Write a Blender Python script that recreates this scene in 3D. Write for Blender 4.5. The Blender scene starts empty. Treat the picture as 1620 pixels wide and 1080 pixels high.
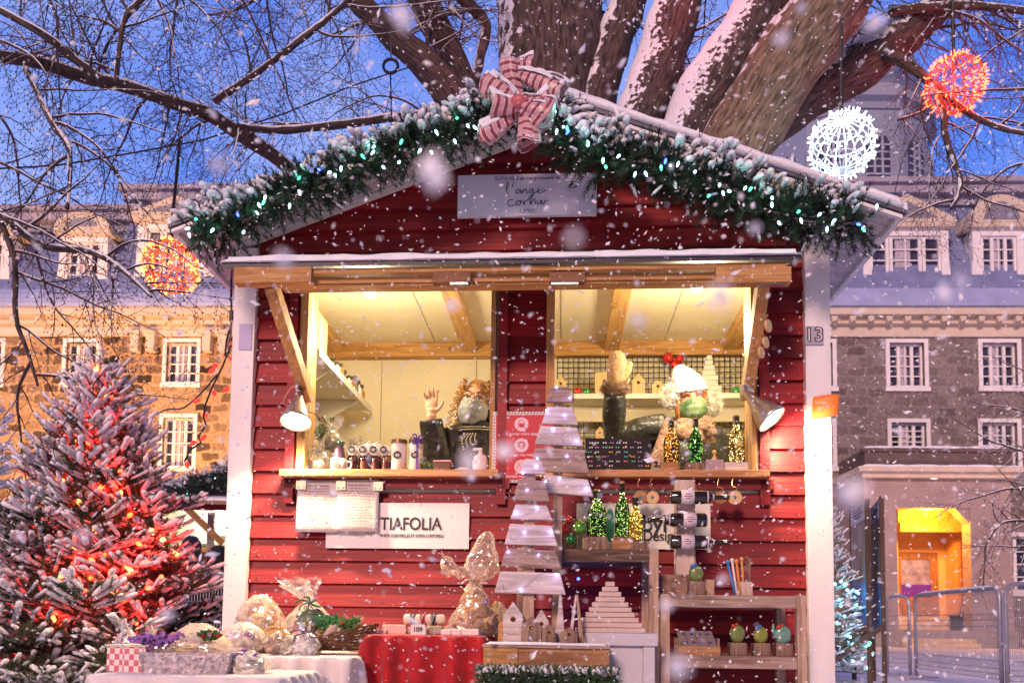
import bpy, math, random
from mathutils import Vector, Matrix, noise, Euler
R = math.radians
col = bpy.context.scene.collection
sc = bpy.context.scene
# ---------------------------------------------------------------- camera
F, CX, CY, EYE, HOR = 1300.0, 810.0, 540.0, 0.6, 985.0
PITCH, ROLL = R(4.0), 0.013
cd = bpy.data.cameras.new('camera'); cam = bpy.data.objects.new('camera', cd); col.objects.link(cam)
cd.sensor_width = 36; cd.lens = F / 1620 * 36
SY = (HOR - CY) / F - math.tan(PITCH)
cd.shift_y = SY * F / 1620
cd.clip_start = 0.05; cd.clip_end = 2000
CM = Matrix.Translation((0, 0, EYE)) @ Matrix.Rotation(math.pi / 2 + PITCH, 4, 'X') @ Matrix.Rotation(ROLL, 4, 'Z')
cam.matrix_world = CM
cd.dof.use_dof = True; cd.dof.focus_distance = 3.5; cd.dof.aperture_fstop = 5.6
sc.camera = cam
# ---------------------------------------------------------------- dusk sky
w = bpy.data.worlds.new('World'); sc.world = w; w.use_nodes = True
nt = w.node_tree; N = nt.nodes; L = nt.links
bg = N['Background']
tc = N.new('ShaderNodeTexCoord'); sep = N.new('ShaderNodeSeparateXYZ'); L.new(tc.outputs['Generated'], sep.inputs[0])
rp = N.new('ShaderNodeValToRGB'); L.new(sep.outputs[2], rp.inputs[0])
el = rp.color_ramp.elements
el[0].position = 0.0; el[0].color = (0.34, 0.44, 0.84, 1)
el[1].position = 0.80; el[1].color = (0.03, 0.07, 0.30, 1)
e = el.new(0.28); e.color = (0.135, 0.27, 0.82, 1)
e = el.new(0.60); e.color = (0.048, 0.145, 0.66, 1)
nz = N.new('ShaderNodeTexNoise'); nz.inputs['Scale'].default_value = 3.2; nz.inputs['Detail'].default_value = 5
L.new(tc.outputs['Generated'], nz.inputs['Vector'])
r2 = N.new('ShaderNodeValToRGB'); L.new(nz.outputs['Fac'], r2.inputs[0])
r2.color_ramp.elements[0].position = .40; r2.color_ramp.elements[0].color = (0, 0, 0, 1)
r2.color_ramp.elements[1].position = .72; r2.color_ramp.elements[1].color = (.95, .95, .95, 1)
mx = N.new('ShaderNodeMixRGB'); L.new(r2.outputs[0], mx.inputs[0]); L.new(rp.outputs[0], mx.inputs[1])
mx.inputs[2].default_value = (0.40, 0.48, 0.86, 1)
# the sky opposite the afterglow (behind the photographer) is already darker
mr = N.new('ShaderNodeMapRange'); L.new(sep.outputs[1], mr.inputs[0]); mr.inputs[1].default_value = -.6; mr.inputs[2].default_value = .35; mr.inputs[3].default_value = .20; mr.inputs[4].default_value = 1
m3 = N.new('ShaderNodeMixRGB'); m3.blend_type = 'MULTIPLY'; m3.inputs[0].default_value = 1; L.new(mx.outputs[0], m3.inputs[1]); L.new(mr.outputs[0], m3.inputs[2])
L.new(m3.outputs[0], bg.inputs[0]); bg.inputs[1].default_value = 1.15
# ---------------------------------------------------------------- the square's pinkish lamp glow, from behind the photographer
sd = bpy.data.lights.new('square_glow', 'SUN'); sd.energy = 2.6; sd.angle = R(12); sd.color = (1.0, .63, .54)
so = bpy.data.objects.new('square_glow', sd); col.objects.link(so)
so.rotation_euler = Vector((.30, .82, -.40)).to_track_quat('-Z', 'Y').to_euler()
sc.view_settings.view_transform = 'Standard'; sc.view_settings.look = 'None'
sc.view_settings.exposure = 0.18; sc.view_settings.gamma = 1
sc.cycles.use_denoising = True; sc.cycles.max_bounces = 8; sc.cycles.transparent_max_bounces = 16
sc.cycles.sample_clamp_indirect = 4
# ---------------------------------------------------------------- frames
class Frame:
    def __init__(s, M): s.M = M; s.I = M.inverted()
    def at(s, px, py, d=0.0):
        "point of the plane local y = d seen at photo pixel (px, py), in this frame's coordinates"
        o = s.I @ Vector((0, 0, EYE))
        r = (s.I.to_3x3() @ (CM.to_3x3() @ Vector(((px - CX) / F, (CY - py) / F + SY, -1))))
        t = (d - o.y) / r.y
        return o + r * t
    def sc(s, d=0.0):
        return 1.0 / (s.at(901, 800, d) - s.at(900, 800, d)).length   # pixels per metre there
WORLD = Frame(Matrix.Identity(4))
_o = WORLD.at(836, 985, 3.5)
SH = Frame(Matrix.Translation((_o.x, 3.5, 0)) @ Matrix.Rotation(-R(3.5), 4, 'Z'))      # the stall: x along its front, y into it
BD = Frame(Matrix.Translation((0, 29.3, 0)) @ Matrix.Rotation(-R(2.0), 4, 'Z'))      # the stone building
# ---------------------------------------------------------------- materials
MAT = {}
def mat(name, c=(.5, .5, .5), rough=.6, metal=0, var=.0, vs=8, bump=0, bs=40, em=None, es=0, alpha=1, trans=0, st=(1, 1, 1), c2=None, coat=0, sheen=0, ior=1.45, sub=0, uv=False, det=6):
    if name in MAT: return MAT[name]
    m = bpy.data.materials.new(name); m.use_nodes = True
    n = m.node_tree.nodes; l = m.node_tree.links; b = n['Principled BSDF']
    b.inputs['Base Color'].default_value = (*c, 1); b.inputs['Roughness'].default_value = rough
    b.inputs['Metallic'].default_value = metal; b.inputs['Alpha'].default_value = alpha
    b.inputs['Transmission Weight'].default_value = trans; b.inputs['IOR'].default_value = ior
    b.inputs['Coat Weight'].default_value = coat; b.inputs['Sheen Weight'].default_value = sheen
    if sub:
        b.inputs['Subsurface Weight'].default_value = sub; b.inputs['Subsurface Scale'].default_value = .01
    if em: b.inputs['Emission Color'].default_value = (*em, 1); b.inputs['Emission Strength'].default_value = es
    if var or bump or c2:
        t = n.new('ShaderNodeTexCoord'); mp = n.new('ShaderNodeMapping'); mp.inputs['Scale'].default_value = st
        l.new(t.outputs['UV' if uv else 'Object'], mp.inputs[0])
        z = n.new('ShaderNodeTexNoise'); z.inputs['Scale'].default_value = vs; z.inputs['Detail'].default_value = det
        l.new(mp.outputs[0], z.inputs['Vector'])
        if var or c2:
            r = n.new('ShaderNodeValToRGB'); l.new(z.outputs['Fac'], r.inputs[0])
            a = c; bb = c2 or tuple(min(1, x * (1 + var)) for x in c)
            if not c2: a = tuple(x * (1 - var) for x in c)
            r.color_ramp.elements[0].color = (*a, 1); r.color_ramp.elements[1].color = (*bb, 1)
            r.color_ramp.elements[0].position = .32; r.color_ramp.elements[1].position = .68
            l.new(r.outputs[0], b.inputs['Base Color'])
        if bump:
            z2 = n.new('ShaderNodeTexNoise'); z2.inputs['Scale'].default_value = bs; z2.inputs['Detail'].default_value = 6
            l.new(mp.outputs[0], z2.inputs['Vector'])
            bp = n.new('ShaderNodeBump'); bp.inputs['Strength'].default_value = bump; bp.inputs['Distance'].default_value = .02
            l.new(z2.outputs['Fac'], bp.inputs['Height']); l.new(bp.outputs[0], b.inputs['Normal'])
    MAT[name] = m; return m
def wood(name, c, c2, axis='x', rough=.65, bump=.3):
    "long grain along one axis with darker streaks and a few knots"
    if name in MAT: return MAT[name]
    m = mat(name, c, rough); n = m.node_tree.nodes; l = m.node_tree.links; b = n['Principled BSDF']
    t = n.new('ShaderNodeTexCoord'); mp = n.new('ShaderNodeMapping')
    s = {'x': (2.5, 28, 28), 'y': (28, 2.5, 28), 'z': (28, 28, 2.5)}[axis]; mp.inputs['Scale'].default_value = s
    l.new(t.outputs['Object'], mp.inputs[0])
    z = n.new('ShaderNodeTexNoise'); z.inputs['Scale'].default_value = 1.6; z.inputs['Detail'].default_value = 7; z.inputs['Distortion'].default_value = 1.2
    l.new(mp.outputs[0], z.inputs['Vector'])
    r = n.new('ShaderNodeValToRGB'); l.new(z.outputs['Fac'], r.inputs[0])
    r.color_ramp.elements[0].position = .35; r.color_ramp.elements[0].color = (*c2, 1)
    r.color_ramp.elements[1].position = .62; r.color_ramp.elements[1].color = (*c, 1)
    v = n.new('ShaderNodeTexVoronoi'); v.inputs['Scale'].default_value = 5.5
    l.new(t.outputs['Object'], v.inputs['Vector'])
    k = n.new('ShaderNodeValToRGB'); k.color_ramp.elements[0].position = .03; k.color_ramp.elements[0].color = (*[x * .35 for x in c2], 1)
    k.color_ramp.elements[1].position = .10; k.color_ramp.elements[1].color = (1, 1, 1, 1); l.new(v.outputs['Distance'], k.inputs[0])
    mu = n.new('ShaderNodeMixRGB'); mu.blend_type = 'MULTIPLY'; mu.inputs[0].default_value = .8
    l.new(r.outputs[0], mu.inputs[1]); l.new(k.outputs[0], mu.inputs[2]); l.new(mu.outputs[0], b.inputs['Base Color'])
    bp = n.new('ShaderNodeBump'); bp.inputs['Strength'].default_value = bump; bp.inputs['Distance'].default_value = .01
    l.new(z.outputs['Fac'], bp.inputs['Height']); l.new(bp.outputs[0], b.inputs['Normal'])
    return m
def glow(name, c, s):
    if name in MAT: return MAT[name]
    return mat(name, c, .3, em=c, es=s)
def film(name, tint=(1, .95, .85), a=.28, rough=.12, bump=.8):
    "crinkled clear cellophane: see-through with sharp glints"
    if name in MAT: return MAT[name]
    m = bpy.data.materials.new(name); m.use_nodes = True; n = m.node_tree.nodes; l = m.node_tree.links; n.clear()
    o = n.new('ShaderNodeOutputMaterial'); t = n.new('ShaderNodeBsdfTransparent'); g = n.new('ShaderNodeBsdfGlossy'); df = n.new('ShaderNodeBsdfTranslucent')
    t.inputs[0].default_value = (*tint, 1); g.inputs['Roughness'].default_value = rough; g.inputs[0].default_value = (1, 1, 1, 1)
    df.inputs[0].default_value = (.9, .85, .8, 1)
    fr = n.new('ShaderNodeFresnel'); fr.inputs[0].default_value = 1.6
    ad = n.new('ShaderNodeMath'); ad.operation = 'ADD'; ad.inputs[1].default_value = a; l.new(fr.outputs[0], ad.inputs[0]); ad.use_clamp = True
    m1 = n.new('ShaderNodeMixShader'); m1.inputs[0].default_value = .35; l.new(g.outputs[0], m1.inputs[1]); l.new(df.outputs[0], m1.inputs[2])
    m2 = n.new('ShaderNodeMixShader'); l.new(ad.outputs[0], m2.inputs[0]); l.new(t.outputs[0], m2.inputs[1]); l.new(m1.outputs[0], m2.inputs[2])
    l.new(m2.outputs[0], o.inputs[0])
    tc = n.new('ShaderNodeTexCoord'); z = n.new('ShaderNodeTexVoronoi'); z.inputs['Scale'].default_value = 26; l.new(tc.outputs['Object'], z.inputs['Vector'])
    bp = n.new('ShaderNodeBump'); bp.inputs['Strength'].default_value = bump; bp.inputs['Distance'].default_value = .02
    l.new(z.outputs['Distance'], bp.inputs['Height']); l.new(bp.outputs[0], g.inputs['Normal']); l.new(bp.outputs[0], df.inputs['Normal'])
    MAT[name] = m; return m
def glass(name, c=(.2, .35, .15), a=.45):
    if name in MAT: return MAT[name]
    m = bpy.data.materials.new(name); m.use_nodes = True; n = m.node_tree.nodes; l = m.node_tree.links; n.clear()
    o = n.new('ShaderNodeOutputMaterial'); t = n.new('ShaderNodeBsdfTransparent'); g = n.new('ShaderNodeBsdfGlossy')
    t.inputs[0].default_value = (*c, 1); g.inputs['Roughness'].default_value = .06
    fr = n.new('ShaderNodeFresnel'); fr.inputs[0].default_value = 1.5
    m2 = n.new('ShaderNodeMixShader'); l.new(fr.outputs[0], m2.inputs[0]); l.new(t.outputs[0], m2.inputs[1]); l.new(g.outputs[0], m2.inputs[2])
    l.new(m2.outputs[0], o.inputs[0]); MAT[name] = m; return m
SNOW = mat('snow', (.84, .84, .88), .75, var=.05, vs=14, bump=.35, bs=60)
def snowy(name, c, c2, thr=.52, d=(-.35, -.2, .9), vs=18, uv=False, st=(1, 1, 1), bump=.8, bs=6, rough=.85):
    "bark or roofing with real snow stuck to the faces turned to d"
    if name in MAT: return MAT[name]
    m = mat(name, c, rough, c2=c2, vs=bs, bump=bump, bs=bs * 1.5, uv=uv, st=st); n = m.node_tree.nodes; l = m.node_tree.links; b = n['Principled BSDF']
    g = n.new('ShaderNodeNewGeometry'); dt = n.new('ShaderNodeVectorMath'); dt.operation = 'DOT_PRODUCT'
    dt.inputs[1].default_value = Vector(d).normalized(); l.new(g.outputs['Normal'], dt.inputs[0])
    z = n.new('ShaderNodeTexNoise'); z.inputs['Scale'].default_value = vs; z.inputs['Detail'].default_value = 8
    tc = n.new('ShaderNodeTexCoord'); l.new(tc.outputs['Object'], z.inputs['Vector'])
    a = n.new('ShaderNodeMath'); a.operation = 'MULTIPLY_ADD'; a.inputs[1].default_value = .9; l.new(z.outputs['Fac'], a.inputs[0])
    h = n.new('ShaderNodeMath'); h.operation = 'MULTIPLY'; h.inputs[1].default_value = .45; l.new(dt.outputs['Value'], h.inputs[0]); l.new(h.outputs[0], a.inputs[2])
    r = n.new('ShaderNodeValToRGB'); r.color_ramp.elements[0].position = thr; r.color_ramp.elements[1].position = min(1, thr + .05)
    l.new(a.outputs[0], r.inputs[0])
    mixn = n.new('ShaderNodeMixRGB'); l.new(r.outputs[0], mixn.inputs[0])
    src = [k for k in b.inputs['Base Color'].links][0].from_socket
    l.new(src, mixn.inputs[1]); mixn.inputs[2].default_value = (.82, .82, .88, 1); l.new(mixn.outputs[0], b.inputs['Base Color'])
    return m
# ---------------------------------------------------------------- mesh builder
def V(*a): return Vector(a)
class MB:
    def __init__(s): s.v = []; s.f = []; s.m = []; s.uv = []; s.cm = 0; s.hasuv = False
    def face(s, ids, uvs=None):
        s.f.append(ids); s.m.append(s.cm); s.uv.append(uvs)
    def box(s, c, size, rot=None, taper=1.0):
        "box round c; rot a Matrix/Euler; taper scales the top"
        c = Vector(c); h = Vector(size) / 2; i = len(s.v)
        Rm = rot.to_matrix() if isinstance(rot, Euler) else rot
        for z in (-1, 1):
            k = taper if z > 0 else 1
            for x, y in ((-1, -1), (1, -1), (1, 1), (-1, 1)):
                p = Vector((x * h.x * k, y * h.y * k, z * h.z))
                if Rm is not None: p = Rm @ p
                s.v.append(c + p)
        for q in ((0, 3, 2, 1), (4, 5, 6, 7), (0, 1, 5, 4), (1, 2, 6, 5), (2, 3, 7, 6), (3, 0, 4, 7)): s.face([i + k for k in q])
        return s
    def bx(s, x0, x1, y0, y1, z0, z1):
        return s.box(((x0 + x1) / 2, (y0 + y1) / 2, (z0 + z1) / 2), (abs(x1 - x0), abs(y1 - y0), abs(z1 - z0)))
    def bar(s, a, b, w, h=None, up=(0, 0, 1)):
        a = Vector(a); b = Vector(b); h = h or w; d = (b - a); ln = d.length; d.normalize(); up = Vector(up)
        x = d.cross(up)
        if x.length < 1e-4: x = d.cross(Vector((1, 0, 0)))
        x.normalize(); z = x.cross(d)
        return s.box((a + b) / 2, (w, ln, h), Matrix((x, d, z)).transposed())
    def prism(s, pts, y0, y1):
        "polygon in x,z extruded along y"
        i = len(s.v); n = len(pts)
        for y in (y0, y1):
            for p in pts: s.v.append(Vector((p[0], y, p[1])))
        s.face([i + k for k in range(n)]); s.face([i + n + k for k in reversed(range(n))])
        for k in range(n): s.face([i + (k + 1) % n, i + k, i + n + k, i + n + (k + 1) % n])
        return s
    def tube(s, pts, rad, sides=6, caps=True, jit=0, seed=0, uvs=False):
        pts = [Vector(p) for p in pts]; n = len(pts)
        if not hasattr(rad, '__len__'): rad = [rad] * n
        t = (pts[1] - pts[0]).normalized(); ref = Vector((0, 0, 1)) if abs(t.z) < .9 else Vector((1, 0, 0))
        x = t.cross(ref).normalized(); i0 = len(s.v); ln = 0
        for k, p in enumerate(pts):
            if k: ln += (p - pts[k - 1]).length
            t = (pts[min(k + 1, n - 1)] - pts[max(k - 1, 0)])
            if t.length < 1e-9: t = Vector((0, 0, 1))
            t.normalize(); x = (x - t * x.dot(t))
            x = x.normalized() if x.length > 1e-6 else t.orthogonal().normalized()
            y = t.cross(x)
            for j in range(sides):
                a = 2 * math.pi * j / sides; d = x * math.cos(a) + y * math.sin(a); r = rad[k]
                if jit: r *= 1 + jit * noise.noise((p + d * r) * (1.2 / max(rad[0], .01)) + Vector((seed, 0, 0))) + jit * .5 * noise.noise(Vector((math.cos(a) * 3, math.sin(a) * 3, ln * 2 / max(rad[0], .01) * .3 + seed)))
                s.v.append(p + d * r)
            if k:
                for j in range(sides):
                    a = i0 + (k - 1) * sides; b = a + sides; j2 = (j + 1) % sides
                    u = None
                    if uvs:
                        s.hasuv = True; pl = ln - (p - pts[k - 1]).length; q = 2 * math.pi * rad[0] / sides
                        u = [(j * q, pl), ((j + 1) * q, pl), ((j + 1) * q, ln), (j * q, ln)]
                    s.face([a + j, a + j2, b + j2, b + j], u)
        if caps and sides > 2:
            s.face([i0 + k for k in reversed(range(sides))]); e = i0 + (n - 1) * sides; s.face([e + k for k in range(sides)])
        return s
    def lathe(s, prof, c=(0, 0, 0), sides=20, rot=None, jit=0):
        "prof = [(r, z)...] about the z axis through c"
        c = Vector(c); i = len(s.v); n = len(prof)
        Rm = rot.to_matrix() if isinstance(rot, Euler) else rot
        for r, z in prof:
            for j in range(sides):
                a = 2 * math.pi * j / sides; rr = max(r, 1e-5)
                p = Vector((rr * math.cos(a), rr * math.sin(a), z))
                if jit: p *= 1 + jit * noise.noise(p * 30 + c * 7)
                if Rm is not None: p = Rm @ p
                s.v.append(c + p)
        for k in range(n - 1):
            for j in range(sides):
                j2 = (j + 1) % sides; a = i + k * sides; s.face([a + j, a + j2, a + sides + j2, a + sides + j])
        if prof[0][0] > .002: s.face([i + j for j in reversed(range(sides))])
        if prof[-1][0] > .002: s.face([i + (n - 1) * sides + j for j in range(sides)])
        return s
    def ball(s, c, r, seg=10, rings=7, sc_=(1, 1, 1), rot=None, jit=0, fr=3, seed=0):
        c = Vector(c); i = len(s.v); Rm = rot.to_matrix() if isinstance(rot, Euler) else rot
        def put(p):
            if jit: p = p * (1 + jit * noise.noise(p * fr + Vector((seed, seed * .7, 0)) + c * 13))
            p = Vector((p.x * r * sc_[0], p.y * r * sc_[1], p.z * r * sc_[2]))
            if Rm is not None: p = Rm @ p
            s.v.append(c + p)
        put(Vector((0, 0, 1)))
        for a in range(1, rings):
            t = math.pi * a / rings
            for b in range(seg):
                u = 2 * math.pi * b / seg; put(Vector((math.sin(t) * math.cos(u), math.sin(t) * math.sin(u), math.cos(t))))
        put(Vector((0, 0, -1)))
        for b in range(seg): s.face([i, i + 1 + b, i + 1 + (b + 1) % seg])
        for a in range(rings - 2):
            for b in range(seg):
                p = i + 1 + a * seg; s.face([p + b, p + seg + b, p + seg + (b + 1) % seg, p + (b + 1) % seg])
        e = len(s.v) - 1; p = i + 1 + (rings - 2) * seg
        for b in range(seg): s.face([e, p + (b + 1) % seg, p + b])
        return s
    def sheet(s, fn, nu, nv, thick=0):
        "grid of fn(u, v), u,v in 0..1"
        i = len(s.v)
        for a in range(nu + 1):
            for b in range(nv + 1): s.v.append(Vector(fn(a / nu, b / nv)))
        for a in range(nu):
            for b in range(nv):
                p = i + a * (nv + 1) + b; s.face([p, p + nv + 1, p + nv + 2, p + 1])
        return s
    def build(s, name, m, T=None, smooth=False, solid=0, bevel=0, sub=0, remesh=0):
        off = OFF[T.name] if T is not None and T.name in OFF else None
        me = bpy.data.meshes.new(name)
        vs = [(v - off)[:] for v in s.v] if off is not None else [v[:] for v in s.v]
        me.from_pydata(vs, [], s.f)
        ms = m if isinstance(m, (list, tuple)) else [m]
        for q in ms: me.materials.append(q)
        if len(ms) > 1: me.polygons.foreach_set('material_index', s.m)
        if s.hasuv:
            u = me.uv_layers.new(name='UVMap'); k = 0; d = u.data
            for f, q in zip(s.f, s.uv):
                for j in range(len(f)):
                    if q: d[k].uv = q[j]
                    k += 1
        if smooth: me.polygons.foreach_set('use_smooth', [True] * len(me.polygons))
        me.update()
        o = bpy.data.objects.new(name, me); col.objects.link(o)
        if T is not None: o.parent = T; OFF[o.name] = off if off is not None else Vector((0, 0, 0))
        else: OFF[o.name] = Vector((0, 0, 0))
        if remesh:
            q = o.modifiers.new('r', 'REMESH'); q.mode = 'VOXEL'; q.voxel_size = remesh; q.use_smooth_shade = True
            q = o.modifiers.new('s', 'SMOOTH'); q.factor = .5; q.iterations = 4
        if solid: q = o.modifiers.new('t', 'SOLIDIFY'); q.thickness = solid; q.offset = 0
        if bevel: q = o.modifiers.new('b', 'BEVEL'); q.width = bevel; q.segments = 2; q.limit_method = 'ANGLE'
        if sub: q = o.modifiers.new('d', 'SUBSURF'); q.levels = q.render_levels = sub
        return o
OFF = {}
def thing(name, label, cat, loc, frame=None, group=None):
    "an Empty at the thing's base; its parts are written in the frame's coordinates"
    o = bpy.data.objects.new(name, None); col.objects.link(o); loc = Vector(loc)
    o.empty_display_size = .05
    o.matrix_world = (frame or SH).M @ Matrix.Translation(loc)
    o['label'] = label; o['category'] = cat
    if group: o['group'] = group
    OFF[o.name] = loc; return o
def solo(mb, name, label, cat, loc, m, frame=None, group=None, **k):
    "a thing that is one mesh"
    loc = Vector(loc)
    mb.v = [v - loc for v in mb.v]
    o = mb.build(name, m, None, **k); o.matrix_world = (frame or SH).M @ Matrix.Translation(loc)
    o['label'] = label; o['category'] = cat
    if group: o['group'] = group
    OFF[o.name] = loc; return o
def text(s, size, at, m, T, name='lettering', width=None, bold=0, align='CENTER', depth=.0006, rotz=0, shear=0, parent_off=None):
    "flat raised lettering facing local -y, centred on at (frame coordinates)"
    c = bpy.data.curves.new('txt', 'FONT'); c.body = s; c.size = size; c.align_x = align; c.align_y = 'CENTER'
    c.offset = bold; c.extrude = depth; c.shear = shear
    o = bpy.data.objects.new('txt', c)
    me = bpy.data.meshes.new_from_object(o); bpy.data.objects.remove(o)
    xs = [v.co.x for v in me.vertices] or [0]; wd = max(xs) - min(xs)
    k = (width / wd) if width else 1
    off = OFF[T.name]; cr, sr = math.cos(rotz), math.sin(rotz)
    for v in me.vertices:
        x, y, z = v.co; x *= k
        x, y = x * cr - y * sr, x * sr + y * cr
        v.co = (at[0] + x - off.x, at[1] - z - off.y, at[2] + y - off.z)
    me.materials.append(m); me.name = name
    q = bpy.data.objects.new(name, me); col.objects.link(q); q.parent = T; OFF[q.name] = off
    return q
def pbox(mb, fr, x0, y0, x1, y1, d, th):
    "box whose front face spans photo pixels x0..x1, y0..y1 on the plane y = d, going back th"
    a = fr.at(x0, (y0 + y1) / 2, d).x; b = fr.at(x1, (y0 + y1) / 2, d).x
    t = fr.at((x0 + x1) / 2, y0, d).z; u = fr.at((x0 + x1) / 2, y1, d).z
    mb.bx(a, b, d, d + th, u, t); return a, b, u, t
def lamp(name, kind, loc, energy, color, frame=None, aim=None, size=.05, spot=60, blend=.5):
    d = bpy.data.lights.new(name, kind); d.energy = energy; d.color = color
    if kind in ('POINT', 'SPOT'): d.shadow_soft_size = size
    if kind == 'SPOT': d.spot_size = R(spot); d.spot_blend = blend
    if kind == 'AREA': d.size = size
    o = bpy.data.objects.new(name, d); col.objects.link(o)
    p = (frame or SH).M @ Vector(loc); q = Matrix.Identity(4)
    if aim is not None: q = ((frame or SH).M @ Vector(aim) - p).to_track_quat('-Z', 'Y').to_matrix().to_4x4()
    o.matrix_world = Matrix.Translation(p) @ q; return o
def spline(pts, n=6):
    "Catmull-Rom through pts (each a tuple of numbers), n steps a span"
    P = [pts[0]] + list(pts) + [pts[-1]]; out = []
    for i in range(1, len(P) - 2):
        for k in range(n):
            t = k / n; o = []
            for a, b, c, d in zip(P[i - 1], P[i], P[i + 1], P[i + 2]):
                o.append(.5 * ((2 * b) + (-a + c) * t + (2 * a - 5 * b + 4 * c - d) * t * t + (-a + 3 * b - 3 * c + d) * t ** 3))
            out.append(tuple(o))
    out.append(tuple(pts[-1])); return out
def snowcap(mb, pts, w, th, seg=5, seed=0, jit=.35):
    "a ridge of snow lying along the tops of pts; w half width, th depth (lists or numbers)"
    pts = [Vector(p) for p in pts]; n = len(pts); i0 = len(mb.v); m = seg + 1
    if not hasattr(w, '__len__'): w = [w] * n
    if not hasattr(th, '__len__'): th = [th] * n
    for k, p in enumerate(pts):
        t = pts[min(k + 1, n - 1)] - pts[max(k - 1, 0)]; t.z *= .999; t.normalize()
        x = t.cross(Vector((0, 0, 1)))
        x = x.normalized() if x.length > .05 else Vector((1, 0, 0))
        up = x.cross(t).normalized(); e = .15 if k in (0, n - 1) else 1
        for j in range(m):
            a = math.pi * j / seg; r = 1 + jit * noise.noise(p * 9 + Vector((seed, j * .8, 0)) + x * (j * .3))
            mb.v.append(p + x * (math.cos(a) * w[k] * r) + up * ((math.sin(a) * th[k] * e * r) - th[k] * .25))
        if k:
            for j in range(m):
                a = i0 + (k - 1) * m; b = a + m; j2 = (j + 1) % m
                mb.face([a + j, b + j, b + j2, a + j2])
    mb.face([i0 + j for j in range(m)]); e = i0 + (n - 1) * m; mb.face([e + j for j in reversed(range(m))])
def wallholes(mb, x0, x1, z0, z1, y, th, holes):
    "wall in the x,z plane at y (front) with rectangular holes (x0,x1,z0,z1) and their reveals"
    xs = sorted({x0, x1, *[h[0] for h in holes], *[h[1] for h in holes]}); zs = sorted({z0, z1, *[h[2] for h in holes], *[h[3] for h in holes]})
    xs = [x for x in xs if x0 <= x <= x1]; zs = [z for z in zs if z0 <= z <= z1]
    inh = lambda x, z: any(h[0] < x < h[1] and h[2] < z < h[3] for h in holes)
    def q(a, b, c, d): i = len(mb.v); mb.v += [V(*a), V(*b), V(*c), V(*d)]; mb.face([i, i + 1, i + 2, i + 3])
    for a, b in zip(xs, xs[1:]):
        for c, d in zip(zs, zs[1:]):
            if inh((a + b) / 2, (c + d) / 2): continue
            q((a, y, c), (b, y, c), (b, y, d), (a, y, d)); q((b, y + th, c), (a, y + th, c), (a, y + th, d), (b, y + th, d))
    for a, b, c, d in holes + [(x0, x1, z0, z1)]:
        q((a, y, c), (a, y + th, c), (a, y + th, d), (a, y, d)); q((b, y, c), (b, y + th, c), (b, y + th, d), (b, y, d))
        q((a, y, c), (b, y, c), (b, y + th, c), (a, y + th, c)); q((a, y, d), (b, y, d), (b, y + th, d), (a, y + th, d))
# ================================================================ the setting: snowy square
def ground():
    mb = MB(); g = [math.copysign(abs(t) ** 2.6, t) for t in [(-60 + i) / 60 for i in range(121)]]
    xs = [q * 400 for q in g]; ys = [q * 400 + 4 for q in g]; n = len(xs)
    for y in ys:
        for x in xs:
            z = .03 * noise.noise(V(x * .5, y * .5, 0)) + .015 * noise.noise(V(x * 2.2, y * 2.2, 3))
            if y > 24: z *= .1
            mb.v.append(V(x, y, z - .012))
    for j in range(n - 1):
        for i in range(n - 1): a = j * n + i; mb.face([a, a + 1, a + n + 1, a + n])
    o = mb.build('ground', mat('trodden_snow', (.62, .60, .66), .8, c2=(.82, .80, .85), vs=1.3, bump=.6, bs=5), smooth=True)
    o['kind'] = 'structure'
ground()
# ================================================================ the stone building behind
STONE = None
def stone_mat(name, mortar, a, b, sx=1.0):
    m = mat(name, mortar, .9); n = m.node_tree.nodes; l = m.node_tree.links; bs = n['Principled BSDF']
    t = n.new('ShaderNodeTexCoord'); mp = n.new('ShaderNodeMapping'); mp.inputs['Rotation'].default_value = (R(90), 0, 0)
    l.new(t.outputs['Object'], mp.inputs[0])
    z = n.new('ShaderNodeTexNoise'); z.inputs['Scale'].default_value = 2.2; z.inputs['Detail'].default_value = 3; l.new(mp.outputs[0], z.inputs['Vector'])
    ad = n.new('ShaderNodeMixRGB'); ad.blend_type = 'ADD'; ad.inputs[0].default_value = .42; l.new(mp.outputs[0], ad.inputs[1]); l.new(z.outputs['Color'], ad.inputs[2])
    br = n.new('ShaderNodeTexBrick'); l.new(ad.outputs[0], br.inputs['Vector'])
    br.inputs['Scale'].default_value = 1.0; br.inputs['Brick Width'].default_value = .64; br.inputs['Row Height'].default_value = .36
    br.inputs['Mortar Size'].default_value = .055; br.inputs['Mortar Smooth'].default_value = .35; br.inputs['Bias'].default_value = 0
    br.inputs['Color1'].default_value = (*a, 1); br.inputs['Color2'].default_value = (*b, 1); br.inputs['Mortar'].default_value = (*mortar, 1)
    z2 = n.new('ShaderNodeTexNoise'); z2.inputs['Scale'].default_value = 9; z2.inputs['Detail'].default_value = 8; l.new(t.outputs['Object'], z2.inputs['Vector'])
    mu = n.new('ShaderNodeMixRGB'); mu.blend_type = 'OVERLAY'; mu.inputs[0].default_value = .75
    l.new(br.outputs['Color'], mu.inputs[1]); l.new(z2.outputs['Fac'], mu.inputs[2]); l.new(mu.outputs[0], bs.inputs['Base Color'])
    bp = n.new('ShaderNodeBump'); bp.inputs['Distance'].default_value = .06; bp.inputs['Strength'].default_value = .7
    l.new(z2.outputs['Fac'], bp.inputs['Height']); l.new(bp.outputs[0], bs.inputs['Normal']); return m
STONE = stone_mat('rubble_stone', (.44, .28, .15), (.03, .016, .010), (.46, .30, .17))
WHITE = mat('white_trim', (.78, .74, .74), .6, var=.06, vs=5)
CREAM = mat('cream_stone', (.62, .52, .42), .8, var=.08, vs=2, bump=.2, bs=12)
PANE = mat('dark_pane', (.05, .05, .10), .12, var=.5, vs=2)
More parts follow.
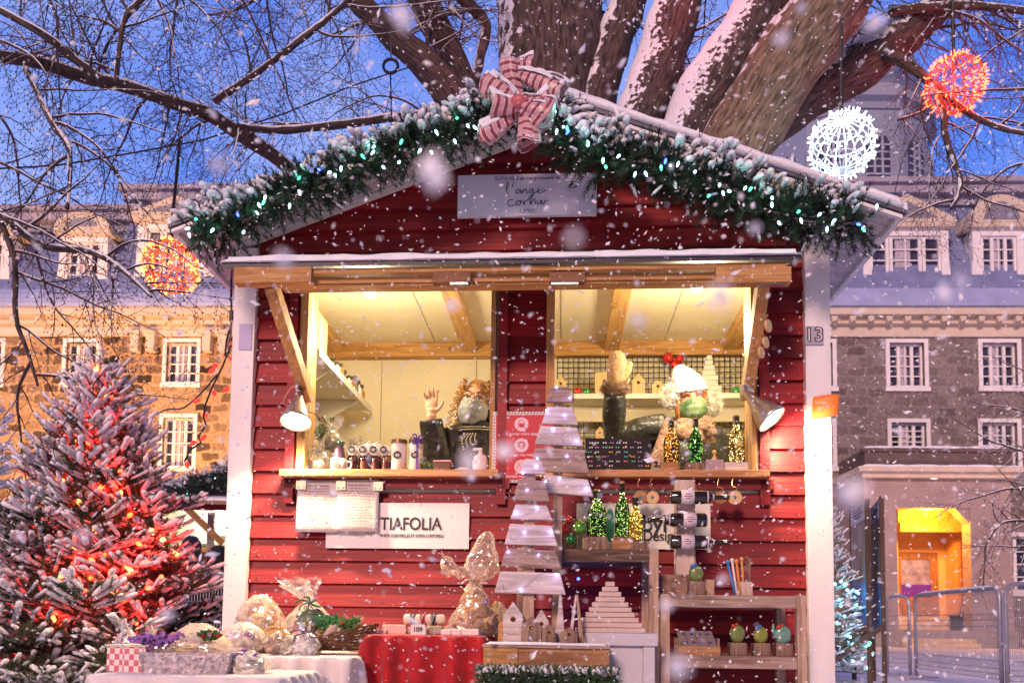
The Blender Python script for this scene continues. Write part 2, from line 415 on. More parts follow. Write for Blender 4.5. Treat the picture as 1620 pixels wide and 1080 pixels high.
SLATE = mat('slate_roof', (.19, .22, .40), .55, var=.18, vs=3, bump=.3, bs=14)  # the reflected sky's blue is put into the slate's base colour
CURT = mat('net_curtain', (.42, .38, .46), .9, var=.3, vs=9, st=(4, 1, .4))
P = BD.at
X0, X1 = P(-500, 500).x, P(2300, 500).x
bl = thing('stone_building', 'long grey rubble stone building with white casement windows, dormers and a lit entrance', 'building', (0, 0, 0), BD)
zc = P(810, 533).z
wins = []                                                   # (px0, px1, py0, py1) of every casement
for c in (-300, -172, -22, 128, 287): wins.append((c - 25, c + 25, 541, 606))
for c in (-170, 281): wins.append((c - 25, c + 25, 660, 738))
for c in (1290, 1435, 1582, 1730): wins.append((c - 27, c + 27, 542, 612))
for c in (1290, 1582, 1730): wins.append((c - 27, c + 27, 668, 738))
wins.append((1411, 1465, 668, 709))
for c in (1595, 1740): wins.append((c - 36, c + 36, 848, 935))
hol = []
for a, b, c, d in wins:
    p = P((a + b) / 2, (c + d) / 2); k = 1 / BD.sc(0); hol.append((p.x - (b - a) / 2 * k, p.x + (b - a) / 2 * k, P((a + b) / 2, d).z, P((a + b) / 2, c).z))
# the doorway recess hole
ex0, ex1 = P(1408, 900).x, P(1548, 900).x; ez1 = P(1470, 803).z
STONE2 = stone_mat('grey_stone', (.24, .20, .19), (.13, .10, .095), (.26, .215, .205)); xs_ = P(800, 600).x
mb = MB(); wallholes(mb, X0, xs_, -.3, zc, 0, .5, [h for h in hol if h[1] < xs_]); mb.build('wall', STONE, bl)
mb = MB(); wallholes(mb, xs_, X1, -.3, zc, 0, .5, [h for h in hol if h[0] > xs_] + [(ex0, ex1, -.2, ez1)]); mb.build('wall', STONE2, bl)
def casement(h, frame_y=.16, cols=(.28, .44, .28), rows=4, name='window', surround=True, T=bl):
    a, b, c, d = h; w = b - a; hh = d - c; mb = MB(); t = .075
    mb.bx(a, a + t, frame_y, frame_y + .1, c, d); mb.bx(b - t, b, frame_y, frame_y + .1, c, d)
    mb.bx(a + t, b - t, frame_y, frame_y + .1, d - t, d); mb.bx(a + t, b - t, frame_y, frame_y + .1, c, c + t)
    x = a + t; iw = w - 2 * t
    for i, q in enumerate(cols[:-1]):
        x += q * iw; mb.bx(x - .055, x + .055, frame_y - .01, frame_y + .08, c + t, d - t)
    x = a + t
    for q in cols:
        if q > .35: mb.bx(x + q * iw / 2 - .02, x + q * iw / 2 + .02, frame_y + .004, frame_y + .06, c + t, d - t)
        x += q * iw
    for r in range(1, rows):
        z = c + t + (hh - 2 * t) * r / rows; mb.bx(a + t, b - t, frame_y + .008, frame_y + .055, z - .02, z + .02)
    if surround:
        mb.bx(a - .18, b + .18, -.07, .02, c - .16, c); mb.bx(a - .14, a, -.03, .02, c, d + .14); mb.bx(b, b + .14, -.03, .02, c, d + .14); mb.bx(a, b, -.03, .02, d, d + .14)
    o = mb.build(name, WHITE, T)
    if surround: sn_ = MB(); snowcap(sn_, [(a - .16 + (w + .32) * i / 8, -.035, c + .005) for i in range(9)], .05, .05 + .02 * noise.noise(V(a * 3, c, 0))); sn_.build('snow', SNOW, o)
    p = MB().bx(a + .02, b - .02, frame_y + .12, frame_y + .14, c + .02, d - .02).build('pane', PANE, o)
    q = MB(); q.bx(a + w * .36, a + w * .58, frame_y + .07, frame_y + .085, c + .1, d - .1); q.build('curtain', CURT, o)
    return o
for h in hol: casement(h)
# cornice: orange-lit entablature with small modillions
mb = MB(); z1 = P(810, 494).z
mb.bx(X0, X1, -.10, .3, zc, zc + (z1 - zc) * .45); mb.bx(X0, X1, -.28, .3, zc + (z1 - zc) * .45, zc + (z1 - zc) * .7); mb.bx(X0, X1, -.55, .3, zc + (z1 - zc) * .7, z1)
mb.build('cornice', CREAM, bl)
x = P(-90, 500).x
while x < P(1730, 500).x:
    mb = MB(); z = zc + (z1 - zc) * .7 - .02; mb.prism([(x, z), (x + .22, z), (x + .22, z - .16), (x + .05, z - .22)], -.48, -.281); mb.build('modillion', CREAM, bl); x += .64 if x > 8 else .95
for c in (-60, 218, 243, 331, 356):
    p = P(c, 545); z = zc; mb = MB(); mb.prism([(p.x - .14, z - .62), (p.x + .14, z - .62), (p.x + .16, z + .03), (p.x - .16, z + .03)], -.3, -.001)
    mb.bx(p.x - .2, p.x + .2, -.36, -.001, z + .03, z + .12); mb.build('bracket', CREAM, bl)
# gutter band and mansard slope
z2 = P(810, 463).z; mb = MB(); 
mb.sheet(lambda u, v: (X0 + (X1 - X0) * u, -.62 + [0, .02, .10, .24][min(3, int(v * 3 + .01))], z1 + (z2 - z1) * v), 1, 3)
mb.bx(X0, X1, -.66, .2, z1, z1 + .12); mb.build('gutter', mat('blue_metal', (.34, .38, .62), .45, var=.1, vs=1.5), bl)
zl = P(100, 335, 1.6).z; zr = P(1450, 292, 1.8).z; xm = P(208, 400, 1.5).x; xr = P(1300, 400, 1.5).x
for a, b, z, d in ((X0, xm, zl, 1.6), (xm, xr, P(280, 303, 1.8).z, 1.8), (xr, X1, zr, 1.8)):
    mb = MB(); mb.sheet(lambda u, v: (a + (b - a) * u, -.38 + (d + .38) * (1 - (1 - v) ** .8), z2 + (z - .9 - z2) * v), 1, 10)
    mb.bx(a, b, d, d + 9, z2, z - .9)
    mb.build('roof', SLATE, bl)
    mb = MB(); mb.bx(a - .25, b + .25, d - .18, d + 9.2, z - .9, z - .55); mb.bx(a - .4, b + .4, d - .45, d + 9.3, z - .55, z - .2); mb.bx(a - .55, b + .55, d - .6, d + 9.4, z - .2, z)
    mb.build('roof_parapet', mat('parapet_metal', (.36, .33, .42), .6, var=.1, vs=2), bl)
def dormer(x0, x1, y0, y1, ww, top, yt, cols=(.28, .44, .28)):
    "dormer with its body x0..x1, window half width, gable or arched top reaching yt"
    d = -.12; a, b = P(x0, 440, d).x, P(x1, 440, d).x; zb, zt = P(x0, y1, d).z, P(x0, y0, d).z; c = (a + b) / 2
    w2 = ww / BD.sc(d); hw = (c - w2, c + w2, zb + .28, zt - .25); zz = P((x0 + x1) / 2, yt, d).z
    t = MB(); wallholes(t, a, b, zb, zt, d, .22, [hw]); t.bx(a + .05, a + .25, d + .22, d + 2.2, zb, zt); t.bx(b - .25, b - .05, d + .22, d + 2.2, zb, zt)
    t.bx(a - .16, b + .16, d - .1, d + .25, zb - .12, zb + .02)
    o = t.build('dormer', WHITE, bl)
    t = MB(); t.bx(a - .15, b + .15, d - .18, d + .35, zt, zt + .16); n = 14
    if top == 'gable': pts = [(a - .22, zt + .16), (b + .22, zt + .16), (b + .22, zt + .28), (c, zz), (a - .22, zt + .28)]
    else: pts = [(a - .15, zt + .16), (b + .15, zt + .16)] + [(c + (b - a + .3) / 2 * math.cos(math.pi * i / n), zt + .16 + (zz - zt - .16) * math.sin(math.pi * i / n)) for i in range(n + 1)]
    t.prism(pts, d - .2, d + 2.4); t.build('dormer_pediment', CREAM, o)
    t = MB(); f = .62
    if top == 'gable': pts = [(c - (b - a) * .36, zt + .3), (c + (b - a) * .36, zt + .3), (c, zz - .28)]
    else: pts = [(c + (b - a) * .33 * math.cos(math.pi * i / n), zt + .24 + (zz - zt - .5) * math.sin(math.pi * i / n)) for i in range(n + 1)]
    t.prism(pts, d - .215, d - .21); t.build('pediment_panel', mat('grey_lead', (.22, .21, .27), .6), o)
    for sx in (a, b):                                     # scrolled foot
        s = 1 if sx == b else -1
        MB().prism([(sx, zb), (sx + s * .3, zb), (sx + s * .22, zb + .35), (sx + s * .05, zb + .6), (sx, zb + 1.2)][::s], d, d + .12).build('scroll', WHITE, o)
    wn = casement((hw[0], hw[1], hw[2], hw[3]), d + .08, cols, 4, 'window', False, o)
dormer(-60, 12, 372, 464, 26, 'arch', 330); dormer(92, 168, 372, 464, 26, 'arch', 338)
dormer(214, 338, 352, 462, 49, 'gable', 313, (.22, .06, .44, .06, .22))
dormer(1368, 1502, 362, 460, 55, 'gable', 311, (.22, .06, .44, .06, .22)); dormer(1540, 1626, 362, 460, 27, 'arch', 312)
dormer(1690, 1776, 362, 460, 27, 'arch', 312)
# entrance porch
q = BD.at; dp = -2.2
ax, bx_ = q(1368, 900, dp).x, q(1602, 900, dp).x; zt = q(1450, 748, dp).z
ox0, ox1 = q(1420, 900, dp).x, q(1537, 900, dp).x; oz = q(1470, 803, dp).z
PORCH = mat('porch_ashlar', (.36, .27, .26), .85, var=.1, vs=1.5, bump=.3, bs=8)
po = MB(); wallholes(po, ax, bx_, -.1, zt, dp, .55, [(ox0, ox1, -.05, oz)])
po.bx(ax, ax + .4, dp + .55, 0, -.1, zt); po.bx(bx_ - .4, bx_, dp + .55, 0, -.1, zt)
po.prism([(ox1 - .45, oz), (ox1, oz - .5), (ox1, oz)], dp + .05, dp + .5)
pch = po.build('porch', PORCH, bl)
MB().bx(ax + .4, bx_ - .4, dp + .55, -.01, zt - .4, zt - .02).build('porch_ceiling', PORCH, pch)
t = MB()
for i, z in enumerate((.35, 1.0, 1.6, 2.2)): t.bx(ax - .02, ox0 - .1, dp - .012, dp, z * 1.15, z * 1.15 + .02)
t.bx(ax - .06, bx_ + .06, dp - .1, dp, -.1, .55); t.build('plinth', mat('plinth_stone', (.30, .25, .25), .9, var=.15, vs=3), pch)
t = MB(); t.bx(ax - .25, bx_ + .25, dp - .35, .0, zt, zt + .16); t.bx(ax - .1, bx_ + .1, dp - .2, 0, zt - .18, zt); t.build('porch_cornice', CREAM, pch)
zb = q(1450, 712, dp).z
t = MB(); t.bx(ax, bx_, dp - .15, dp, zt + .16, zb - .08); t.bx(ax - .08, bx_ + .08, dp - .22, dp + .06, zb - .08, zb + .04); t.bx(ax - .0, ax + .14, dp, 0, zt + .16, zb); t.bx(bx_ - .14, bx_, dp, 0, zt + .16, zb)
t.build('balcony_parapet', mat('brown_stone', (.13, .09, .085), .9, var=.2, vs=3), pch)
t = MB(); n = int((bx_ - ax - .9) / .22)
for i in range(n):
    for j in range(3):
        x = ax + .5 + i * .22; z = zt + .26 + j * .17
        t.ball((x + (.11 if j % 2 else 0), dp - .15, z), .05, 6, 4, (1, .4, .8))
t.build('carved_frieze', mat('brown_carving', (.16, .11, .10), .9), pch)
t = MB(); snowcap(t, [(ax - .08 + (bx_ - ax + .16) * i / 24, dp - .08, zb + .05) for i in range(25)], .15, .09); snowcap(t, [(ax - .2 + (bx_ - ax + .4) * i / 24, dp - .25, zt + .17) for i in range(25)], .1, .08)
t.build('snow', SNOW, pch)
# steps up to the door, side pilasters and the panelled door
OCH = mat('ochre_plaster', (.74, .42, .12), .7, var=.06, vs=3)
t = MB()
for i in range(7): t.bx(ox0 + .003, ox1 - .003, dp - .5 + i * .3, dp + 1.7 + .5, .0 + i * .145, .145 + i * .145 - .004)
t.build('steps', mat('lamplit_worn_stone', (.62, .46, .28), .85, var=.15, vs=4), pch)  # orange lamp light on the treads is put into this warm base colour
dz = 1.0; t = MB(); dx1 = q(1496, 900, -.2).x; dx0 = q(1424, 900, -.2).x
t.bx(dx1 + .25, ex1 - .01, -.35, .3, dz - .3, ez1 + .3)
for i in range(6): t.bx(dx1 + .32 + i * .2, dx1 + .44 + i * .2, -.40, -.351, dz + .2, ez1 - .3)
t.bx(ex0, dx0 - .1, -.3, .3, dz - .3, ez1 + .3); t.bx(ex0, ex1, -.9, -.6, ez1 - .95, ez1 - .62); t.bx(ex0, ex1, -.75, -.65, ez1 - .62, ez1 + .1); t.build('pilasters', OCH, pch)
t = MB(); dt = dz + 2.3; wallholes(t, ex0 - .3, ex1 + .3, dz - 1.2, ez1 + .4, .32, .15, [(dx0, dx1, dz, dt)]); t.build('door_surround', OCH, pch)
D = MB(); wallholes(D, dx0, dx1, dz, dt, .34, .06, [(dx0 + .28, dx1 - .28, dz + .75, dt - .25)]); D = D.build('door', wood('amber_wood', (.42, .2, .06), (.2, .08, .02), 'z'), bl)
MB().bx(dx0 + .26, dx1 - .26, .38, .39, dz + .73, dt - .22).build('pane', mat('lit_glass', (.25, .2, .3), .2, em=(1, .65, .4), es=.12, var=.5, vs=3), D)
MB().bx(dx0 + .26, dx1 - .26, .33, .342, dz + .72, dz + 1.15).build('purple_notice', mat('purple', (.12, .03, .4), .5), D)
MB().ball((dx1 - .12, .31, dz + 1.05), .04, 8, 6).build('handle', mat('brass', (.6, .45, .2), .3, 1), D)
t = MB(); t.lathe([(.16, 0), (.2, .55), (.21, .6), (.15, .6)], (ox1 - .35, dp - .4 + .75, .44), 14)
solo(t, 'litter_bin', 'black round bin on the lit entrance steps', 'bin', (ox1 - .35, dp + .35, .44), mat('black_metal', (.02, .02, .02), .5, .3), BD, smooth=False)
t = MB(); lz = q(1470, 822, -1).z
ln = MB().lathe([(.02, .35), (.16, .28), (.2, 0), (.12, -.06)], ((ox0 + ox1) / 2, -1.3, zt - .8), 12).build('ceiling_lamp', glow('amber_lamp', (1, .5, .12), 12), pch)
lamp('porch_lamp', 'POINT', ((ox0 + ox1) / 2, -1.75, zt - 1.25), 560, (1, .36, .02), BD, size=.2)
# ================================================================ the domed tower beyond
TW = Frame(Matrix.Translation((WORLD.at(1333, 300, 46).x, 46, 0)))
tw = thing('domed_tower', 'pale blue octagonal tower with arched windows and a dark dome, rising behind the roof', 'tower', (0, 0, 0), TW)
k = 1 / WORLD.sc(46); rad = 124 * k
zA = TW.at(1333, 320, -rad).z; zB = TW.at(1333, 172, -rad).z; zC = TW.at(1333, 150, -rad).z
TM = mat('tower_paint', (.26, .29, .40), .7, var=.08, vs=.8); n8 = 12
def ring(r): return r / math.cos(math.pi / n8)
rotT = Euler((0, 0, R(15)))
MB().lathe([(ring(rad), -.2), (ring(rad), zB)], (0, 0, 0), n8, rotT).build('drum', TM, tw)
MB().lathe([(ring(rad * 1.02), zB), (ring(rad * 1.04), zB + .3), (ring(rad * 1.1), zB + .5), (ring(rad * 1.1), zC), (ring(rad * .97), zC + .1), (ring(rad * .97), zC + .8), (ring(rad * 1.0), zC + .95)], (0, 0, 0), n8, rotT).build('tower_cornice', mat('tower_trim', (.30, .31, .41), .7), tw)
zt_ = TW.at(1333, 62).z; hh = zt_ - zC - .95
MB().lathe([(ring(rad * .97 * max(.2, math.cos(t * 1.35))), zC + .95 + hh * math.sin(t * 1.5)) for t in [i / 10 for i in range(11)]], (0, 0, 0), n8, rotT).build('dome', mat('dome_metal', (.14, .16, .27), .5, var=.15, vs=1), tw)
zl_ = zt_ - .2
MB().lathe([(1.1, zl_), (1.15, zl_ + .3), (.75, zl_ + .35), (.75, zl_ + 2.2), (1.05, zl_ + 2.3), (1.0, zl_ + 2.5), (.8, zl_ + 3.2), (.2, zl_ + 4), (.05, zl_ + 5.5)], (0, 0, 0), 10).build('lantern', mat('tower_trim', (.46, .46, .55), .7), tw)
for i in range(n8):
    a = R(15) + math.pi * 2 * (i + .5) / n8; c = V(math.cos(a), math.sin(a), 0)
    if c.y > .2: continue
    M3 = Matrix((V(-c.y, c.x, 0), -c, V(0, 0, 1))).transposed(); w2 = rad * .14; zb_ = TW.at(1333, 278, -rad).z; zt2 = TW.at(1333, 232, -rad).z
    arch = lambda e: [(-w2 - e, zb_ - e), (w2 + e, zb_ - e)] + [((w2 + e) * math.cos(math.pi * j / 10), zt2 + (w2 + e) * math.sin(math.pi * j / 10)) for j in range(11)]
    for nm, e, y0, m in (('window_arch', .5, -.12, TM), ('window', 0, -.2, PANE)):
        t = MB().prism(arch(e), y0, .05); t.v = [M3 @ v + c * rad for v in t.v]; o = t.build(nm, m, tw)
        if nm == 'window':
            t = MB()
            for xx in (-w2 * .33, w2 * .33): t.bx(xx - .06, xx + .06, -.26, -.2, zb_, zt2 + w2 * .85)
            for j in range(5): z = zb_ + (zt2 - zb_) * j / 4; t.bx(-w2, w2, -.25, -.2, z - .05, z + .05)
            t.v = [M3 @ v + c * rad for v in t.v]; t.build('glazing_bars', mat('tower_bars', (.34, .36, .46), .7), o)
# floodlights washing the facade: amber on the left wing, pink on the dormers and right wing
for x, e, c in ((-17, 1100, (1, .47, .13)), (-10.5, 1300, (1, .47, .13))): lamp('facade_flood', 'SPOT', (x, -7.5, .6), e * 5.2, c, BD, (x - .5, 0, 7.6), .25, 95, .9)
for x, e in ((12, 520), (19, 520)): lamp('facade_flood', 'SPOT', (x, -8, .6), e, (1, .55, .55), BD, (x, 0, 12.5), .25, 90, .9)
# ================================================================ the market stall
S = SH.at
RED = None
def red_mat():
    m = mat('red_siding', (.30, .012, .020), .55); n = m.node_tree.nodes; l = m.node_tree.links; b = n['Principled BSDF']
    t = n.new('ShaderNodeTexCoord'); mp = n.new('ShaderNodeMapping'); mp.inputs['Scale'].default_value = (1.2, 10, 30); l.new(t.outputs['Object'], mp.inputs[0])
    z = n.new('ShaderNodeTexNoise'); z.inputs['Scale'].default_value = 3; z.inputs['Detail'].default_value = 9; l.new(mp.outputs[0], z.inputs['Vector'])
    r = n.new('ShaderNodeValToRGB'); r.color_ramp.elements[0].position = .3; r.color_ramp.elements[0].color = (.17, .006, .010, 1)
    r.color_ramp.elements[1].position = .7; r.color_ramp.elements[1].color = (.34, .013, .018, 1); l.new(z.outputs['Fac'], r.inputs[0])
    z3 = n.new('ShaderNodeTexNoise'); z3.inputs['Scale'].default_value = 26; z3.inputs['Detail'].default_value = 4
    mp2 = n.new('ShaderNodeMapping'); mp2.inputs['Scale'].default_value = (1, 1, 5); l.new(t.outputs['Object'], mp2.inputs[0]); l.new(mp2.outputs[0], z3.inputs['Vector'])
    q = n.new('ShaderNodeValToRGB'); q.color_ramp.elements[0].position = .73; q.color_ramp.elements[1].position = .77; l.new(z3.outputs['Fac'], q.inputs[0])
    mx = n.new('ShaderNodeMixRGB'); l.new(q.outputs[0], mx.inputs[0]); l.new(r.outputs[0], mx.inputs[1]); mx.inputs[2].default_value = (.05, .02, .02, 1)
    sx = n.new('ShaderNodeSeparateXYZ'); l.new(t.outputs['Object'], sx.inputs[0]); f1 = n.new('ShaderNodeMath'); f1.operation = 'MULTIPLY_ADD'; f1.inputs[1].default_value = 1 / .0975; f1.inputs[2].default_value = .2; l.new(sx.outputs[2], f1.inputs[0])
    f2 = n.new('ShaderNodeMath'); f2.operation = 'FLOOR'; l.new(f1.outputs[0], f2.inputs[0]); wn = n.new('ShaderNodeTexWhiteNoise'); wn.noise_dimensions = '1D'; l.new(f2.outputs[0], wn.inputs['W'])
    f3 = n.new('ShaderNodeMapRange'); f3.inputs[3].default_value = .72; f3.inputs[4].default_value = 1.22; l.new(wn.outputs[0], f3.inputs[0])
    zl_ = n.new('ShaderNodeTexNoise'); zl_.inputs['Scale'].default_value = 1.7; zl_.inputs['Detail'].default_value = 5; l.new(t.outputs['Object'], zl_.inputs['Vector']); f4 = n.new('ShaderNodeMapRange'); f4.inputs[1].default_value = .3; f4.inputs[2].default_value = .7; f4.inputs[3].default_value = .7; f4.inputs[4].default_value = 1.2; l.new(zl_.outputs['Fac'], f4.inputs[0])
    f5 = n.new('ShaderNodeMath'); f5.operation = 'MULTIPLY'; l.new(f3.outputs[0], f5.inputs[0]); l.new(f4.outputs[0], f5.inputs[1]); mm = n.new('ShaderNodeMixRGB'); mm.blend_type = 'MULTIPLY'; mm.inputs[0].default_value = 1; l.new(mx.outputs[0], mm.inputs[1]); l.new(f5.outputs[0], mm.inputs[2])
    l.new(mm.outputs[0], b.inputs['Base Color'])
    bp = n.new('ShaderNodeBump'); bp.inputs['Strength'].default_value = .35; bp.inputs['Distance'].default_value = .008; l.new(z.outputs['Fac'], bp.inputs['Height']); l.new(bp.outputs[0], b.inputs['Normal'])
    return m
RED = red_mat()
PW = mat('post_paint', (.76, .72, .72), .5, var=.05, vs=7, bump=.15, bs=18, st=(1, 1, .3))
PINE = wood('pine', (.55, .30, .10), (.34, .16, .045), 'x'); PINEZ = wood('pine_upright', (.58, .32, .11), (.36, .17, .05), 'z')
BEIGE = mat('beige_panel', (.76, .67, .47), .75, var=.09, vs=2.2, bump=.1, bs=30)
stall = thing('market_stall', 'red clapboard market stall number 13 with white posts, two lit openings and a snowy roof', 'market stall', (0, 0, 0), SH)
FZ = -.0                                                       # siding starts below the frame
xL, xR = S(377, 500).x, S(1307, 500).x                          # outer edges of the corner posts
pL, pR = S(411, 500).x, S(1268, 500).x                          # inner edges
apz = S(836, 228).z; evz = S(400, 396).z; SL = (apz - evz) / abs(S(400, 396).x)     # underside line of the rake boards
win = [(S(490, 600).x, S(777, 600).x, S(630, 748).z, S(630, 440).z - .0), (S(877, 600).x, S(1185, 600).x, S(1030, 748).z, S(1030, 440).z)]
wz0, wz1 = win[0][2], S(630, 425).z
win = [(a, b, wz0, wz1) for a, b, c, d in win]
BH = .0975
def board_row(mb, z0, z1, a, b, a2, b2):
    "one lapped board: bottom edge stands proud, top edge flush"
    i = len(mb.v); e = .0
    for x0, x1, y, z in ((a, b, -.030, z0), (a2, b2, -.010, z1)):
        mb.v.append(V(x0, y, z)); mb.v.append(V(x1, y, z))
    for x0, x1, y, z in ((a, b, -.006, z0), (a2, b2, -.004, z1)):
        mb.v.append(V(x0, y, z)); mb.v.append(V(x1, y, z))
    for q in ((0, 1, 3, 2), (4, 6, 7, 5), (0, 4, 5, 1), (2, 3, 7, 6), (0, 2, 6, 4), (1, 5, 7, 3)): mb.face([i + j for j in q])
rj = random.Random(3); mb = MB(); z = -.02; fr = .035
while z < apz:
    z1 = z + BH; segs = [(pL, pR)]
    for a, b, c, d in win:
        if z1 > c - .03 and z < d + .04:
            ns = []
            for s0, s1 in segs:
                if s0 < a - fr: ns.append((s0, min(s1, a - fr)))
                if s1 > b + fr: ns.append((max(s0, b + fr), s1))
            segs = ns
    cut = []
    for a, b in segs:
        if b - a > 1.2 and rj.random() < .75: c_ = rj.uniform(a + .35, b - .35); cut += [(a, c_ - .0015), (c_ + .0015, b)]
        else: cut.append((a, b))
    segs = cut
    for a, b in segs:
        m0 = (apz + .06 - z) / SL; m1 = max(0, (apz + .06 - z1) / SL)
        A, B = max(a, -m0), min(b, m0); A2, B2 = max(a, -m1), min(b, m1)
        if B > A: board_row(mb, z, z1 + .004, A, B, A2, B2)
    z = z1
mb.build('siding', RED, stall)
mb = MB(); z = -.02; k = 0
while z < evz:
    for x in (pL + .03, pL + .33, -.62, -.24, .0, .42, .83, pR - .30, pR - .03):
        if any(a - .05 < x < b + .05 and c - .06 < z + .03 < d + .05 for a, b, c, d in win): continue
        mb.lathe([(.0032, 0), (.0028, .0015)], (x + rj.uniform(-.01, .01), -.0285, z + .018 + rj.uniform(-.004, .004)), 6, Euler((R(90), 0, 0)))
    z += BH
o = mb.build('nail_heads', mat('nail_steel', (.05, .02, .02), .5, .4), stall); o['kind'] = 'stuff'
# structural shell behind the boards, inside faces beige
mb = MB(); wallholes(mb, pL - .02, pR + .02, 0, evz + .02, .0, .03, win)
mb.prism([(pL - .02, evz + .021), (pR + .02, evz + .021), (0, apz + .05)], 0, .03); mb.build('front_panel', BEIGE, stall)
DEP = 1.28; CZ = S(700, 547, DEP).z
for nm, a, b in (('corner_post', xL, pL), ('corner_post', pR, xR)):
    MB().bx(a, b, -.055, .06, 0, S(800, 402).z + (.02 if a < 0 else .05)).build(nm, PW, stall, bevel=.003)
for s, x in ((1, xL), (-1, xR)):
    mb = MB(); mb.bx(x, x + s * .03, .061, DEP + .03, 0, evz + .04); mb.build('side_wall', PW, stall)
mb = MB(); mb.bx(xL + .031, xR - .031, DEP, DEP + .03, 0, apz - .1 if False else CZ + .05); mb.build('back_wall', BEIGE, stall)
MB().bx(xL + .031, xR - .031, .031, DEP, CZ, CZ + .02).build('ceiling', BEIGE, stall)
MB().bx(xL + .031, xR - .031, .031, DEP, .10, .12).build('floor', PINE, stall)
for s in (xL + .031, xR - .034): MB().bx(s, s + .003, .031, DEP, .12, CZ).build('side_lining', BEIGE, stall)
for x in (-.95, -.38, .22): MB().bx(x, x + .004, DEP - .0022, DEP - .0005, .12, CZ - .09).build('panel_joint', mat('joint_dark', (.30, .24, .14), .9), stall)  # thin dark strips along the panel joints
for x in (-.62, .12, .72): MB().bx(x, x + .004, .05, DEP - .08, CZ - .0022, CZ - .0005).build('panel_joint', mat('joint_dark'), stall)
mb = MB(); mb.bx(xL + .04, xR - .04, DEP - .07, DEP - .001, CZ - .085, CZ - .001)
mb.build('wall_plate', PINE, stall)
for x in (S(745, 545, DEP).x, S(967, 545, DEP).x, xL + .10, xR - .16):
    MB().bx(x - .04, x + .04, .035, DEP - .071, CZ - .06, CZ - .0015).build('ceiling_joist', wood('pine_joist', (.58, .34, .12), (.42, .22, .07), 'y'), stall)
# roof: two slabs with a front overhang, rake boards, soffits and snow
OV = -.30; ex0_, ex1_ = S(272, 350, -.32).x, S(1428, 345, -.32).x
S2 = (S(866, 148, OV).z - S(300, 343, OV).z) / abs(S(866, 148, OV).x - S(300, 343, OV).x)
rz = apz + .022; ezL = rz - SL * abs(ex0_); ezR = rz - SL * ex1_
ROOFB = wood('weathered_board', (.62, .58, .62), (.40, .36, .40), 'x', bump=.4)
for s, xe in ((-1, ex0_), (1, ex1_)):
    t = .016; n = V(s * SL, 0, 1).normalized()
    pts = [(0, rz), (xe, rz - SL * abs(xe)), (xe + s * .01, rz - SL * abs(xe) + t), (0, rz + t + .006)]
    if s > 0: pts = pts[::-1]
    MB().prism(pts, OV, DEP + .3).build('roof', ROOFB, stall)
    # dark metal drip edge and white rake board at the front edge, wide trim board on the wall
    pts = [(0, rz + .002), (xe, rz - SL * abs(xe) + .002), (xe, rz - SL * abs(xe) - .012), (0, rz - .012)]
    MB().prism(pts if s < 0 else pts[::-1], OV - .022, OV - .001).build('rake_board', PW, stall)
    pts = [(0, rz + t + .008), (xe + s * .012, rz - SL * abs(xe) + t + .002), (xe + s * .012, rz - SL * abs(xe) + .004), (0, rz + .004)]
    MB().prism(pts if s < 0 else pts[::-1], OV - .03, OV - .0005).build('drip_edge', mat('dark_edge', (.10, .09, .13), .5), stall)
    xo = xL if s < 0 else xR
    pts = [(0, apz), (xo, apz - SL * abs(xo)), (xo, rz - SL * abs(xo) - .004), (0, rz - .004)]
    MB().prism(pts if s < 0 else pts[::-1], -.058, -.031).build('gable_trim', PW, stall)
    MB().bx(xe, xe - s * .02, OV, DEP + .3, rz - SL * abs(xe) - .015, rz - SL * abs(xe) + .003).build('eave_fascia', PW, stall)
    sn = MB(); NX, NY = 26, 34
    def fs(u, v, s=s, xe=xe):
        x = u * (xe + s * .015); z = rz - SL * abs(x) + t + .006; y = OV - .03 + v * (DEP + .33 - OV)
        e = min(1, min(v, 1 - v) * 14, (1 - u) * 14) ** .5
        return (x, y, z + (.055 + .03 * noise.noise(V(x * 5, y * 5, 0)) + .012 * noise.noise(V(x * 22, y * 22, 0))) * e)
    sn.sheet((lambda u, v: fs(u, v)) if s < 0 else (lambda u, v: fs(u, v)), NX, NY)
    sn.sheet(lambda u, v, s=s, xe=xe: (u * (xe + s * .015), OV - .03, rz - SL * abs(u * (xe + s * .015)) + t + .0065 + .028 * v * (1 + .5 * noise.noise(V(u * 25, 1, 0)))), 60, 2)
    snowcap(sn, [(u / 60 * xe, OV - .02, rz - SL * abs(u / 60 * xe) + t + .02) for u in range(61)], .03, .035, seed=3 + s)
    sn.build('snow', SNOW, stall, smooth=True)
# opening frames, jambs, central strips, window counter
FR = PINEZ
for (a, b, c, d), nm in zip(win, 'ab'):
    mb = MB(); j = .022 if nm == 'a' else .018
    mb.bx(a - fr, a, -.045, .09, c - .0, d); mb.bx(b, b + fr * .6, -.040, .09, c, d); mb.bx(a - fr, b + fr * .6, -.042, .09, d, d + .04)
    mb.build('window_frame', FR if nm == 'b' else FR, stall)
    mb = MB(); mb.bx(a - .09, b + .045 if nm == 'a' else b + .06, -.10, .22, c - .032, c - .001); mb.build('counter', wood('counter_wood', (.60, .30, .12), (.36, .15, .05), 'x', .45), stall, bevel=.003)
    MB().bx(a - .10, b + .09, -.048, -.031, c - .075, c - .033).build('counter_rail', RED, stall)
    for xx, w_ in ((a - fr - .05, .04), (b + fr * .6 + .012, .04)):
        if nm == 'a' and xx > 0 or nm == 'b' and xx < .5: continue
        MB().bx(xx, xx + w_, -.048, -.0305, c - .14, d).build('jamb_board', RED, stall)
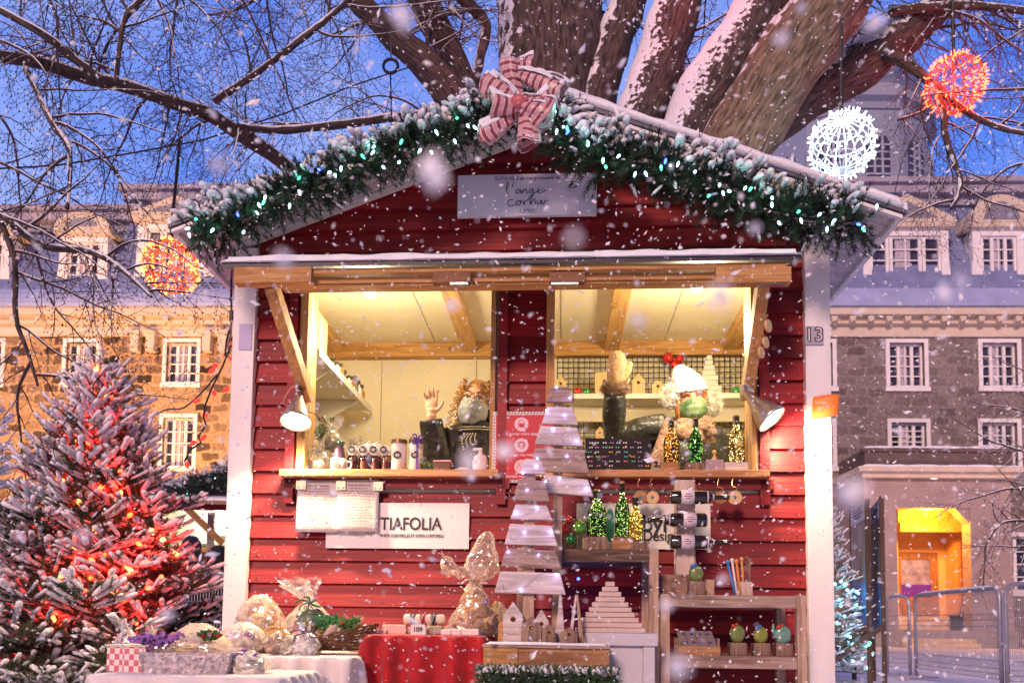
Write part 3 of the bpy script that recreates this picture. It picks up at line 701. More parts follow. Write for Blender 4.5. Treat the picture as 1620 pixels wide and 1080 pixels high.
# awning shutter: hinged at the lintel, held out by two pine braces
ay = -.46; az = S(800, 410, ay).z; al, ar = S(356, 420, ay).x, S(1264, 412, ay).x
at_z = S(800, 437, -.05).z
mb = MB(); i0 = 0
def slab(mb, x0, x1, y0, z0, y1, z1, t):
    i = len(mb.v); mb.v += [V(x0, y0, z0), V(x1, y0, z0), V(x1, y1, z1), V(x0, y1, z1), V(x0, y0, z0 + t), V(x1, y0, z0 + t), V(x1, y1, z1 + t), V(x0, y1, z1 + t)]
    for q in ((0, 3, 2, 1), (4, 5, 6, 7), (0, 1, 5, 4), (1, 2, 6, 5), (2, 3, 7, 6), (3, 0, 4, 7)): mb.face([i + k for k in q])
slab(mb, al, ar, ay - .03, az - .030, -.06, at_z, .026)
aw = mb.build('awning', mat('awning_edge', (.03, .025, .04), .5), stall)
mb = MB(); b1 = S(800, 418, ay).z; b2 = S(800, 432, ay).z; b3 = S(800, 446, ay).z
mb.bx(al + .05, ar - .05, ay - .012, ay + .04, b2 + .004, az - .032); mb.bx(al + .10, ar - .10, ay + .02, ay + .06, b3 + .012, b2 + .0)
mb.bx(S(440, 432, ay).x, ar - .13, ay + .03, ay + .09, b3 + .004, b3 + .0118); 
mb.build('awning_beam', PINE, aw)
for x0, x1 in ((370, 492), (1133, 1252)): pb = MB(); pbox(pb, SH, x0, 422, x1, 446, ay - .03, .05); pb.build('beam_end', PINE, aw)
for x0, x1 in ((684, 744), (869, 925)): pb = MB(); pbox(pb, SH, x0, 430, x1, 446, ay - .02, .03); pb.build('hinge_block', wood('dark_pine', (.26, .12, .05), (.15, .06, .03), 'x'), aw)
for x0, x1 in ((712, 740), (872, 915), (1200, 1245)): pb = MB(); pbox(pb, SH, x0, 446.5, x1, 449.5, ay - .02, .03); pb.build('hinge', mat('steel', (.5, .5, .5), .35, 1), aw)
mb = MB(); snowcap(mb, [(al + (ar - al) * i / 60, ay - .012, az - .004) for i in range(61)], .03, .030, seed=5); slab(mb, al + .01, ar - .01, ay + .005, az - .003, -.06, at_z + .027, .03)
mb.build('snow', SNOW, aw, smooth=False)
for (px, py), (qx, qy) in (((430, 452), (487, 632)), ((1207, 446), (1181, 628))):
    a = S(px, py, ay + .05); b = S(qx, qy, -.05); MB().bar(a, b, .062, .045, (1, 0, 0)).build('brace', PINEZ, stall, bevel=.002)
# clapboards seen past the right end and the number plate
np_ = thing('house_number', 'grey plate with the outlined number 13 on the right white post', 'number sign', S(1289, 530, -.058))
pb = MB(); pbox(pb, SH, 1273, 516, 1303, 545, -.062, .006); pb.build('plate', mat('grey_plate', (.42, .40, .46), .4, .3), np_)
text('13', .082, S(1288, 530, -.0635), mat('ink', (.02, .02, .025), .5), np_, bold=.0035); text('13', .082, S(1288, 530, -.0650), mat('plate_white', (.6, .55, .6), .5), np_, bold=-.0008)
pb = MB(); pbox(pb, SH, 378, 512, 398, 553, -.060, .004)
solo(pb, 'blank_sticker', 'pale lilac blank rectangle high on the left white post', 'sticker', S(388, 532, -.06), mat('lilac_paper', (.50, .45, .66), .7))
# orange card curled round the right post
mb = MB(); c = S(1300, 645, -.06); m0 = S(1283, 663, -.06); m1 = S(1322, 628, -.06)
def card(u, v):
    x = m0.x + (m1.x - m0.x) * u; return (x + .01 * v, -.062 - .035 * math.sin(u * 2.2) * (1 - .3 * v), m0.z + (m1.z - m0.z) * v + .006 * u)
mb.sheet(card, 12, 8)
cdn = solo(mb, 'orange_card', 'orange card with pale lettering curling off the right white post', 'notice', c, mat('orange_card', (.85, .22, .03), .5, var=.08, vs=8), smooth=True, solid=.002)
for k_, s_ in enumerate(('VOTRE', 'AVIS')): text(s_, .016, (c.x - .012, -.092, c.z + .012 - k_ * .02), mat('card_ink', (.9, .75, .6), .5), cdn, name='lettering')
# interior bulbs and the light they give
bulb = [(S(586, 463, .25), 'bare bulb glowing under the ceiling of the left opening'), (S(1103, 454, .26), 'bare bulb glowing at the top of the right opening')]
for p, lb in bulb:
    b_ = thing('light_bulb', lb, 'light bulb', p, group='bulbs inside the stall')
    MB().ball(p, .026, 14, 10).build('bulb_glass', glow('warm_bulb', (1, .80, .5), 26), b_, smooth=True)
    MB().lathe([(.017, .03), (.017, .08), (.006, .09), (.006, max(.1, CZ - p.z))], p, 10).build('socket', mat('white_plastic', (.8, .8, .78), .4), b_)
    lamp('stall_bulb', 'POINT', (p.x, p.y - .07, p.z - .24), 25, (1, .82, .52), SH, size=.06)
# back wall dressing of the right bay: wire grid, shelves, little houses
gx0, gx1 = S(882, 600, DEP).x, S(1186, 600, DEP).x; gz1 = CZ - .09; gz0 = S(1000, 748, DEP).z
gw = thing('wire_grid', 'black wire grid panel covering the wall behind the right counter', 'wire grid', ((gx0 + gx1) / 2, DEP - .05, gz0))
mb = MB(); n = 36
for i in range(n + 1): x = gx0 + (gx1 - gx0) * i / n; mb.bar((x, DEP - .05, gz0), (x, DEP - .05, gz1), .0045)
m_ = int((gz1 - gz0) / ((gx1 - gx0) / n))
for i in range(m_ + 1): z = gz0 + (gz1 - gz0) * i / m_; mb.bar((gx0, DEP - .054, z), (gx1, DEP - .054, z), .0045)
mb.build('wires', mat('black_wire', (.03, .025, .02), .5, .4), gw)
WS = mat('white_shelf', (.80, .76, .66), .5, var=.04)
sd_ = DEP - .28; sh = []
for y0, y1 in ((622, 634), (697, 706)):
    a = S(908, y0, sd_).x if y0 < 650 else S(930, y0, sd_).x; b = gx1 + .02; z1 = S(1000, y0, sd_).z; z0 = z1 - .028
    t = thing('wall_shelf', 'upper white wall shelf in the right opening, carrying the little houses' if y0 < 650 else 'lower white wall shelf behind the second seller', 'shelf', ((a + b) / 2, sd_, z1), group='white shelves behind the right counter')
    MB().bx(a, b, sd_, DEP - .06, z0, z1).build('board', WS, t); MB().bx(a, b, sd_ + .16, sd_ + .18, z0 - .09, z0 - .001).build('support', mat('shelf_support', (.70, .60, .42), .6), t); sh.append(z1)
LW = wood('light_wood', (.72, .50, .24), (.56, .36, .15), 'z')
def birdhouse(px, pyb, w, h, d, lab, m=None, z=None, depth=.06, fr_=SH, hole=True, peak=.32, snow=False, grp='little wooden houses', holes=1):
    "five-sided block with a drilled hole, w,h in photo pixels"
    k = 1 / fr_.sc(d); p = fr_.at(px, pyb, d); z = p.z if z is None else z; w_, h_ = w * k, h * k
    t = thing('toy_house', lab, 'wooden house', (p.x, d, z), fr_, grp)
    mb = MB().prism([(p.x - w_ / 2, z), (p.x + w_ / 2, z), (p.x + w_ / 2, z + h_ * (1 - peak)), (p.x, z + h_), (p.x - w_ / 2, z + h_ * (1 - peak))], d, d + depth)
    mb.build('block', m or LW, t, bevel=.002)
    if hole:
        for i in range(holes):
            r = w_ * .11; MB().lathe([(r, 0), (r, .002)], (p.x, d - .0022 + .001, z + h_ * (.58 - .3 * i)), 14, Euler((R(90), 0, 0))).build('hole', mat('hole_dark', (.05, .025, .01), .9), t)
            MB().lathe([(r * 1.5, 0), (r * 1.0, .0015)], (p.x, d - .0008 + .001, z + h_ * (.58 - .3 * i)), 14, Euler((R(90), 0, 0))).build('hole_rim', mat('rim_wood', (.4, .24, .1), .7), t)
    return t
zs1, zs2 = sh
birdhouse(887, 622, 17, 34, sd_ + .04, 'narrow little house at the left end of the upper shelf', z=zs1)
birdhouse(957, 622, 32, 38, sd_ + .04, 'boxy little house with two holes, behind the raised mitten', z=zs1, peak=.03, holes=2)
birdhouse(1010, 622, 20, 36, sd_ + .04, 'tallest little house on the upper shelf, right of the raised mitten', z=zs1)
birdhouse(1041, 622, 19, 25, sd_ + .04, 'short little house between the tall one and the white hat', z=zs1)
birdhouse(1062, 622, 16, 18, sd_ + .04, 'smallest little house half hidden by the white hat', z=zs1, hole=False)
birdhouse(949, 699, 14, 26, sd_ + .04, 'little house on the lower shelf left of the raised sleeve', z=zs2)
birdhouse(988, 699, 16, 34, sd_ + .04, 'little house on the lower shelf right of the raised sleeve', z=zs2)
birdhouse(1019, 699, 15, 28, sd_ + .04, 'little house on the lower shelf over the shoulder', z=zs2)
def bauble(p, r, c, lab, grp, fr_=SH, cap=True):
    t = thing('bauble', lab, 'bauble', (p[0], p[1], p[2] - r), fr_, grp)
    MB().ball(p, r, 16, 12).build('ball', mat('bauble_%d_%d_%d' % tuple(int(q * 99) for q in c), c, .12, .35, coat=1), t, smooth=True)
    MB().lathe([(r * .25, r * .93), (r * .25, r * 1.2), (.001, r * 1.22)], p, 10).build('cap', mat('gold', (.8, .6, .25), .3, 1), t); return t
k = 1 / SH.sc(sd_)
def shb(px, py, rpx, c, lab, g, d, z=None):
    p = S(px, py, d); r = rpx / SH.sc(d); bauble((p.x, p.y, (z + r) if z is not None else p.z), r, c, lab, g)
REDC, GRNC = (.55, .01, .01), (.02, .30, .04)
shb(914, 613, 7, REDC, 'small red bauble at the left of the upper shelf', 'baubles on the upper shelf', sd_ + .05, zs1)
shb(928, 611, 6.5, GRNC, 'green bauble touching the small red one on the shelf', 'baubles on the upper shelf', sd_ + .05, zs1)
shb(1165, 612, 7, GRNC, 'green bauble at the right end of the upper shelf', 'baubles on the upper shelf', sd_ + .05, zs1)
for (x, y, r_), lb in (((1057, 566, 9), 'largest red bauble hanging left on the wire grid'), ((1075, 568, 7), 'red bauble hanging right on the wire grid'), ((1067, 577, 7), 'lowest red bauble hanging on the wire grid')):
    shb(x, y, r_, REDC, lb, 'red baubles hung on the wire grid', DEP - .09)
def slattree(px, pyb, pyt, wb, wt, n, d, lab, z, m, depth=.09, fr_=SH, jitter=0):
    "stacked-batten tree: n horizontal slats shrinking upwards"
    p = fr_.at(px, pyb, d); k = 1 / fr_.sc(d); H = (pyb - pyt) * k; t = thing('batten_tree', lab, 'wooden tree', (p.x, d, z), fr_); rr = random.Random(int(px))
    for i in range(n):
        w_ = (wb + (wt - wb) * i / (n - 1)) * k / 2; z0 = z + H * i / n; x = p.x + rr.uniform(-1, 1) * jitter
        MB().box((x, d + depth / 2, z0 + H / n / 2), (w_ * 2, depth * (1 - .6 * i / n), H / n - .002), Euler((0, 0, rr.uniform(-1, 1) * .05))).build('batten', m, t, bevel=.0015)
    return t
WHW = mat('whitewashed_wood', (.74, .70, .60), .6, var=.06, vs=10)
slattree(1123, 622, 554, 38, 8, 8, sd_ + .05, 'white stacked batten tree beside the hat on the upper shelf', zs1, WHW, jitter=.008)
# interior shelf on the left wall with bottles and sprigs
ls = thing('side_shelf', 'white shelf running back along the left inside wall', 'shelf', (xL + .04, .7, S(530, 578, .4).z))
lz = S(530, 578, .4).z; xi = S(530, 578, .4).x
MB().bx(xL + .036, xi, .15, DEP - .09, lz - .02, lz).build('board', WS, ls); MB().bx(xi - .012, xi, .15, DEP - .09, lz - .035, lz - .021).build('lip', WS, ls)
for y in (.4, .95): MB().prism([(xL + .036, lz - .021), (xi - .02, lz - .021), (xL + .036, lz - .2)], y, y + .015).build('bracket', WS, ls)
rr = random.Random(4)
for i in range(9):
    y = .5 + i * .075; x = xi - .04; hgt = rr.uniform(.07, .12)
    t = thing('small_bottle', ('first', 'second', 'third', 'fourth', 'fifth', 'sixth', 'seventh', 'eighth', 'rearmost')[i] + ' small dark-capped bottle from the front on the left inside shelf', 'bottle', (x, y, lz), group='bottles on the left inside shelf')
    MB().lathe([(.0, 0), (.018, 0), (.018, hgt * .6), (.008, hgt * .72), (.008, hgt * .8)], (x, y, lz), 10).build('body', [glass('clear_glass', (.8, .8, .7)), mat('white_plastic'), mat('amber_glass', (.4, .18, .03), .15)][i % 3], t, smooth=True)
    MB().lathe([(.010, hgt * .8), (.010, hgt), (.0, hgt)], (x, y, lz), 10).build('cap', mat('cap_dark', (.06, .04, .03), .4), t)
# framed picture and orange flowers near the front end of that shelf
p = S(505, 520, .32); t = thing('framed_print', 'upright green and grey framed print leaning at the front end of the inside shelf', 'picture', (xi - .02, .28, lz))
MB().bx(xi - .05, xi - .03, .2, .36, lz, lz + .2).build('frame', mat('copper_frame', (.45, .2, .06), .5), t); MB().bx(xi - .0295, xi - .028, .215, .345, lz + .015, lz + .185).build('print', mat('print_green', (.35, .45, .15), .6, c2=(.1, .13, .12), vs=12), t)
# ================================================================ trees
W_ = WORLD.at
BARK = snowy('bark', (.016, .011, .011), (.13, .092, .080), .70, (-.75, -.15, .75), 9, uv=True, st=(3.2, .95, 1), bump=1.0, bs=9)
BARK2 = snowy('pale_bark', (.045, .030, .020), (.30, .21, .14), .88, (-.75, -.15, .75), 9, uv=True, st=(3.2, .8, 1), bump=1.0, bs=9)
BARK3 = snowy('snowy_bark', (.016, .011, .011), (.13, .092, .080), .67, (-.8, -.2, .6), 26, uv=True, st=(3.2, .95, 1), bump=1.0, bs=9)
TWIG = mat('twig_bark', (.055, .028, .03), .8, var=.3, vs=3)
def limbpts(pts, Y0, Y1, n=7):
    s = spline(pts, n); out = []; rad = []
    for i, (a, b, r) in enumerate(s):
        Y = Y0 + (Y1 - Y0) * i / (len(s) - 1); out.append(W_(a, b, Y)); rad.append(r / WORLD.sc(Y))
    return out, rad
def finelimb(mb, pts, rad, sides, seed):
    "resampled limb with ridged bark"
    mb.tube(pts, rad, sides, jit=.22, seed=seed, uvs=True)
bt = thing('bare_tree', 'huge old bare tree with a thick forked trunk rising behind the stall roof', 'tree', W_(905, 985, 7.4) * 1 - V(0, 0, .6), WORLD)
LB = {}
def limb(nm, pts, Y0, Y1, m=BARK, sides=22, snow=0, n=7):
    p, r = limbpts(pts, Y0, Y1, n); mb = MB(); finelimb(mb, p, r, sides, len(LB)); o = mb.build(nm, m, bt, smooth=True); LB[len(LB)] = (p, r)
    if snow:
        sn = MB(); up = [q + V(0, 0, rr * .82) for q, rr in zip(p, r)]; snowcap(sn, up, [rr * .62 + .004 for rr in r], [rr * .30 * snow + .012 for rr in r], 6, seed=len(LB)); sn.build('snow', SNOW, o, smooth=True)
    return o
limb('trunk', [(930, 1090, 105), (925, 800, 100), (915, 560, 92), (893, 360, 84), (874, 220, 80), (868, 100, 85), (872, 0, 90), (878, -140, 92), (870, -420, 74), (900, -760, 56), (880, -1200, 30), (930, -1600, 8)], 7.4, 7.2, sides=40, n=9)
limb('limb', [(900, 420, 40), (925, 260, 36), (950, 140, 31), (982, 40, 29), (1008, -60, 27), (1040, -320, 22), (1020, -620, 14), (1060, -900, 5)], 7.2, 7.0)
limb('limb', [(930, 470, 56), (985, 290, 48), (1018, 170, 41), (1052, 70, 39), (1085, -60, 37), (1150, -340, 30), (1190, -700, 20), (1180, -1050, 6)], 7.0, 6.6, BARK3)
limb('limb', [(950, 520, 70), (1040, 330, 60), (1100, 205, 54), (1162, 95, 52), (1236, -50, 50), (1350, -320, 38), (1400, -700, 24), (1480, -1050, 6)], 6.8, 6.3, BARK3)
limb('limb', [(980, 560, 70), (1080, 380, 60), (1158, 245, 58), (1222, 140, 58), (1290, 40, 60), (1350, -60, 60), (1500, -300, 46), (1560, -650, 30), (1680, -1000, 8)], 6.6, 5.9, BARK2)
limb('limb', [(1000, 560, 60), (1110, 350, 46), (1190, 228, 38), (1262, 165, 36), (1345, 115, 36), (1420, 65, 32), (1475, 22, 27), (1540, -40, 24), (1680, -150, 19), (1800, -330, 13), (1960, -480, 5)], 6.7, 6.6, BARK, snow=1)
limb('limb', [(850, 520, 45), (790, 330, 34), (748, 215, 27), (705, 140, 25), (655, 85, 23), (600, 35, 19), (540, -25, 16), (430, -150, 13), (360, -330, 9), (250, -480, 4)], 7.1, 6.4)
limb('limb', [(860, 480, 40), (800, 290, 30), (757, 180, 19), (728, 110, 18), (695, 50, 22), (650, -40, 22), (590, -260, 18), (600, -520, 12), (540, -760, 5)], 7.2, 6.8)
limb('limb', [(880, 640, 40), (720, 470, 26), (560, 340, 15), (470, 278, 11.5), (430, 245, 11), (380, 214, 11), (330, 182, 10.5), (280, 165, 9.5), (200, 138, 9.5), (130, 122, 10), (60, 100, 9), (-40, 84, 8)], 6.8, 5.2, sides=14, snow=1.4)
limb('limb', [(160, 128, 7), (110, 88, 6.5), (60, 50, 5.5), (-30, 2, 5)], 5.35, 5.0, sides=12, snow=1)
limb('limb', [(800, 330, 22), (700, 200, 11), (640, 186, 7), (540, 198, 6), (440, 207, 5.5), (376, 200, 4.5)], 6.9, 5.6, sides=12, snow=1.4)
limb('limb', [(183, 132, 4), (190, 70, 4), (200, 25, 4.5), (236, -20, 4.5), (290, -160, 5), (300, -300, 2)], 5.3, 5.2, sides=8, snow=.6)
limb('limb', [(40, 108, 5), (60, 150, 4), (85, 200, 5), (110, 240, 4), (107, 330, 3)], 5.25, 5.0, sides=8, snow=.8)
limb('limb', [(1395, 78, 11), (1432, 100, 9), (1466, 126, 7), (1490, 170, 6), (1497, 220, 5), (1520, 290, 4), (1505, 330, 3)], 6.5, 6.2, sides=8)
limb('limb', [(1405, 20, 9), (1470, 12, 7), (1540, 10, 6), (1640, 20, 5)], 6.5, 6.3, sides=8, snow=.6)
limb('limb', [(1466, 126, 6), (1530, 178, 5), (1590, 205, 4), (1650, 215, 3)], 6.4, 6.2, sides=8, snow=.6)
limb('limb', [(735, 190, 9), (760, 90, 8), (768, 40, 9), (740, 5, 10), (700, -40, 9), (640, -180, 7), (650, -340, 3)], 7.1, 6.8, sides=10)
limb('limb', [(-30, 310, 6), (60, 385, 5.5), (140, 398, 4.5), (190, 425, 3.5), (240, 470, 2)], 4.9, 4.8, sides=8, snow=1)
limb('limb', [(-30, 290, 5), (20, 400, 5), (25, 500, 4), (45, 560, 3), (60, 610, 2)], 4.9, 4.8, sides=8)
limb('limb', [(340, 160, 6), (400, 120, 5), (480, 60, 5), (530, 20, 4), (570, -20, 4)], 6, 5.6, sides=8, snow=.8)
tw_ = MB(); tsn = MB(); rt = random.Random(11)
def rv(): return V(rt.uniform(-1, 1), rt.uniform(-1, 1), rt.uniform(-1, 1))
def grow(p, d, ln, r, dep, droop):
    n = max(3, int(ln / .07)) if dep > 0 else 3; pts = [p.copy()]; rad = [r]; q = p.copy(); dd = d.normalized(); cur = rv() * .16
    for i in range(n):
        dd = (dd + cur * .5 + rv() * .16 + V(0, 0, droop * .10)).normalized(); dd.y *= .75; q = q + dd * (ln / n); pts.append(q.copy()); rad.append(max(.0012, r * (1 - .8 * (i + 1) / n)))
    tw_.tube(pts, rad, 5 if r > .009 else 3, caps=False)
    if dep == 0:
        tw_.ball(q, .0042, 4, 3, (1, 1, 1.5)); return
    if r > .006: snowcap(tsn, [a + V(0, 0, rr * .8) for a, rr in zip(pts, rad)], [rr * .7 for rr in rad], [rr * .8 for rr in rad], 3)
    m = max(3, int(ln / (.085 if dep > 1 else .036)))
    for i in range(m):
        t = (i + .6 + rt.uniform(-.3, .3)) / m * n; k = min(n - 1, int(t)); a = pts[k].lerp(pts[k + 1], t - k); td = (pts[k + 1] - pts[k]).normalized()
        side = td.cross(V(0, 1, 0)) * (1 if i % 2 else -1); nd = td * .75 + side * rt.uniform(.5, 1.0) + rv() * .25 + V(0, 0, -.12)
        if dep > 1: grow(a, nd, ln * rt.uniform(.28, .5) * (1 - .45 * i / m), rad[k] * .55, dep - 1, droop)
        else: grow(a, nd, rt.uniform(.025, .085), .0017, 0, 0)
for li, cnt, lo, hi in ((6, 6, .35, 1), (7, 4, .3, 1), (8, 26, .35, 1), (9, 9, 0, 1), (10, 11, .25, 1), (11, 7, 0, 1), (12, 6, .2, 1), (13, 9, .1, 1), (14, 7, .1, 1), (15, 7, .2, 1), (16, 4, .2, 1), (17, 10, .1, 1), (18, 6, .1, 1), (19, 9, .2, 1), (2, 2, .5, .8), (5, 5, .6, 1)):
    p, r = LB[li]
    for i in range(cnt):
        t = (lo + (hi - lo) * (i + rt.random()) / cnt) * (len(p) - 1); k = min(len(p) - 2, int(t)); a = p[k].lerp(p[k + 1], t - k); td = (p[k + 1] - p[k]).normalized()
        side = td.cross(V(0, 1, 0)) * rt.choice((1, -1)); dr = rt.choice((-1.4, -.6, .3))
        grow(a, td * .5 + side * .9 + rv() * .3, rt.uniform(.5, 1.15), rt.uniform(.006, .011), 2, dr)
for li in (0, 1, 2, 3, 4, 5, 6, 7):                           # the upper crown
    p, r = LB[li]; k0 = next(i for i, q in enumerate(p) if q.z > 5.2)
    for i in range(7): k = min(len(p) - 2, k0 + int((i + .5) / 7 * (len(p) - k0))); td = (p[k + 1] - p[k]).normalized(); grow(p[k], td * .6 + rv() + V(0, 0, .2), rt.uniform(.9, 1.7), .016, 2, -.2)
# boughs that reach in from above the frame
for px, py, Y, dx, dz, ln in ((60, -40, 5.2, .4, -1, 1.3), (150, -40, 5.6, .2, -1, 1.1), (300, -40, 5.8, -.4, -1, 1.4), (420, -40, 6, .1, -1, 1.4), (500, -40, 6.2, .5, -1, 1.3), (360, -40, 5.6, .8, -1, 1.5), (240, -20, 5.4, .6, -1, 1.2), (610, -40, 6.4, -.5, -1, 1.2), (690, -40, 6.6, .2, -1, 1.0), (1450, -30, 6.6, .3, -1, .8), (1540, -30, 6.3, -.3, -1, 1.0), (1640, 40, 6.2, -1, -.3, 1.1), (1640, 140, 6.2, -1, -.1, 1.0), (1640, 260, 6.2, -1, .2, .9), (-30, 160, 5, 1, -.3, 1.0), (-30, 240, 5, 1, -.5, 1.1), (-30, 330, 4.8, 1, -.4, 1.0), (-30, 60, 5, 1, .1, .9), (1120, -30, 7.2, -.2, -1, .8), (1420, 190, 6.4, 1, .3, .8), (1100, 120, 7.5, -.4, 1, .6)):
    grow(W_(px, py, Y), V(dx, rt.uniform(-.2, .2), dz), ln, .011, 2, -.5)
o = tw_.build('twigs', TWIG, bt); o['kind'] = 'stuff'
if tsn.v: q = tsn.build('snow', SNOW, bt); q['kind'] = 'stuff'
# bare shrub at the right edge
sb = thing('bare_shrub', 'bare snow-dusted shrub reaching in from the right edge before the entrance', 'shrub', (8.2, 12, 0), WORLD)
tw_ = MB(); tsn = MB()
for px, py, Y, dx, dz, ln, r in ((1660, 720, 11.5, -1, .25, 1.6, .02), (1660, 770, 11.5, -1, .05, 1.7, .022), (1660, 830, 11.5, -1, .35, 1.9, .024), (1660, 660, 11.5, -1, .1, 1.3, .016), (1650, 600, 11.5, -1, .3, .9, .012), (1660, 860, 11.5, -1, .1, 1.4, .018)):
    grow(W_(px, py, Y), V(dx, 0, dz), ln, r, 2, -.1)
tw_.tube([(8.2, 12, 0), (8.0, 11.8, 1), (W_(1660, 830, 11.5)), (W_(1660, 600, 11.5))], [.08, .06, .04, .02], 8)
o = tw_.build('branches', TWIG, sb); o['kind'] = 'stuff'; q = tsn.build('snow', SNOW, sb); q['kind'] = 'stuff'
# ---------------------------------------------------------------- conifers
NEEDLE = mat('needles', (.035, .075, .030), .6, var=.45, vs=6); NEEDB = mat('needles_brown', (.040, .052, .020), .65, var=.5, vs=5)
FROST = mat('frosted_needles', (.40, .40, .38), .8, var=.3, vs=12)
def needles(mb, pts, ln, dens, rr, w=.0016, flat=0):
    "short flat blades all round a sprig"
    tot = 0
    for a, b in zip(pts, pts[1:]):
        d = (b - a); L_ = d.length
        if L_ < 1e-6: continue
        d.normalize(); u = d.orthogonal().normalized(); v = d.cross(u); n = max(1, int(L_ * dens))
        for i in range(n):
            t = rr.random(); th = rr.uniform(0, 6.283); o = (u * math.cos(th) + v * math.sin(th)); q = a + d * (L_ * t)
            dirn = (o + d * rr.uniform(.5, 1.1)).normalized() * ln * rr.uniform(.7, 1.15); s = dirn.cross(o.cross(d)).normalized() * w if True else 0
            s = d.cross(o) * w; k = len(mb.v); mb.v += [q - s, q + s, q + dirn]; mb.face([k, k + 1, k + 2])
def lump(mb, pts, r, rr, seg=7):
    "rounded finger of snow resting along a sprig"
    sd = rr.uniform(0, 99); m = 6; n = len(pts); a0, b0 = pts[0], pts[-1]; L_ = (b0 - a0).length; i0 = len(mb.v); up = V(0, 0, 1); e = min(r * .8, .02)
    d = (b0 - a0).normalized() if L_ > 1e-6 else V(1, 0, 0); P_ = []
    for i in range(m + 1):
        u = i / m * (n - 1); k = min(n - 2, int(u)); P_.append(pts[k].lerp(pts[k + 1], u - k) + d * (e * (2 * i / m - 1)))
    x = d.cross(up); x = x.normalized() if x.length > .1 else V(1, 0, 0); y = x.cross(d).normalized()
    if y.z < 0: y = -y
    for i, p in enumerate(P_):
        u = 2 * i / m - 1; q = r * max(.05, 1 - abs(u) ** 3.2) ** .5 * (1 + .30 * noise.noise(V(i * 1.7, sd, 0)))
        for j in range(seg):
            a = 2 * math.pi * j / seg; w_ = 1 + .14 * noise.noise(V(i * 2.1, j * 1.3, sd)); mb.v.append(p + x * (math.cos(a) * q * w_) + y * (math.sin(a) * q * .78 * w_ + r * .5))
        if i:
            for j in range(seg): a = i0 + (i - 1) * seg; j2 = (j + 1) % seg; mb.face([a + j, a + j2, a + seg + j2, a + seg + j])
    mb.face([i0 + j for j in reversed(range(seg))]); e = i0 + m * seg; mb.face([e + j for j in range(seg)])
def conifer(T, base, H, Rr, n, seed, snow_r=.013, dens=420, nl=.018, lam=.5, sp=.055, needm=NEEDLE, front=None):
    rr = random.Random(seed); base = Vector(base); nm = MB(); wd = MB(); sn = MB()
    wd.tube([base, base + V(0, 0, H * .5), base + V(.01, 0, H)], [.045 * Rr / .7, .03 * Rr / .7, .006], 8); tips = []
    for i in range(n):
        u = (i + .5) / n; h = H * (1 - (1 - u) ** .9 * .99) * .97; h = H * (.05 + .93 * u); az = i * 2.39996 + rr.uniform(-.3, .3)
        if front and math.sin(az) > .55 and rr.random() < .6: continue
        ln = (Rr * (1 - h / H) ** .82 + .05) * rr.uniform(.82, 1.12); rise = .12 + .75 * (h / H) ** 2.2; dirn = V(math.cos(az), math.sin(az), rise).normalized()
        m = 6; pts = [base + V(0, 0, h)]; d = dirn.copy()
        for k in range(m): d = (d + V(0, 0, -.06 + .03 * k) + V(rr.uniform(-1, 1), rr.uniform(-1, 1), rr.uniform(-1, 1)) * .05).normalized(); pts.append(pts[-1] + d * ln / m)
        wd.tube(pts, [.009 * (1 - .8 * k / m) * max(.5, ln / .5) for k in range(m + 1)], 4, caps=False)
        nb = max(2, int(ln / sp))
        for j in range(nb + 1):
            t = (.22 + .78 * j / nb) * m; k = min(m - 1, int(t)); a = pts[k].lerp(pts[k + 1], t - k); td = (pts[k + 1] - pts[k]).normalized()
            sides = (1, -1) if j < nb else (0,)
            for s in sides:
                l2 = ln * lam * (1 - .68 * j / nb) * rr.uniform(.7, 1.15) + .03
                if s == 0: l2 = .07
                l2 = min(l2, .24); sd = td.cross(V(0, 0, 1)).normalized() * s; dd = (td * (.75 if s else 1) + sd * .8 + V(0, 0, rr.uniform(-.1, .35))).normalized()
                sp_ = [a]; 
                for q in range(3): dd = (dd + V(0, 0, .07)).normalized(); sp_.append(sp_[-1] + dd * l2 / 3)
                needles(nm, sp_, nl, dens, rr)
                if rr.random() < .66: c = rr.choice((0, 0, 1)); lump(sn, sp_[c:] + [sp_[-1] + dd * rr.uniform(-.004, .012)], snow_r * rr.uniform(.5, 1.15), rr)
                tips.append(sp_[-1])
                if l2 > .13:
                    for s2 in (1, -1):
                        e = sp_[1] + (sp_[2] - sp_[1]) * rr.random(); d3 = (dd + dd.cross(V(0, 0, 1)) * s2 * .9 + V(0, 0, rr.uniform(0, .3))).normalized(); q3 = [e, e + d3 * l2 * .25, e + d3 * l2 * .48]
                        needles(nm, q3, nl, dens, rr)
                        if rr.random() < .25: lump(sn, q3[1:], snow_r * rr.uniform(.6, 1.1), rr, 5)
    wd.build('trunk', mat('fir_wood', (.10, .05, .03), .8), T); c = nm.build('crown', needm, T); s = sn.build('snow', SNOW, T, smooth=True); s['kind'] = 'stuff'
    return tips
tb = V(W_(152, 900, 4.15).x, 4.15, 0); TH = W_(152, 583, 4.15).z
ct = thing('christmas_tree', 'big snow-laden Christmas tree with glowing red bulbs beside the left white post', 'Christmas tree', tb, WORLD)
tips = conifer(ct, tb + V(0, 0, .12), TH - .12, .72, 210, 3, .0135, 600, .024, needm=NEEDB, front=True)
rb = random.Random(5); RB = glow('red_bulb', (1, .045, .012), 15); AB = glow('amber_core', (1, .20, .03), 22)
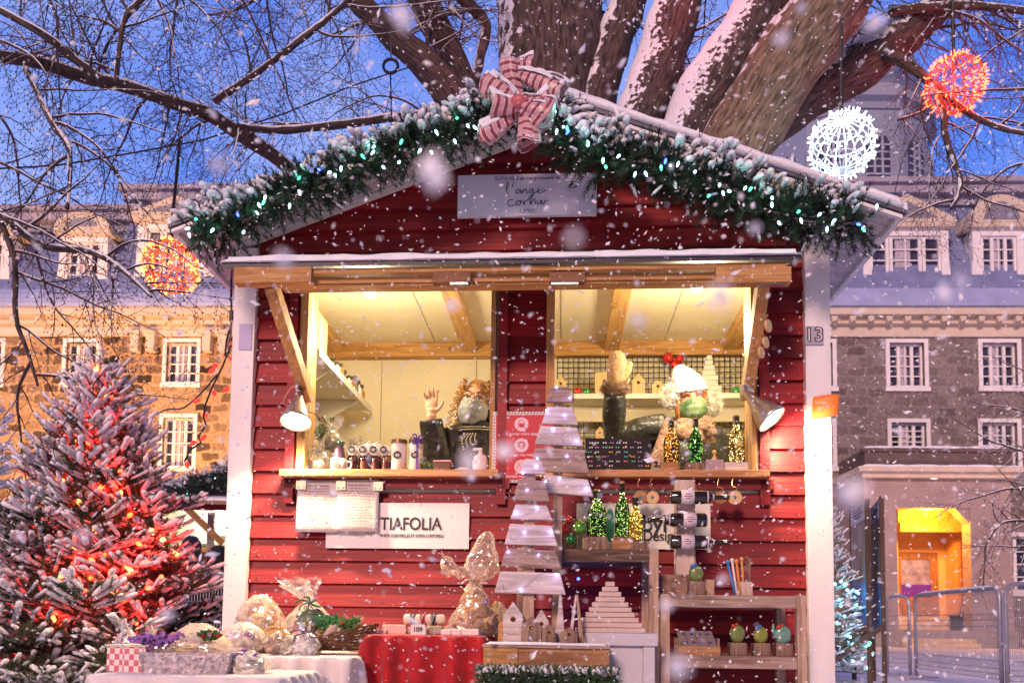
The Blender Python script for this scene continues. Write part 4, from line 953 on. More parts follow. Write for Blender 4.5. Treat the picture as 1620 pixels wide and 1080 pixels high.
spots = [(152, 585), (120, 645), (137, 655), (107, 712), (140, 700), (130, 690), (126, 795), (165, 880), (145, 885), (98, 910), (145, 915), (220, 860), (278, 875), (235, 890), (255, 912), (258, 853), (234, 930), (197, 947), (180, 935), (135, 935), (75, 952), (85, 978), (30, 952), (8, 1045), (118, 865), (60, 770), (95, 740), (190, 780), (40, 880), (215, 985), (150, 840), (20, 930), (175, 905), (205, 900), (118, 890), (84, 930), (165, 625), (142, 675), (172, 668), (118, 695), (165, 735), (190, 745), (98, 760), (205, 815), (160, 770), (240, 840), (60, 830)]
for i, (px, py) in enumerate(spots):
    hz = (985 - py) / 300 + .6; rad = .70 * (1 - max(0, hz - .1) / TH) ** .82 * .86; x = W_(px, py, 4.15).x - tb.x; y = 4.15 - math.sqrt(max(.004, rad * rad - x * x * .8)) ; p = W_(px, py, y)
    MB().lathe([(.003, .020), (.010, .008), (.011, 0), (.006, -.014), (.0, -.021)], p, 7, Euler((rb.uniform(-2, 2), rb.uniform(-1, 1), 0))).build('bulb', RB if i % 3 else AB, ct, smooth=True)
    lamp('red_bulb_light', 'POINT', p + V(0, .03, 0), .95, (1, .008, .006), WORLD, size=.02)
wire = MB(); wire.tube(spline([tuple(tb + V(.05, -.1, TH - .03)), tuple(tb + V(-.05, -.35, TH - .5)), tuple(tb + V(.25, -.45, TH - .8)), tuple(tb + V(-.2, -.55, TH - 1.1)), tuple(tb + V(.35, -.5, TH - 1.3))], 8), .003, 4); wire.build('light_cable', mat('black_cable', (.015, .015, .015), .5), ct)
# second tree at the far left and the cyan-lit one beyond the right post
b2_ = V(W_(-40, 900, 6.5).x, 6.5, 0); t2 = thing('fir_tree', 'dark frosted fir at the left edge, behind the Christmas tree', 'tree', b2_, WORLD)
conifer(t2, b2_, W_(-40, 600, 6.5).z, .75, 60, 8, .015, 160, .03)
b3 = V(W_(1316, 900, 9.2).x, 9.2, 0); t3 = thing('fir_tree', 'dark fir with cyan fairy lights between the right post and the info boards', 'Christmas tree', b3, WORLD)
tips = conifer(t3, b3, W_(1325, 800, 9.2).z, .42, 75, 9, .014, 150, .03)
CY_ = glow('cyan_bulb', (.12, .75, 1), 16); GR_ = glow('green_bulb', (.1, 1, .45), 10)
tips = [p for p in tips if p.y < 9.1]; rb.shuffle(tips)
for i, p in enumerate([p for p in tips if .15 < p.z < 1.25][:38]):
    MB().ball(p + V(0, -.02, 0), .014, 6, 5).build('bulb', CY_ if i % 4 else GR_, t3)
for z in (.5, .9): lamp('cyan_glow', 'POINT', b3 + V(-.05, -.6, z), 1.6, (.1, .6, 1), WORLD, size=.1)
# ================================================================ garland, bow, signs and lights on the stall
BULBW = glow('cool_bulb', (.42, .80, 1), 7); BULBG = glow('mint_bulb', (.06, 1, .50), 5); BULBB = glow('blue_bulb', (.02, .05, 1), 14)
def garland(lab, path, seed, nb, frame=SH, rad=.105, dens=520, name='spruce_garland', leafm=mat('garland_needles', (.014, .036, .016), .6, var=.5, vs=7), bulbs=True, lights=True):
    rr = random.Random(seed); pts = [Vector(p) for p in path]; n = len(pts)
    t = thing(name, lab, 'garland', pts[0], frame, 'spruce garlands on the stalls' if frame is SH else None); nm = MB(); sn = MB(); st = MB(); st.tube(pts, .006, 6)
    ln = [0]
    for a, b in zip(pts, pts[1:]): ln.append(ln[-1] + (b - a).length)
    def along(s):
        k = 0
        while k < n - 2 and ln[k + 1] < s: k += 1
        u = (s - ln[k]) / max(1e-6, ln[k + 1] - ln[k]); return pts[k].lerp(pts[k + 1], min(1, u)), (pts[k + 1] - pts[k]).normalized()
    cnt = int(ln[-1] * 620)
    for i in range(cnt):
        s = (i + rr.random()) / cnt * ln[-1]; c, d = along(s); u = d.cross(V(0, 0, 1)).normalized(); v = u.cross(d)
        clump = 1 + .35 * noise.noise(V(s * 5.5, seed, 0)); a = rr.uniform(0, 6.283); o = u * math.cos(a) + v * math.sin(a)
        if o.y > .3: o.y *= .3
        L_ = rad * clump * rr.uniform(.55, 1.08); dd = (o + d * rr.uniform(-.55, .55)).normalized(); sp = [c + dd * L_ * .15, c + dd * L_ * .6, c + (dd + V(0, 0, .1)).normalized() * L_]
        needles(nm, sp, .026, dens, rr, .0020)
        if o.z > .02 and rr.random() < .60 * (.35 + 1.3 * max(0, min(1, .5 + 1.6 * noise.noise(V(s * 3.1, 7, seed))))) * (1 - .35 * (noise.noise(V(s * 7, 3, seed)) > .25)):
            q = sp[1].lerp(sp[2], rr.uniform(.4, .9)); hd = V(dd.x, dd.y, dd.z * .25).normalized() * rr.uniform(.008, .028); lump(sn, [q - hd, q + V(0, 0, .004), q + hd], rr.uniform(.008, .018), rr, 7)
        elif rr.random() < .03: lump(sn, [sp[1], sp[2]], .008, rr, 5)
    st.build('stem', mat('wire_green', (.02, .05, .02), .6), t); nm.build('foliage', leafm, t); q = sn.build('snow', SNOW, t, smooth=True); q['kind'] = 'stuff'
    for i in range(nb):
        s = (i + rr.uniform(.1, .9)) / nb * ln[-1]; c, d = along(s); a = rr.uniform(-2.3, -.3) if rr.random() < .8 else rr.uniform(-3.1, .4)
        p = c + V(rr.uniform(-.03, .03), -rad * rr.uniform(.85, 1.05) * abs(math.cos(a + 1.2)) - .015, rad * rr.uniform(.2, 1.1) * math.sin(a * .9) * .9)
        MB().lathe([(.002, .009), (.0045, .005), (.0052, 0), (.0034, -.008), (.0, -.013)], p, 7, Euler((rr.uniform(-.9, .9), rr.uniform(-.9, .9), 0))).build('bulb', BULBG if i % 5 == 2 else BULBB if i % 9 == 4 else BULBW, t, smooth=True)
        if lights and i % 3 == 0: lamp('garland_glow', 'POINT', p + V(0, -.02, 0), .07, (.2, 1, .7), frame, size=.012)
    return t
gd = OV - .06
garland('snowy spruce garland with white bulbs along the left roof edge, up to the bow', [S(x, y, gd - .01 * (i % 2)) for i, (x, y) in enumerate(((312, 374), (350, 362), (400, 338), (450, 308), (505, 292), (560, 268), (610, 246), (660, 232), (710, 212), (760, 196), (805, 172)))], 1, 32, rad=.135)
garland('spruce garland with snow and white bulbs sagging along the right roof edge', [S(x, y, gd - .01 * (i % 2)) for i, (x, y) in enumerate(((872, 176), (890, 215), (930, 248), (985, 258), (1050, 262), (1105, 285), (1160, 306), (1215, 328), (1270, 345), (1330, 352), (1362, 346)))], 2, 34, rad=.145)
# ribbon bow
BM = mat('mesh_ribbon', (.50, .12, .14), .45)
def ribbon_mat():
    m = mat('striped_ribbon', (.5, .1, .12), .4, sheen=.5); n = m.node_tree.nodes; l = m.node_tree.links; b = n['Principled BSDF']
    t = n.new('ShaderNodeUVMap'); sp = n.new('ShaderNodeSeparateXYZ'); l.new(t.outputs[0], sp.inputs[0])
    def stripes(sock, f, w):
        a = n.new('ShaderNodeMath'); a.operation = 'MULTIPLY'; a.inputs[1].default_value = f; l.new(sock, a.inputs[0])
        c = n.new('ShaderNodeMath'); c.operation = 'FRACT'; l.new(a.outputs[0], c.inputs[0]); d = n.new('ShaderNodeMath'); d.operation = 'LESS_THAN'; d.inputs[1].default_value = w; l.new(c.outputs[0], d.inputs[0]); return d.outputs[0]
    s1 = stripes(sp.outputs[0], 2, .5); s2 = stripes(sp.outputs[0], 4, .10)
    m1 = n.new('ShaderNodeMixRGB'); l.new(s1, m1.inputs[0]); m1.inputs[1].default_value = (.24, .035, .05, 1); m1.inputs[2].default_value = (.58, .30, .32, 1)
    m2 = n.new('ShaderNodeMixRGB'); l.new(s2, m2.inputs[0]); l.new(m1.outputs[0], m2.inputs[1]); m2.inputs[2].default_value = (.85, .72, .72, 1); l.new(m2.outputs[0], b.inputs['Base Color'])
    return m
RIB = ribbon_mat()
bw = thing('ribbon_bow', 'large pink and red striped mesh bow capped with snow at the roof peak', 'bow', S(820, 165, OV - .2)); by = OV - .20
def bowloop(ctr, axis, ln, wd, fat, tw=0, roll=0):
    "puffed ribbon loop, creased towards the knot, its far end folded back inside"
    mb = MB(); mb.hasuv = True; nu, nv = 26, 28; a = R(axis); ax = V(math.cos(a), 0, math.sin(a)); sd = V(-math.sin(a), 0, math.cos(a)); out = V(0, -1, 0)
    for u in range(nu + 1):
        t = u / nu; tt = min(1, t / .8); q = max(0, (t - .8) / .2); L_ = ln * (tt - .30 * q); pr = (.22 + .78 * tt ** .8) * (1 - .10 * tt ** 6) * (1 - .30 * q ** .6)
        for v in range(nv):
            b = v / nv * 2 * math.pi; cr = 1 + .20 * (1 - tt * .8) * math.sin(b * 5 + axis) + .16 * noise.noise(V(math.cos(b) * 1.6, math.sin(b) * 1.6, t * 2.2 + axis)) + .05 * math.sin(b * 9 + t * 4)
            mb.v.append(ctr + ax * (L_ + .010 * math.sin(b * 2 + axis) * tt) + sd * (math.cos(b) * wd * pr * cr + .008 * math.sin(t * 4 + axis)) + out * (math.sin(b) * fat * pr * cr))
    for u in range(nu):
        for v in range(nv):
            v2 = (v + 1) % nv; p = u * nv; k = 2.6 * ln / .13; sk = .30 / nv
            mb.face([p + v, p + nv + v, p + nv + v2, p + v2], [(u / nu * k + v * sk, v / nv), ((u + 1) / nu * k + v * sk, v / nv), ((u + 1) / nu * k + (v + 1) * sk, (v + 1) / nv), (u / nu * k + (v + 1) * sk, (v + 1) / nv)])
    lo = mb.build('loop', RIB, bw, smooth=True)
    sn = MB(); idx = {}; nr = {}                             # snow lying on the upward-facing part of this loop
    for u in range(nu + 1):
        for v in range(nv):
            a_, b_, c_, d_ = mb.v[min(nu, u + 1) * nv + v], mb.v[max(0, u - 1) * nv + v], mb.v[u * nv + (v + 1) % nv], mb.v[u * nv + (v - 1) % nv]
            q = (a_ - b_).cross(c_ - d_); p = mb.v[u * nv + v]
            q = q.normalized() if q.length else V(0, 0, 1)
            if q.dot(p - ctr - ax * max(0, min(ln, (p - ctr).dot(ax)))) < 0: q = -q
            nr[u, v] = q
    for u in range(nu):
        for v in range(nv):
            c4 = ((u, v), (u + 1, v), (u + 1, (v + 1) % nv), (u, (v + 1) % nv)); th = .42 + .35 * noise.noise(mb.v[u * nv + v] * 16)
            if sum(nr[k].z for k in c4) / 4 < th or u > nu * .86: continue
            for k in c4:
                if k not in idx:
                    p = mb.v[k[0] * nv + k[1]]; e = max(0, min(1, (nr[k].z - .30) * 2.2)); idx[k] = len(sn.v); sn.v.append(p + nr[k] * .001 + V(0, 0, 1) * (.013 * e * (1 + .8 * noise.noise(p * 38)) + .004 * e * noise.noise(p * 120)))
            sn.face([idx[k] for k in c4])
    if sn.f: sn.build('snow', SNOW, lo, smooth=True, solid=.004)
    return ctr, ax, ln
B_ = lambda x, y, dy=0: S(x, y, by + dy)
pxm = SH.sc(by)
for (cx_, cy_), (tx, ty), w_, f_, dy in (((818, 165), (768, 122), 24, 18, .0), ((826, 160), (806, 90), 20, 17, .05), ((818, 120), (892, 142), 24, 20, .03), ((822, 165), (778, 162), 22, 18, -.05), ((820, 160), (866, 180), 27, 24, -.05), ((828, 168), (836, 222), 22, 19, -.03), ((820, 182), (760, 206), 20, 16, -.02), ((842, 175), (868, 142), 12, 11, -.06), ((812, 112), (842, 96), 18, 14, .05)):
    a = B_(cx_, cy_, dy); b = B_(tx, ty, dy - .03); d = b - a
    bowloop(a, math.degrees(math.atan2(d.z, d.x)), d.length, w_ / pxm, f_ / pxm)
MB().ball(B_(822, 162, -.06), .034, 12, 8, (1.1, .8, .8), jit=.2).build('knot', BM, bw, smooth=True)
# gable sign with handwriting
sg = thing('bistro_sign', 'pale rectangular sign with a handwritten bistro name on the gable', 'sign', S(834, 309, -.06))
mb = MB(); a, b_, u, t_ = pbox(mb, SH, 724, 275, 944, 341, -.064, .02); sgb = mb.build('board', mat('sign_lilac', (.66, .64, .78), .5, var=.04, vs=6), sg, bevel=.002)
INK = mat('ink', (.02, .02, .025), .5); sgd = -.0655
def hw(strokes):
    mb = MB()
    for st in strokes:
        p = [S(700 + x / 3.857, 80 + y / 3.857, sgd) for x, y in spline(st, 6)]; mb.tube(p, .0017, 5)
    mb.build('handwriting', INK, sg)
hw([[(386, 858), (398, 838), (402, 812), (394, 806), (391, 835), (393, 865), (405, 890)], [(430, 815), (427, 834)],
    [(478, 856), (462, 848), (447, 858), (450, 872), (466, 868), (478, 852), (477, 868), (486, 872)], [(486, 872), (489, 850), (488, 868), (502, 848), (511, 853), (512, 870), (524, 868)],
    [(552, 850), (538, 846), (528, 858), (536, 868), (550, 856), (553, 848), (551, 884), (538, 906), (526, 900), (545, 880), (566, 866)], [(566, 866), (590, 856), (602, 846), (592, 840), (580, 852), (588, 868), (606, 868), (630, 850)],
    [(430, 908), (410, 912), (398, 930), (404, 945), (425, 946), (450, 936)], [(466, 916), (452, 922), (450, 938), (464, 944), (478, 930), (470, 916), (486, 922)], [(494, 916), (498, 942), (502, 924), (514, 914), (530, 914)],
    [(534, 938), (538, 914), (540, 936), (552, 914), (564, 914), (566, 936)], [(578, 914), (578, 934), (592, 936), (604, 914), (606, 934), (618, 934), (626, 918), (640, 916)]])
text("Ce P'tit Noël est une gracieuseté de", .022, S(834, 282, sgd), mat('grey_ink', (.22, .16, .22), .6), sg, width=S(886, 282, sgd).x - S(784, 282, sgd).x)
text('BISTRO', .020, S(834, 334, sgd), mat('pale_ink', (.34, .33, .44), .6), sg, bold=.0008, width=S(846, 282, sgd).x - S(822, 282, sgd).x)
# herbal shop sign with sheets clipped over it
PK = mat('sign_white', (.80, .76, .74), .5)
t1 = thing('shop_sign', 'wide white sign with a capital lettered shop name under the left opening', 'sign', S(628, 830, -.04))
mb = MB(); pbox(mb, SH, 516, 795, 742, 867, -.040, .006); mb.build('board', PK, t1)
text('TIAFOLIA', .075, S(650, 829, -.0415), INK, t1, bold=.0012, width=S(701, 829, -.0415).x - S(603, 829, -.0415).x)
text('HUILES ESSENTIELLES ET SOINS CORPORELS', .018, S(651, 847, -.0415), INK, t1, bold=.0002, width=S(701, 829, -.0415).x - S(600, 829, -.0415).x)
mb = MB()
for st in ([(560, 842), (566, 848), (574, 848), (580, 842), (588, 848), (586, 838)], [(560, 842), (562, 830), (572, 826), (580, 842)], [(560, 838), (548, 832), (546, 820), (556, 822)]): mb.tube([S(x, y, -.0415) for x, y in spline(st, 5)], .0008, 4)
mb.build('leaf_drawing', mat('grey_ink'), t1)
PAPER = mat('paper', (.60, .54, .53), .8)
for (x0, y0, x1, y1), lab, d in (((471, 759, 536, 842), 'white printed sheet clipped under the left counter, left of the other sheet', -.052), ((535, 758, 598, 841), 'white printed sheet clipped under the left counter, overlapping the shop sign', -.056)):
    t = thing('paper_sheet', lab, 'notice', S((x0 + x1) / 2, y0, d), group='sheets clipped to the left counter'); mb = MB(); q0, q1 = S(x0, y0, d), S(x1, y1, d)
    mb.sheet(lambda u, v: (q0.x + (q1.x - q0.x) * u, d - .006 * math.sin(u * 5) * v - .012 * v * v, q0.z + (q1.z - q0.z) * v), 10, 10); mb.build('sheet', PAPER, t, smooth=True, solid=.001)
    mb = MB(); rr = random.Random(int(x0))
    for i in range(16):
        v = .12 + i * .053; w_ = rr.uniform(.35, .86) if i else .5; z = q0.z + (q1.z - q0.z) * v; yy = d - .006 * .6 * v - .012 * v * v - .006; cx_ = (q0.x + q1.x) / 2; hw_ = (q1.x - q0.x) * w_ / 2; x = cx_ - hw_
        while x < cx_ + hw_: l_ = rr.uniform(.006, .018); mb.bx(x, x + l_, yy, yy + .0004, z, z + (.0045 if i == 0 else .0026)); x += l_ + .004
    mb.build('printed_lines', mat('pink_print', (.22, .12, .12), .7), t)
for x, y in ((476, 766), (539, 767), (598, 768)):
    t = thing('bulldog_clip', {476: 'leftmost steel clip holding the sheets to the left counter', 539: 'middle steel clip between the two sheets', 598: 'rightmost steel clip holding the sheets to the left counter'}[x], 'clip', S(x, y, -.06), group='steel clips on the left counter')
    mb = MB(); pbox(mb, SH, x - 8, y - 7, x + 8, y + 8, -.066, .012); mb.build('jaw', mat('pale_clip', (.62, .60, .42), .35, .5), t, bevel=.002)
    mb = MB(); [mb.ball(S(x + s * 4, y + 4, -.068), .0035, 6, 5) for s in (-1, 1)]; mb.build('rivets', mat('brass', (.6, .45, .2), .3, 1), t)
# red hygiene poster with a candy stripe border
t = thing('safety_poster', 'red hygiene poster with three round pictograms and a candy stripe border', 'poster', S(828, 707, -.04))
mb = MB(); x0, x1, z0, z1 = pbox(mb, SH, 779, 651, 880, 763, -.045, .006); mb.build('border', mat('striped_border', (.75, .72, .70), .5), t)
mb = MB(); pbox(mb, SH, 784, 656, 875, 758, -.0475, .002); mb.build('panel', mat('poster_red', (.52, .012, .03), .45), t)
mb = MB(); mg = MB(); st = .0135; wd = z1 - z0
def stripe(a, b, w):
    d = (b - a); n_ = int(d.length / st); d.normalize(); u = V(-d.z, 0, d.x)
    for i in range(n_):
        p = a + d * (i + .2) * st; tgt = mb if i % 2 else mg; k = len(tgt.v); tgt.v += [p - u * w, p + d * st * .42 - u * w, p + d * (st * .42 + st * .6) + u * w, p + d * st * .6 + u * w]; tgt.face([k, k + 1, k + 2, k + 3])
yb = -.0462; e = .0065
for a, b in ((V(x0 + .006, yb, z0 + e), V(x1 - .006, yb, z0 + e)), (V(x0 + .006, yb, z1 - e), V(x1 - .006, yb, z1 - e)), (V(x0 + e, yb, z0 + .006), V(x0 + e, yb, z1 - .006)), (V(x1 - e, yb, z0 + .006), V(x1 - e, yb, z1 - .006))): stripe(a, b, .0045)
mb.build('red_stripes', mat('stripe_red', (.5, .02, .04), .5), t); mg.build('green_stripes', mat('stripe_green', (.02, .2, .09), .5), t)
PKC = mat('pictogram_pink', (.80, .55, .62), .5); PRD = mat('poster_red')
for i, (cy_, tx) in enumerate(((671, 'Couvrez votre visage'), (704, 'Lavez vos mains'), (738, 'Gardez vos distances'))):
    c = S(825, cy_, -.0482); MB().lathe([(.030, 0), (.030, .001)], c, 28, Euler((R(90), 0, 0))).build('pictogram', PKC, t)
    text(tx, .017, S(827, cy_ + 15, -.0482), PKC, t, bold=.0004)
    mb = MB(); y = -.0498
    if i == 0:
        pts = [(c.x + .013 * math.cos(a_), y, c.z + .004 + .016 * math.sin(a_)) for a_ in [k * .5236 for k in range(13)]]; mb.tube(pts, .0011, 4); mb.prism([(c.x - .011, c.z + .002), (c.x - .011, c.z - .008), (c.x, c.z - .015), (c.x + .011, c.z - .008), (c.x + .011, c.z + .002), (c.x, c.z + .005)], y - .0005, y)
        for s in (-1, 1): mb.tube([(c.x + s * .012, y, c.z - .01), (c.x + s * .02, y, c.z - .022)], .001, 4)
    elif i == 1:
        for s in (-1, 1):
            for q in range(3): mb.tube([(c.x + s * .003 + s * q * .004, y, c.z - .014 + q * .002), (c.x + s * .008 + s * q * .004, y, c.z + .006 + q * .003), (c.x - s * .004 + s * q * .004, y, c.z + .015)], .0010, 4)
    else:
        for s in (-1, 1):
            mb.tube([(c.x + s * .012 + .005 * math.cos(a_), y, c.z + .012 + .005 * math.sin(a_)) for a_ in [k * .7854 for k in range(9)]], .001, 4); mb.tube([(c.x + s * .020, y, c.z - .016), (c.x + s * .018, y, c.z + .003), (c.x + s * .006, y, c.z + .003), (c.x + s * .005, y, c.z - .016)], .001, 4)
        mb.tube([(c.x - .005, y, c.z + .018), (c.x + .005, y, c.z + .018)], .0008, 4)
    mb.build('drawing', PRD, t)
# design shop sign low on the right, leaf logo and name
t = thing('shop_sign', 'cream sign with green leaf emblem and black shop name behind the bottles', 'sign', S(1010, 832, -.04))
mb = MB(); pbox(mb, SH, 912, 796, 1124, 868, -.040, .006); mb.build('board', mat('sign_cream', (.74, .72, .62), .5), t)
text('byle', .098, S(1044, 829, -.0415), INK, t, bold=.0028, width=S(1073, 829, -.04).x - S(1016, 829, -.04).x); text('Design', .062, S(1046, 848, -.0415), INK, t, bold=.0014, width=S(1074, 829, -.04).x - S(1018, 829, -.04).x)
mb = MB(); c = S(965, 830, -.0415)
mb.prism([(c.x + .03 * math.cos(a_) * (.55 if 0 else .62), c.z + .072 * math.sin(a_)) for a_ in [k * .3927 for k in range(16)]], -.0425, -.0412); mb.build('leaf', mat('leaf_green', (.02, .22, .10), .5), t)
mb = MB(); mb.tube([(c.x + .036 * math.cos(a_), -.0425, c.z + .01 + .085 * math.sin(a_)) for a_ in [k * .3 - .8 for k in range(15)]], .0028, 5); mb.build('leaf_outline', mat('pale_green', (.5, .58, .45), .5), t)
# clip lamps either side
def cliplamp(lab, mouth, back, hook, on, en, aim, spot, cord):
    t = thing('clip_lamp', lab, 'lamp', hook, group='clip lamps beside the openings'); ax = (mouth - back); h = ax.length; q = ax.to_track_quat('Z', 'Y').to_matrix()
    mb = MB().lathe([(.018, -.05), (.020, -.01), (.024, 0), (.045, h * .45), (.062, h * .85), (.066, h), (.063, h), (.058, h * .85), (.040, h * .45), (.020, .006)], back, 28, q); mb.build('shade', mat('spun_aluminium', (.72, .62, .50), .28, .85), t, smooth=True)
    MB().ball(back + ax * .72, .046 if on else .03, 14, 10, (1, 1, 1)).build('bulb', glow('hot_bulb', (1, .86, .62), 60), t, smooth=True)
    mb = MB(); mb.tube(spline([tuple(back - ax * .35), tuple(back - ax * .55 + V(0, -.03, .02)), tuple((hook + back) / 2 + V(0, -.04, .01)), tuple(hook)], 5), .006, 6); mb.box(hook, (.045, .03, .05)); mb.build('clamp', mat('steel', (.5, .5, .5), .35, 1), t)
    mb = MB(); mb.tube(spline([tuple(c_) for c_ in cord], 6), .003, 5); mb.build('cord', mat('pink_cord', (.55, .30, .22), .5), t)
    lamp('clip_lamp_light', 'SPOT', mouth + ax.normalized() * .012, en, (1, .70, .40), SH, aim, .045, spot, .35); return t
cliplamp('lit clamp lamp with aluminium shade by the left opening, pointing down', S(468, 668, -.17), S(472, 634, -.13), S(478, 610, -.09), True, 95, S(492, 1000, -.42), 160, [S(472, 630, -.13), S(465, 610, -.14), S(450, 640, -.1), S(500, 655, -.02), S(514, 672, .02)])
cliplamp('clamp lamp by the right opening, tilted towards the right white post', S(1222, 664, -.15), S(1192, 634, -.12), S(1180, 618, -.07), True, 38, S(1275, 722, -.03), 105, [S(1190, 630, -.12), S(1182, 590, -.12), S(1176, 560, -.1), S(1180, 600, .02)])
# discs of wood hung from the right brace
for (x, y, r_), lb in (((1214, 516, 10), 'topmost wooden disc hanging on the right brace'), ((1210, 542, 9), 'middle wooden disc hanging on the right brace'), ((1203, 558, 9), 'lowest wooden disc hanging on the right brace')):
    c = S(x, y, -.36); r = r_ / SH.sc(-.36)
    t = thing('wood_slice', lb, 'wood slice', c, group='wood slices on the right brace'); MB().lathe([(.001, 0), (r, 0), (r, .008), (.001, .008)], c, 20, Euler((R(90), R(0), R(50)))).build('slice', LW, t); MB().tube([c + V(0, 0, r), c + V(-.008, .01, r + .03)], .0012, 4).build('string', mat('twine', (.4, .25, .12), .8), t)
# ---------------------------------------------------------------- globes of light
def globe(px, py, rp, Y, lab, c, c2, n, seed, ropex, s):
    p = W_(px, py, Y); r = rp / WORLD.sc(Y); t = thing('light_globe', lab, 'light ball', p - V(0, 0, r), WORLD, 'hanging light globes'); rr = random.Random(seed)
    q = Euler((rr.uniform(-.3, .3), rr.uniform(-.3, .3), 0)).to_matrix(); mb = MB()
    for i in range(9):
        a = math.pi * i / 9; mb.tube([p + q @ V(r * math.cos(b) * math.cos(a), r * math.cos(b) * math.sin(a), r * math.sin(b)) for b in [k * math.pi / 14 for k in range(29)]], .0035 * Y / 5, 5, caps=False)
    for z in (-.75, -.4, 0, .4, .75):
        rr_ = r * math.sqrt(1 - z * z); mb.tube([p + q @ V(rr_ * math.cos(b), rr_ * math.sin(b), z * r) for b in [k * math.pi / 14 for k in range(29)]], .003 * Y / 5, 5, caps=False)
    mb.build('frame', mat('cord_' + lab[:5], c2, .5, em=c, es=s * .05), t); mb = MB()
    for i in range(n):
        z = rr.uniform(-1, 1); a = rr.uniform(0, 6.283)
        if i % 2: a = round(a / (math.pi / 9)) * (math.pi / 9)
        w_ = math.sqrt(1 - z * z); d = q @ V(w_ * math.cos(a), w_ * math.sin(a), z); d2 = (d + rv() * .5).normalized(); mb.tube([p + d * r, p + d * r + d2 * .026 * Y / 5], [.0042 * Y / 5, .0024 * Y / 5], 5)
    k = mb.build('fairy_lights', glow('globe_' + lab[:5], c, s), t); k['kind'] = 'stuff'
    mb = MB(); mb.tube([p + V(0, 0, r), p + V(0, 0, r + .25), W_(ropex, py - 200 if py > 200 else -60, Y)], .012 * Y / 6, 6); mb.build('hanging_cord', mat('black_cable', (.015, .015, .015), .5), t)
    return p, r
rv_ = rt
p, r = globe(1332, 230, 50, 5.6, 'white glowing ball of fairy lights hanging over the right roof edge', (.75, .93, 1), (.6, .7, .75), 190, 21, 1331, 5); lamp('globe_glow', 'POINT', p, 14, (.7, .9, 1), WORLD, size=.15)
p, r = globe(1510, 134, 44, 6.3, 'red glowing ball of fairy lights hanging at the upper right', (1, .09, .03), (.5, .05, .03), 240, 22, 1508, 9); lamp('globe_glow', 'POINT', p, 30, (1, .06, .03), WORLD, size=.15)
p, r = globe(270, 422, 41, 6.5, 'orange red ball of fairy lights hanging left of the roof eave', (1, .16, .03), (.6, .1, .03), 230, 23, 285, 9); lamp('globe_glow', 'POINT', p, 12, (1, .12, .03), WORLD, size=.15)
# lights up in the crown that tint the snowy limbs red
lamp('crown_red_glow', 'POINT', W_(1100, -40, 6.2), 6, (1, .08, .10), WORLD, size=.1)
lamp('crown_red_glow', 'POINT', W_(745, 60, 6.2), 5, (1, .12, .14), WORLD, size=.1)
# hanging ring and overhead cables
t = thing('hanging_ring', 'small dark wire ring hanging under the bare branches above the left roof', 'ring', W_(618, 105, 6), WORLD); c = W_(618, 105, 6); r = 12 / WORLD.sc(6)
MB().tube([c + V(r * math.cos(a), 0, r * math.sin(a)) for a in [k * math.pi / 10 for k in range(21)]], .012, 6).build('ring', mat('black_cable'), t); MB().tube([c + V(0, 0, r), W_(620, -40, 6)], .006, 5).build('cord', mat('black_cable'), t)
MB().tube([c - V(0, 0, r), W_(620, 210, 6.1)], .006, 5).build('tail', mat('black_cable'), t)
mb = MB(); mb.tube([W_(x, y, Y) for x, y, Y in ((-60, 270, 5), (90, 262, 5.2), (200, 244, 5.4), (320, 222, 5.7), (450, 180, 6), (560, 135, 6.4), (700, 90, 6.9))], .006, 5)
solo(mb, 'overhead_cable', 'thin dark cable crossing the sky from the left edge up to the trunk', 'cable', W_(320, 222, 5.7), mat('black_cable'), WORLD)
mb = MB(); mb.tube([W_(x, y, 8) for x, y in ((1470, 160), (1440, 230), (1425, 262), (1410, 330))], .004, 4); mb.tube([W_(x, y, 8) for x, y in ((1410, 330), (1395, 380), (1380, 430))], .004, 4)
solo(mb, 'guy_wire', 'thin wire slanting down from the red ball on the right', 'wire', W_(1410, 330, 8), mat('black_cable'), WORLD)
# red light string between the Christmas tree and the left post
sl = thing('light_string', 'black cable with red bulbs looping from the Christmas tree to the left eave', 'light string', S(372, 400, .25)); Y = 3.75
sw = lambda x, y, Yy: SH.I @ W_(x, y, Yy)
mb = MB(); path = [(376, 480), (368, 505), (358, 540), (356, 562), (372, 570), (366, 545), (352, 580), (346, 592), (336, 612), (325, 640), (322, 660), (326, 672), (314, 690), (318, 700), (300, 712), (292, 730)]
mb.tube([sw(x, y, Y - .01 * i) for i, (x, y) in enumerate(path)], .0045, 5)
mb.tube([sw(x, y, 3.75 + (i) * .06) for i, (x, y) in enumerate(spline([(344, 592), (318, 622), (290, 645), (262, 648), (232, 663), (200, 658), (172, 640), (160, 600)], 5))], .0045, 5)
mb.tube([S(372, 400, .0), sw(376, 480, 3.75)], .004, 5); mb.tube(spline([tuple(S(372, 395, -.1)), tuple(S(366, 440, .1)), tuple(sw(366, 505, 3.7)), tuple(sw(364, 540, 3.7))], 5), .005, 5)
mb.build('cable', mat('black_cable'), sl)
for i, (x, y) in enumerate(((369, 543), (367, 567), (341, 578), (335, 586), (357, 616), (339, 622), (311, 634), (325, 656), (322, 692), (305, 701), (296, 735))):
    c = sw(x, y, Y - .05); MB().lathe([(.004, .018), (.010, .010), (.011, 0), (.006, -.014), (.0, -.022)], c, 8, Euler((rb.uniform(-.5, .5), rb.uniform(-2, 2), 0))).build('bulb', mat('red_lamp_glass', (.7, .02, .02), .2, em=(1, .04, .02), es=1.4), sl, smooth=True)
MB().box(sw(367, 500, Y), (.02, .02, .05)).build('plug', mat('black_cable'), sl)
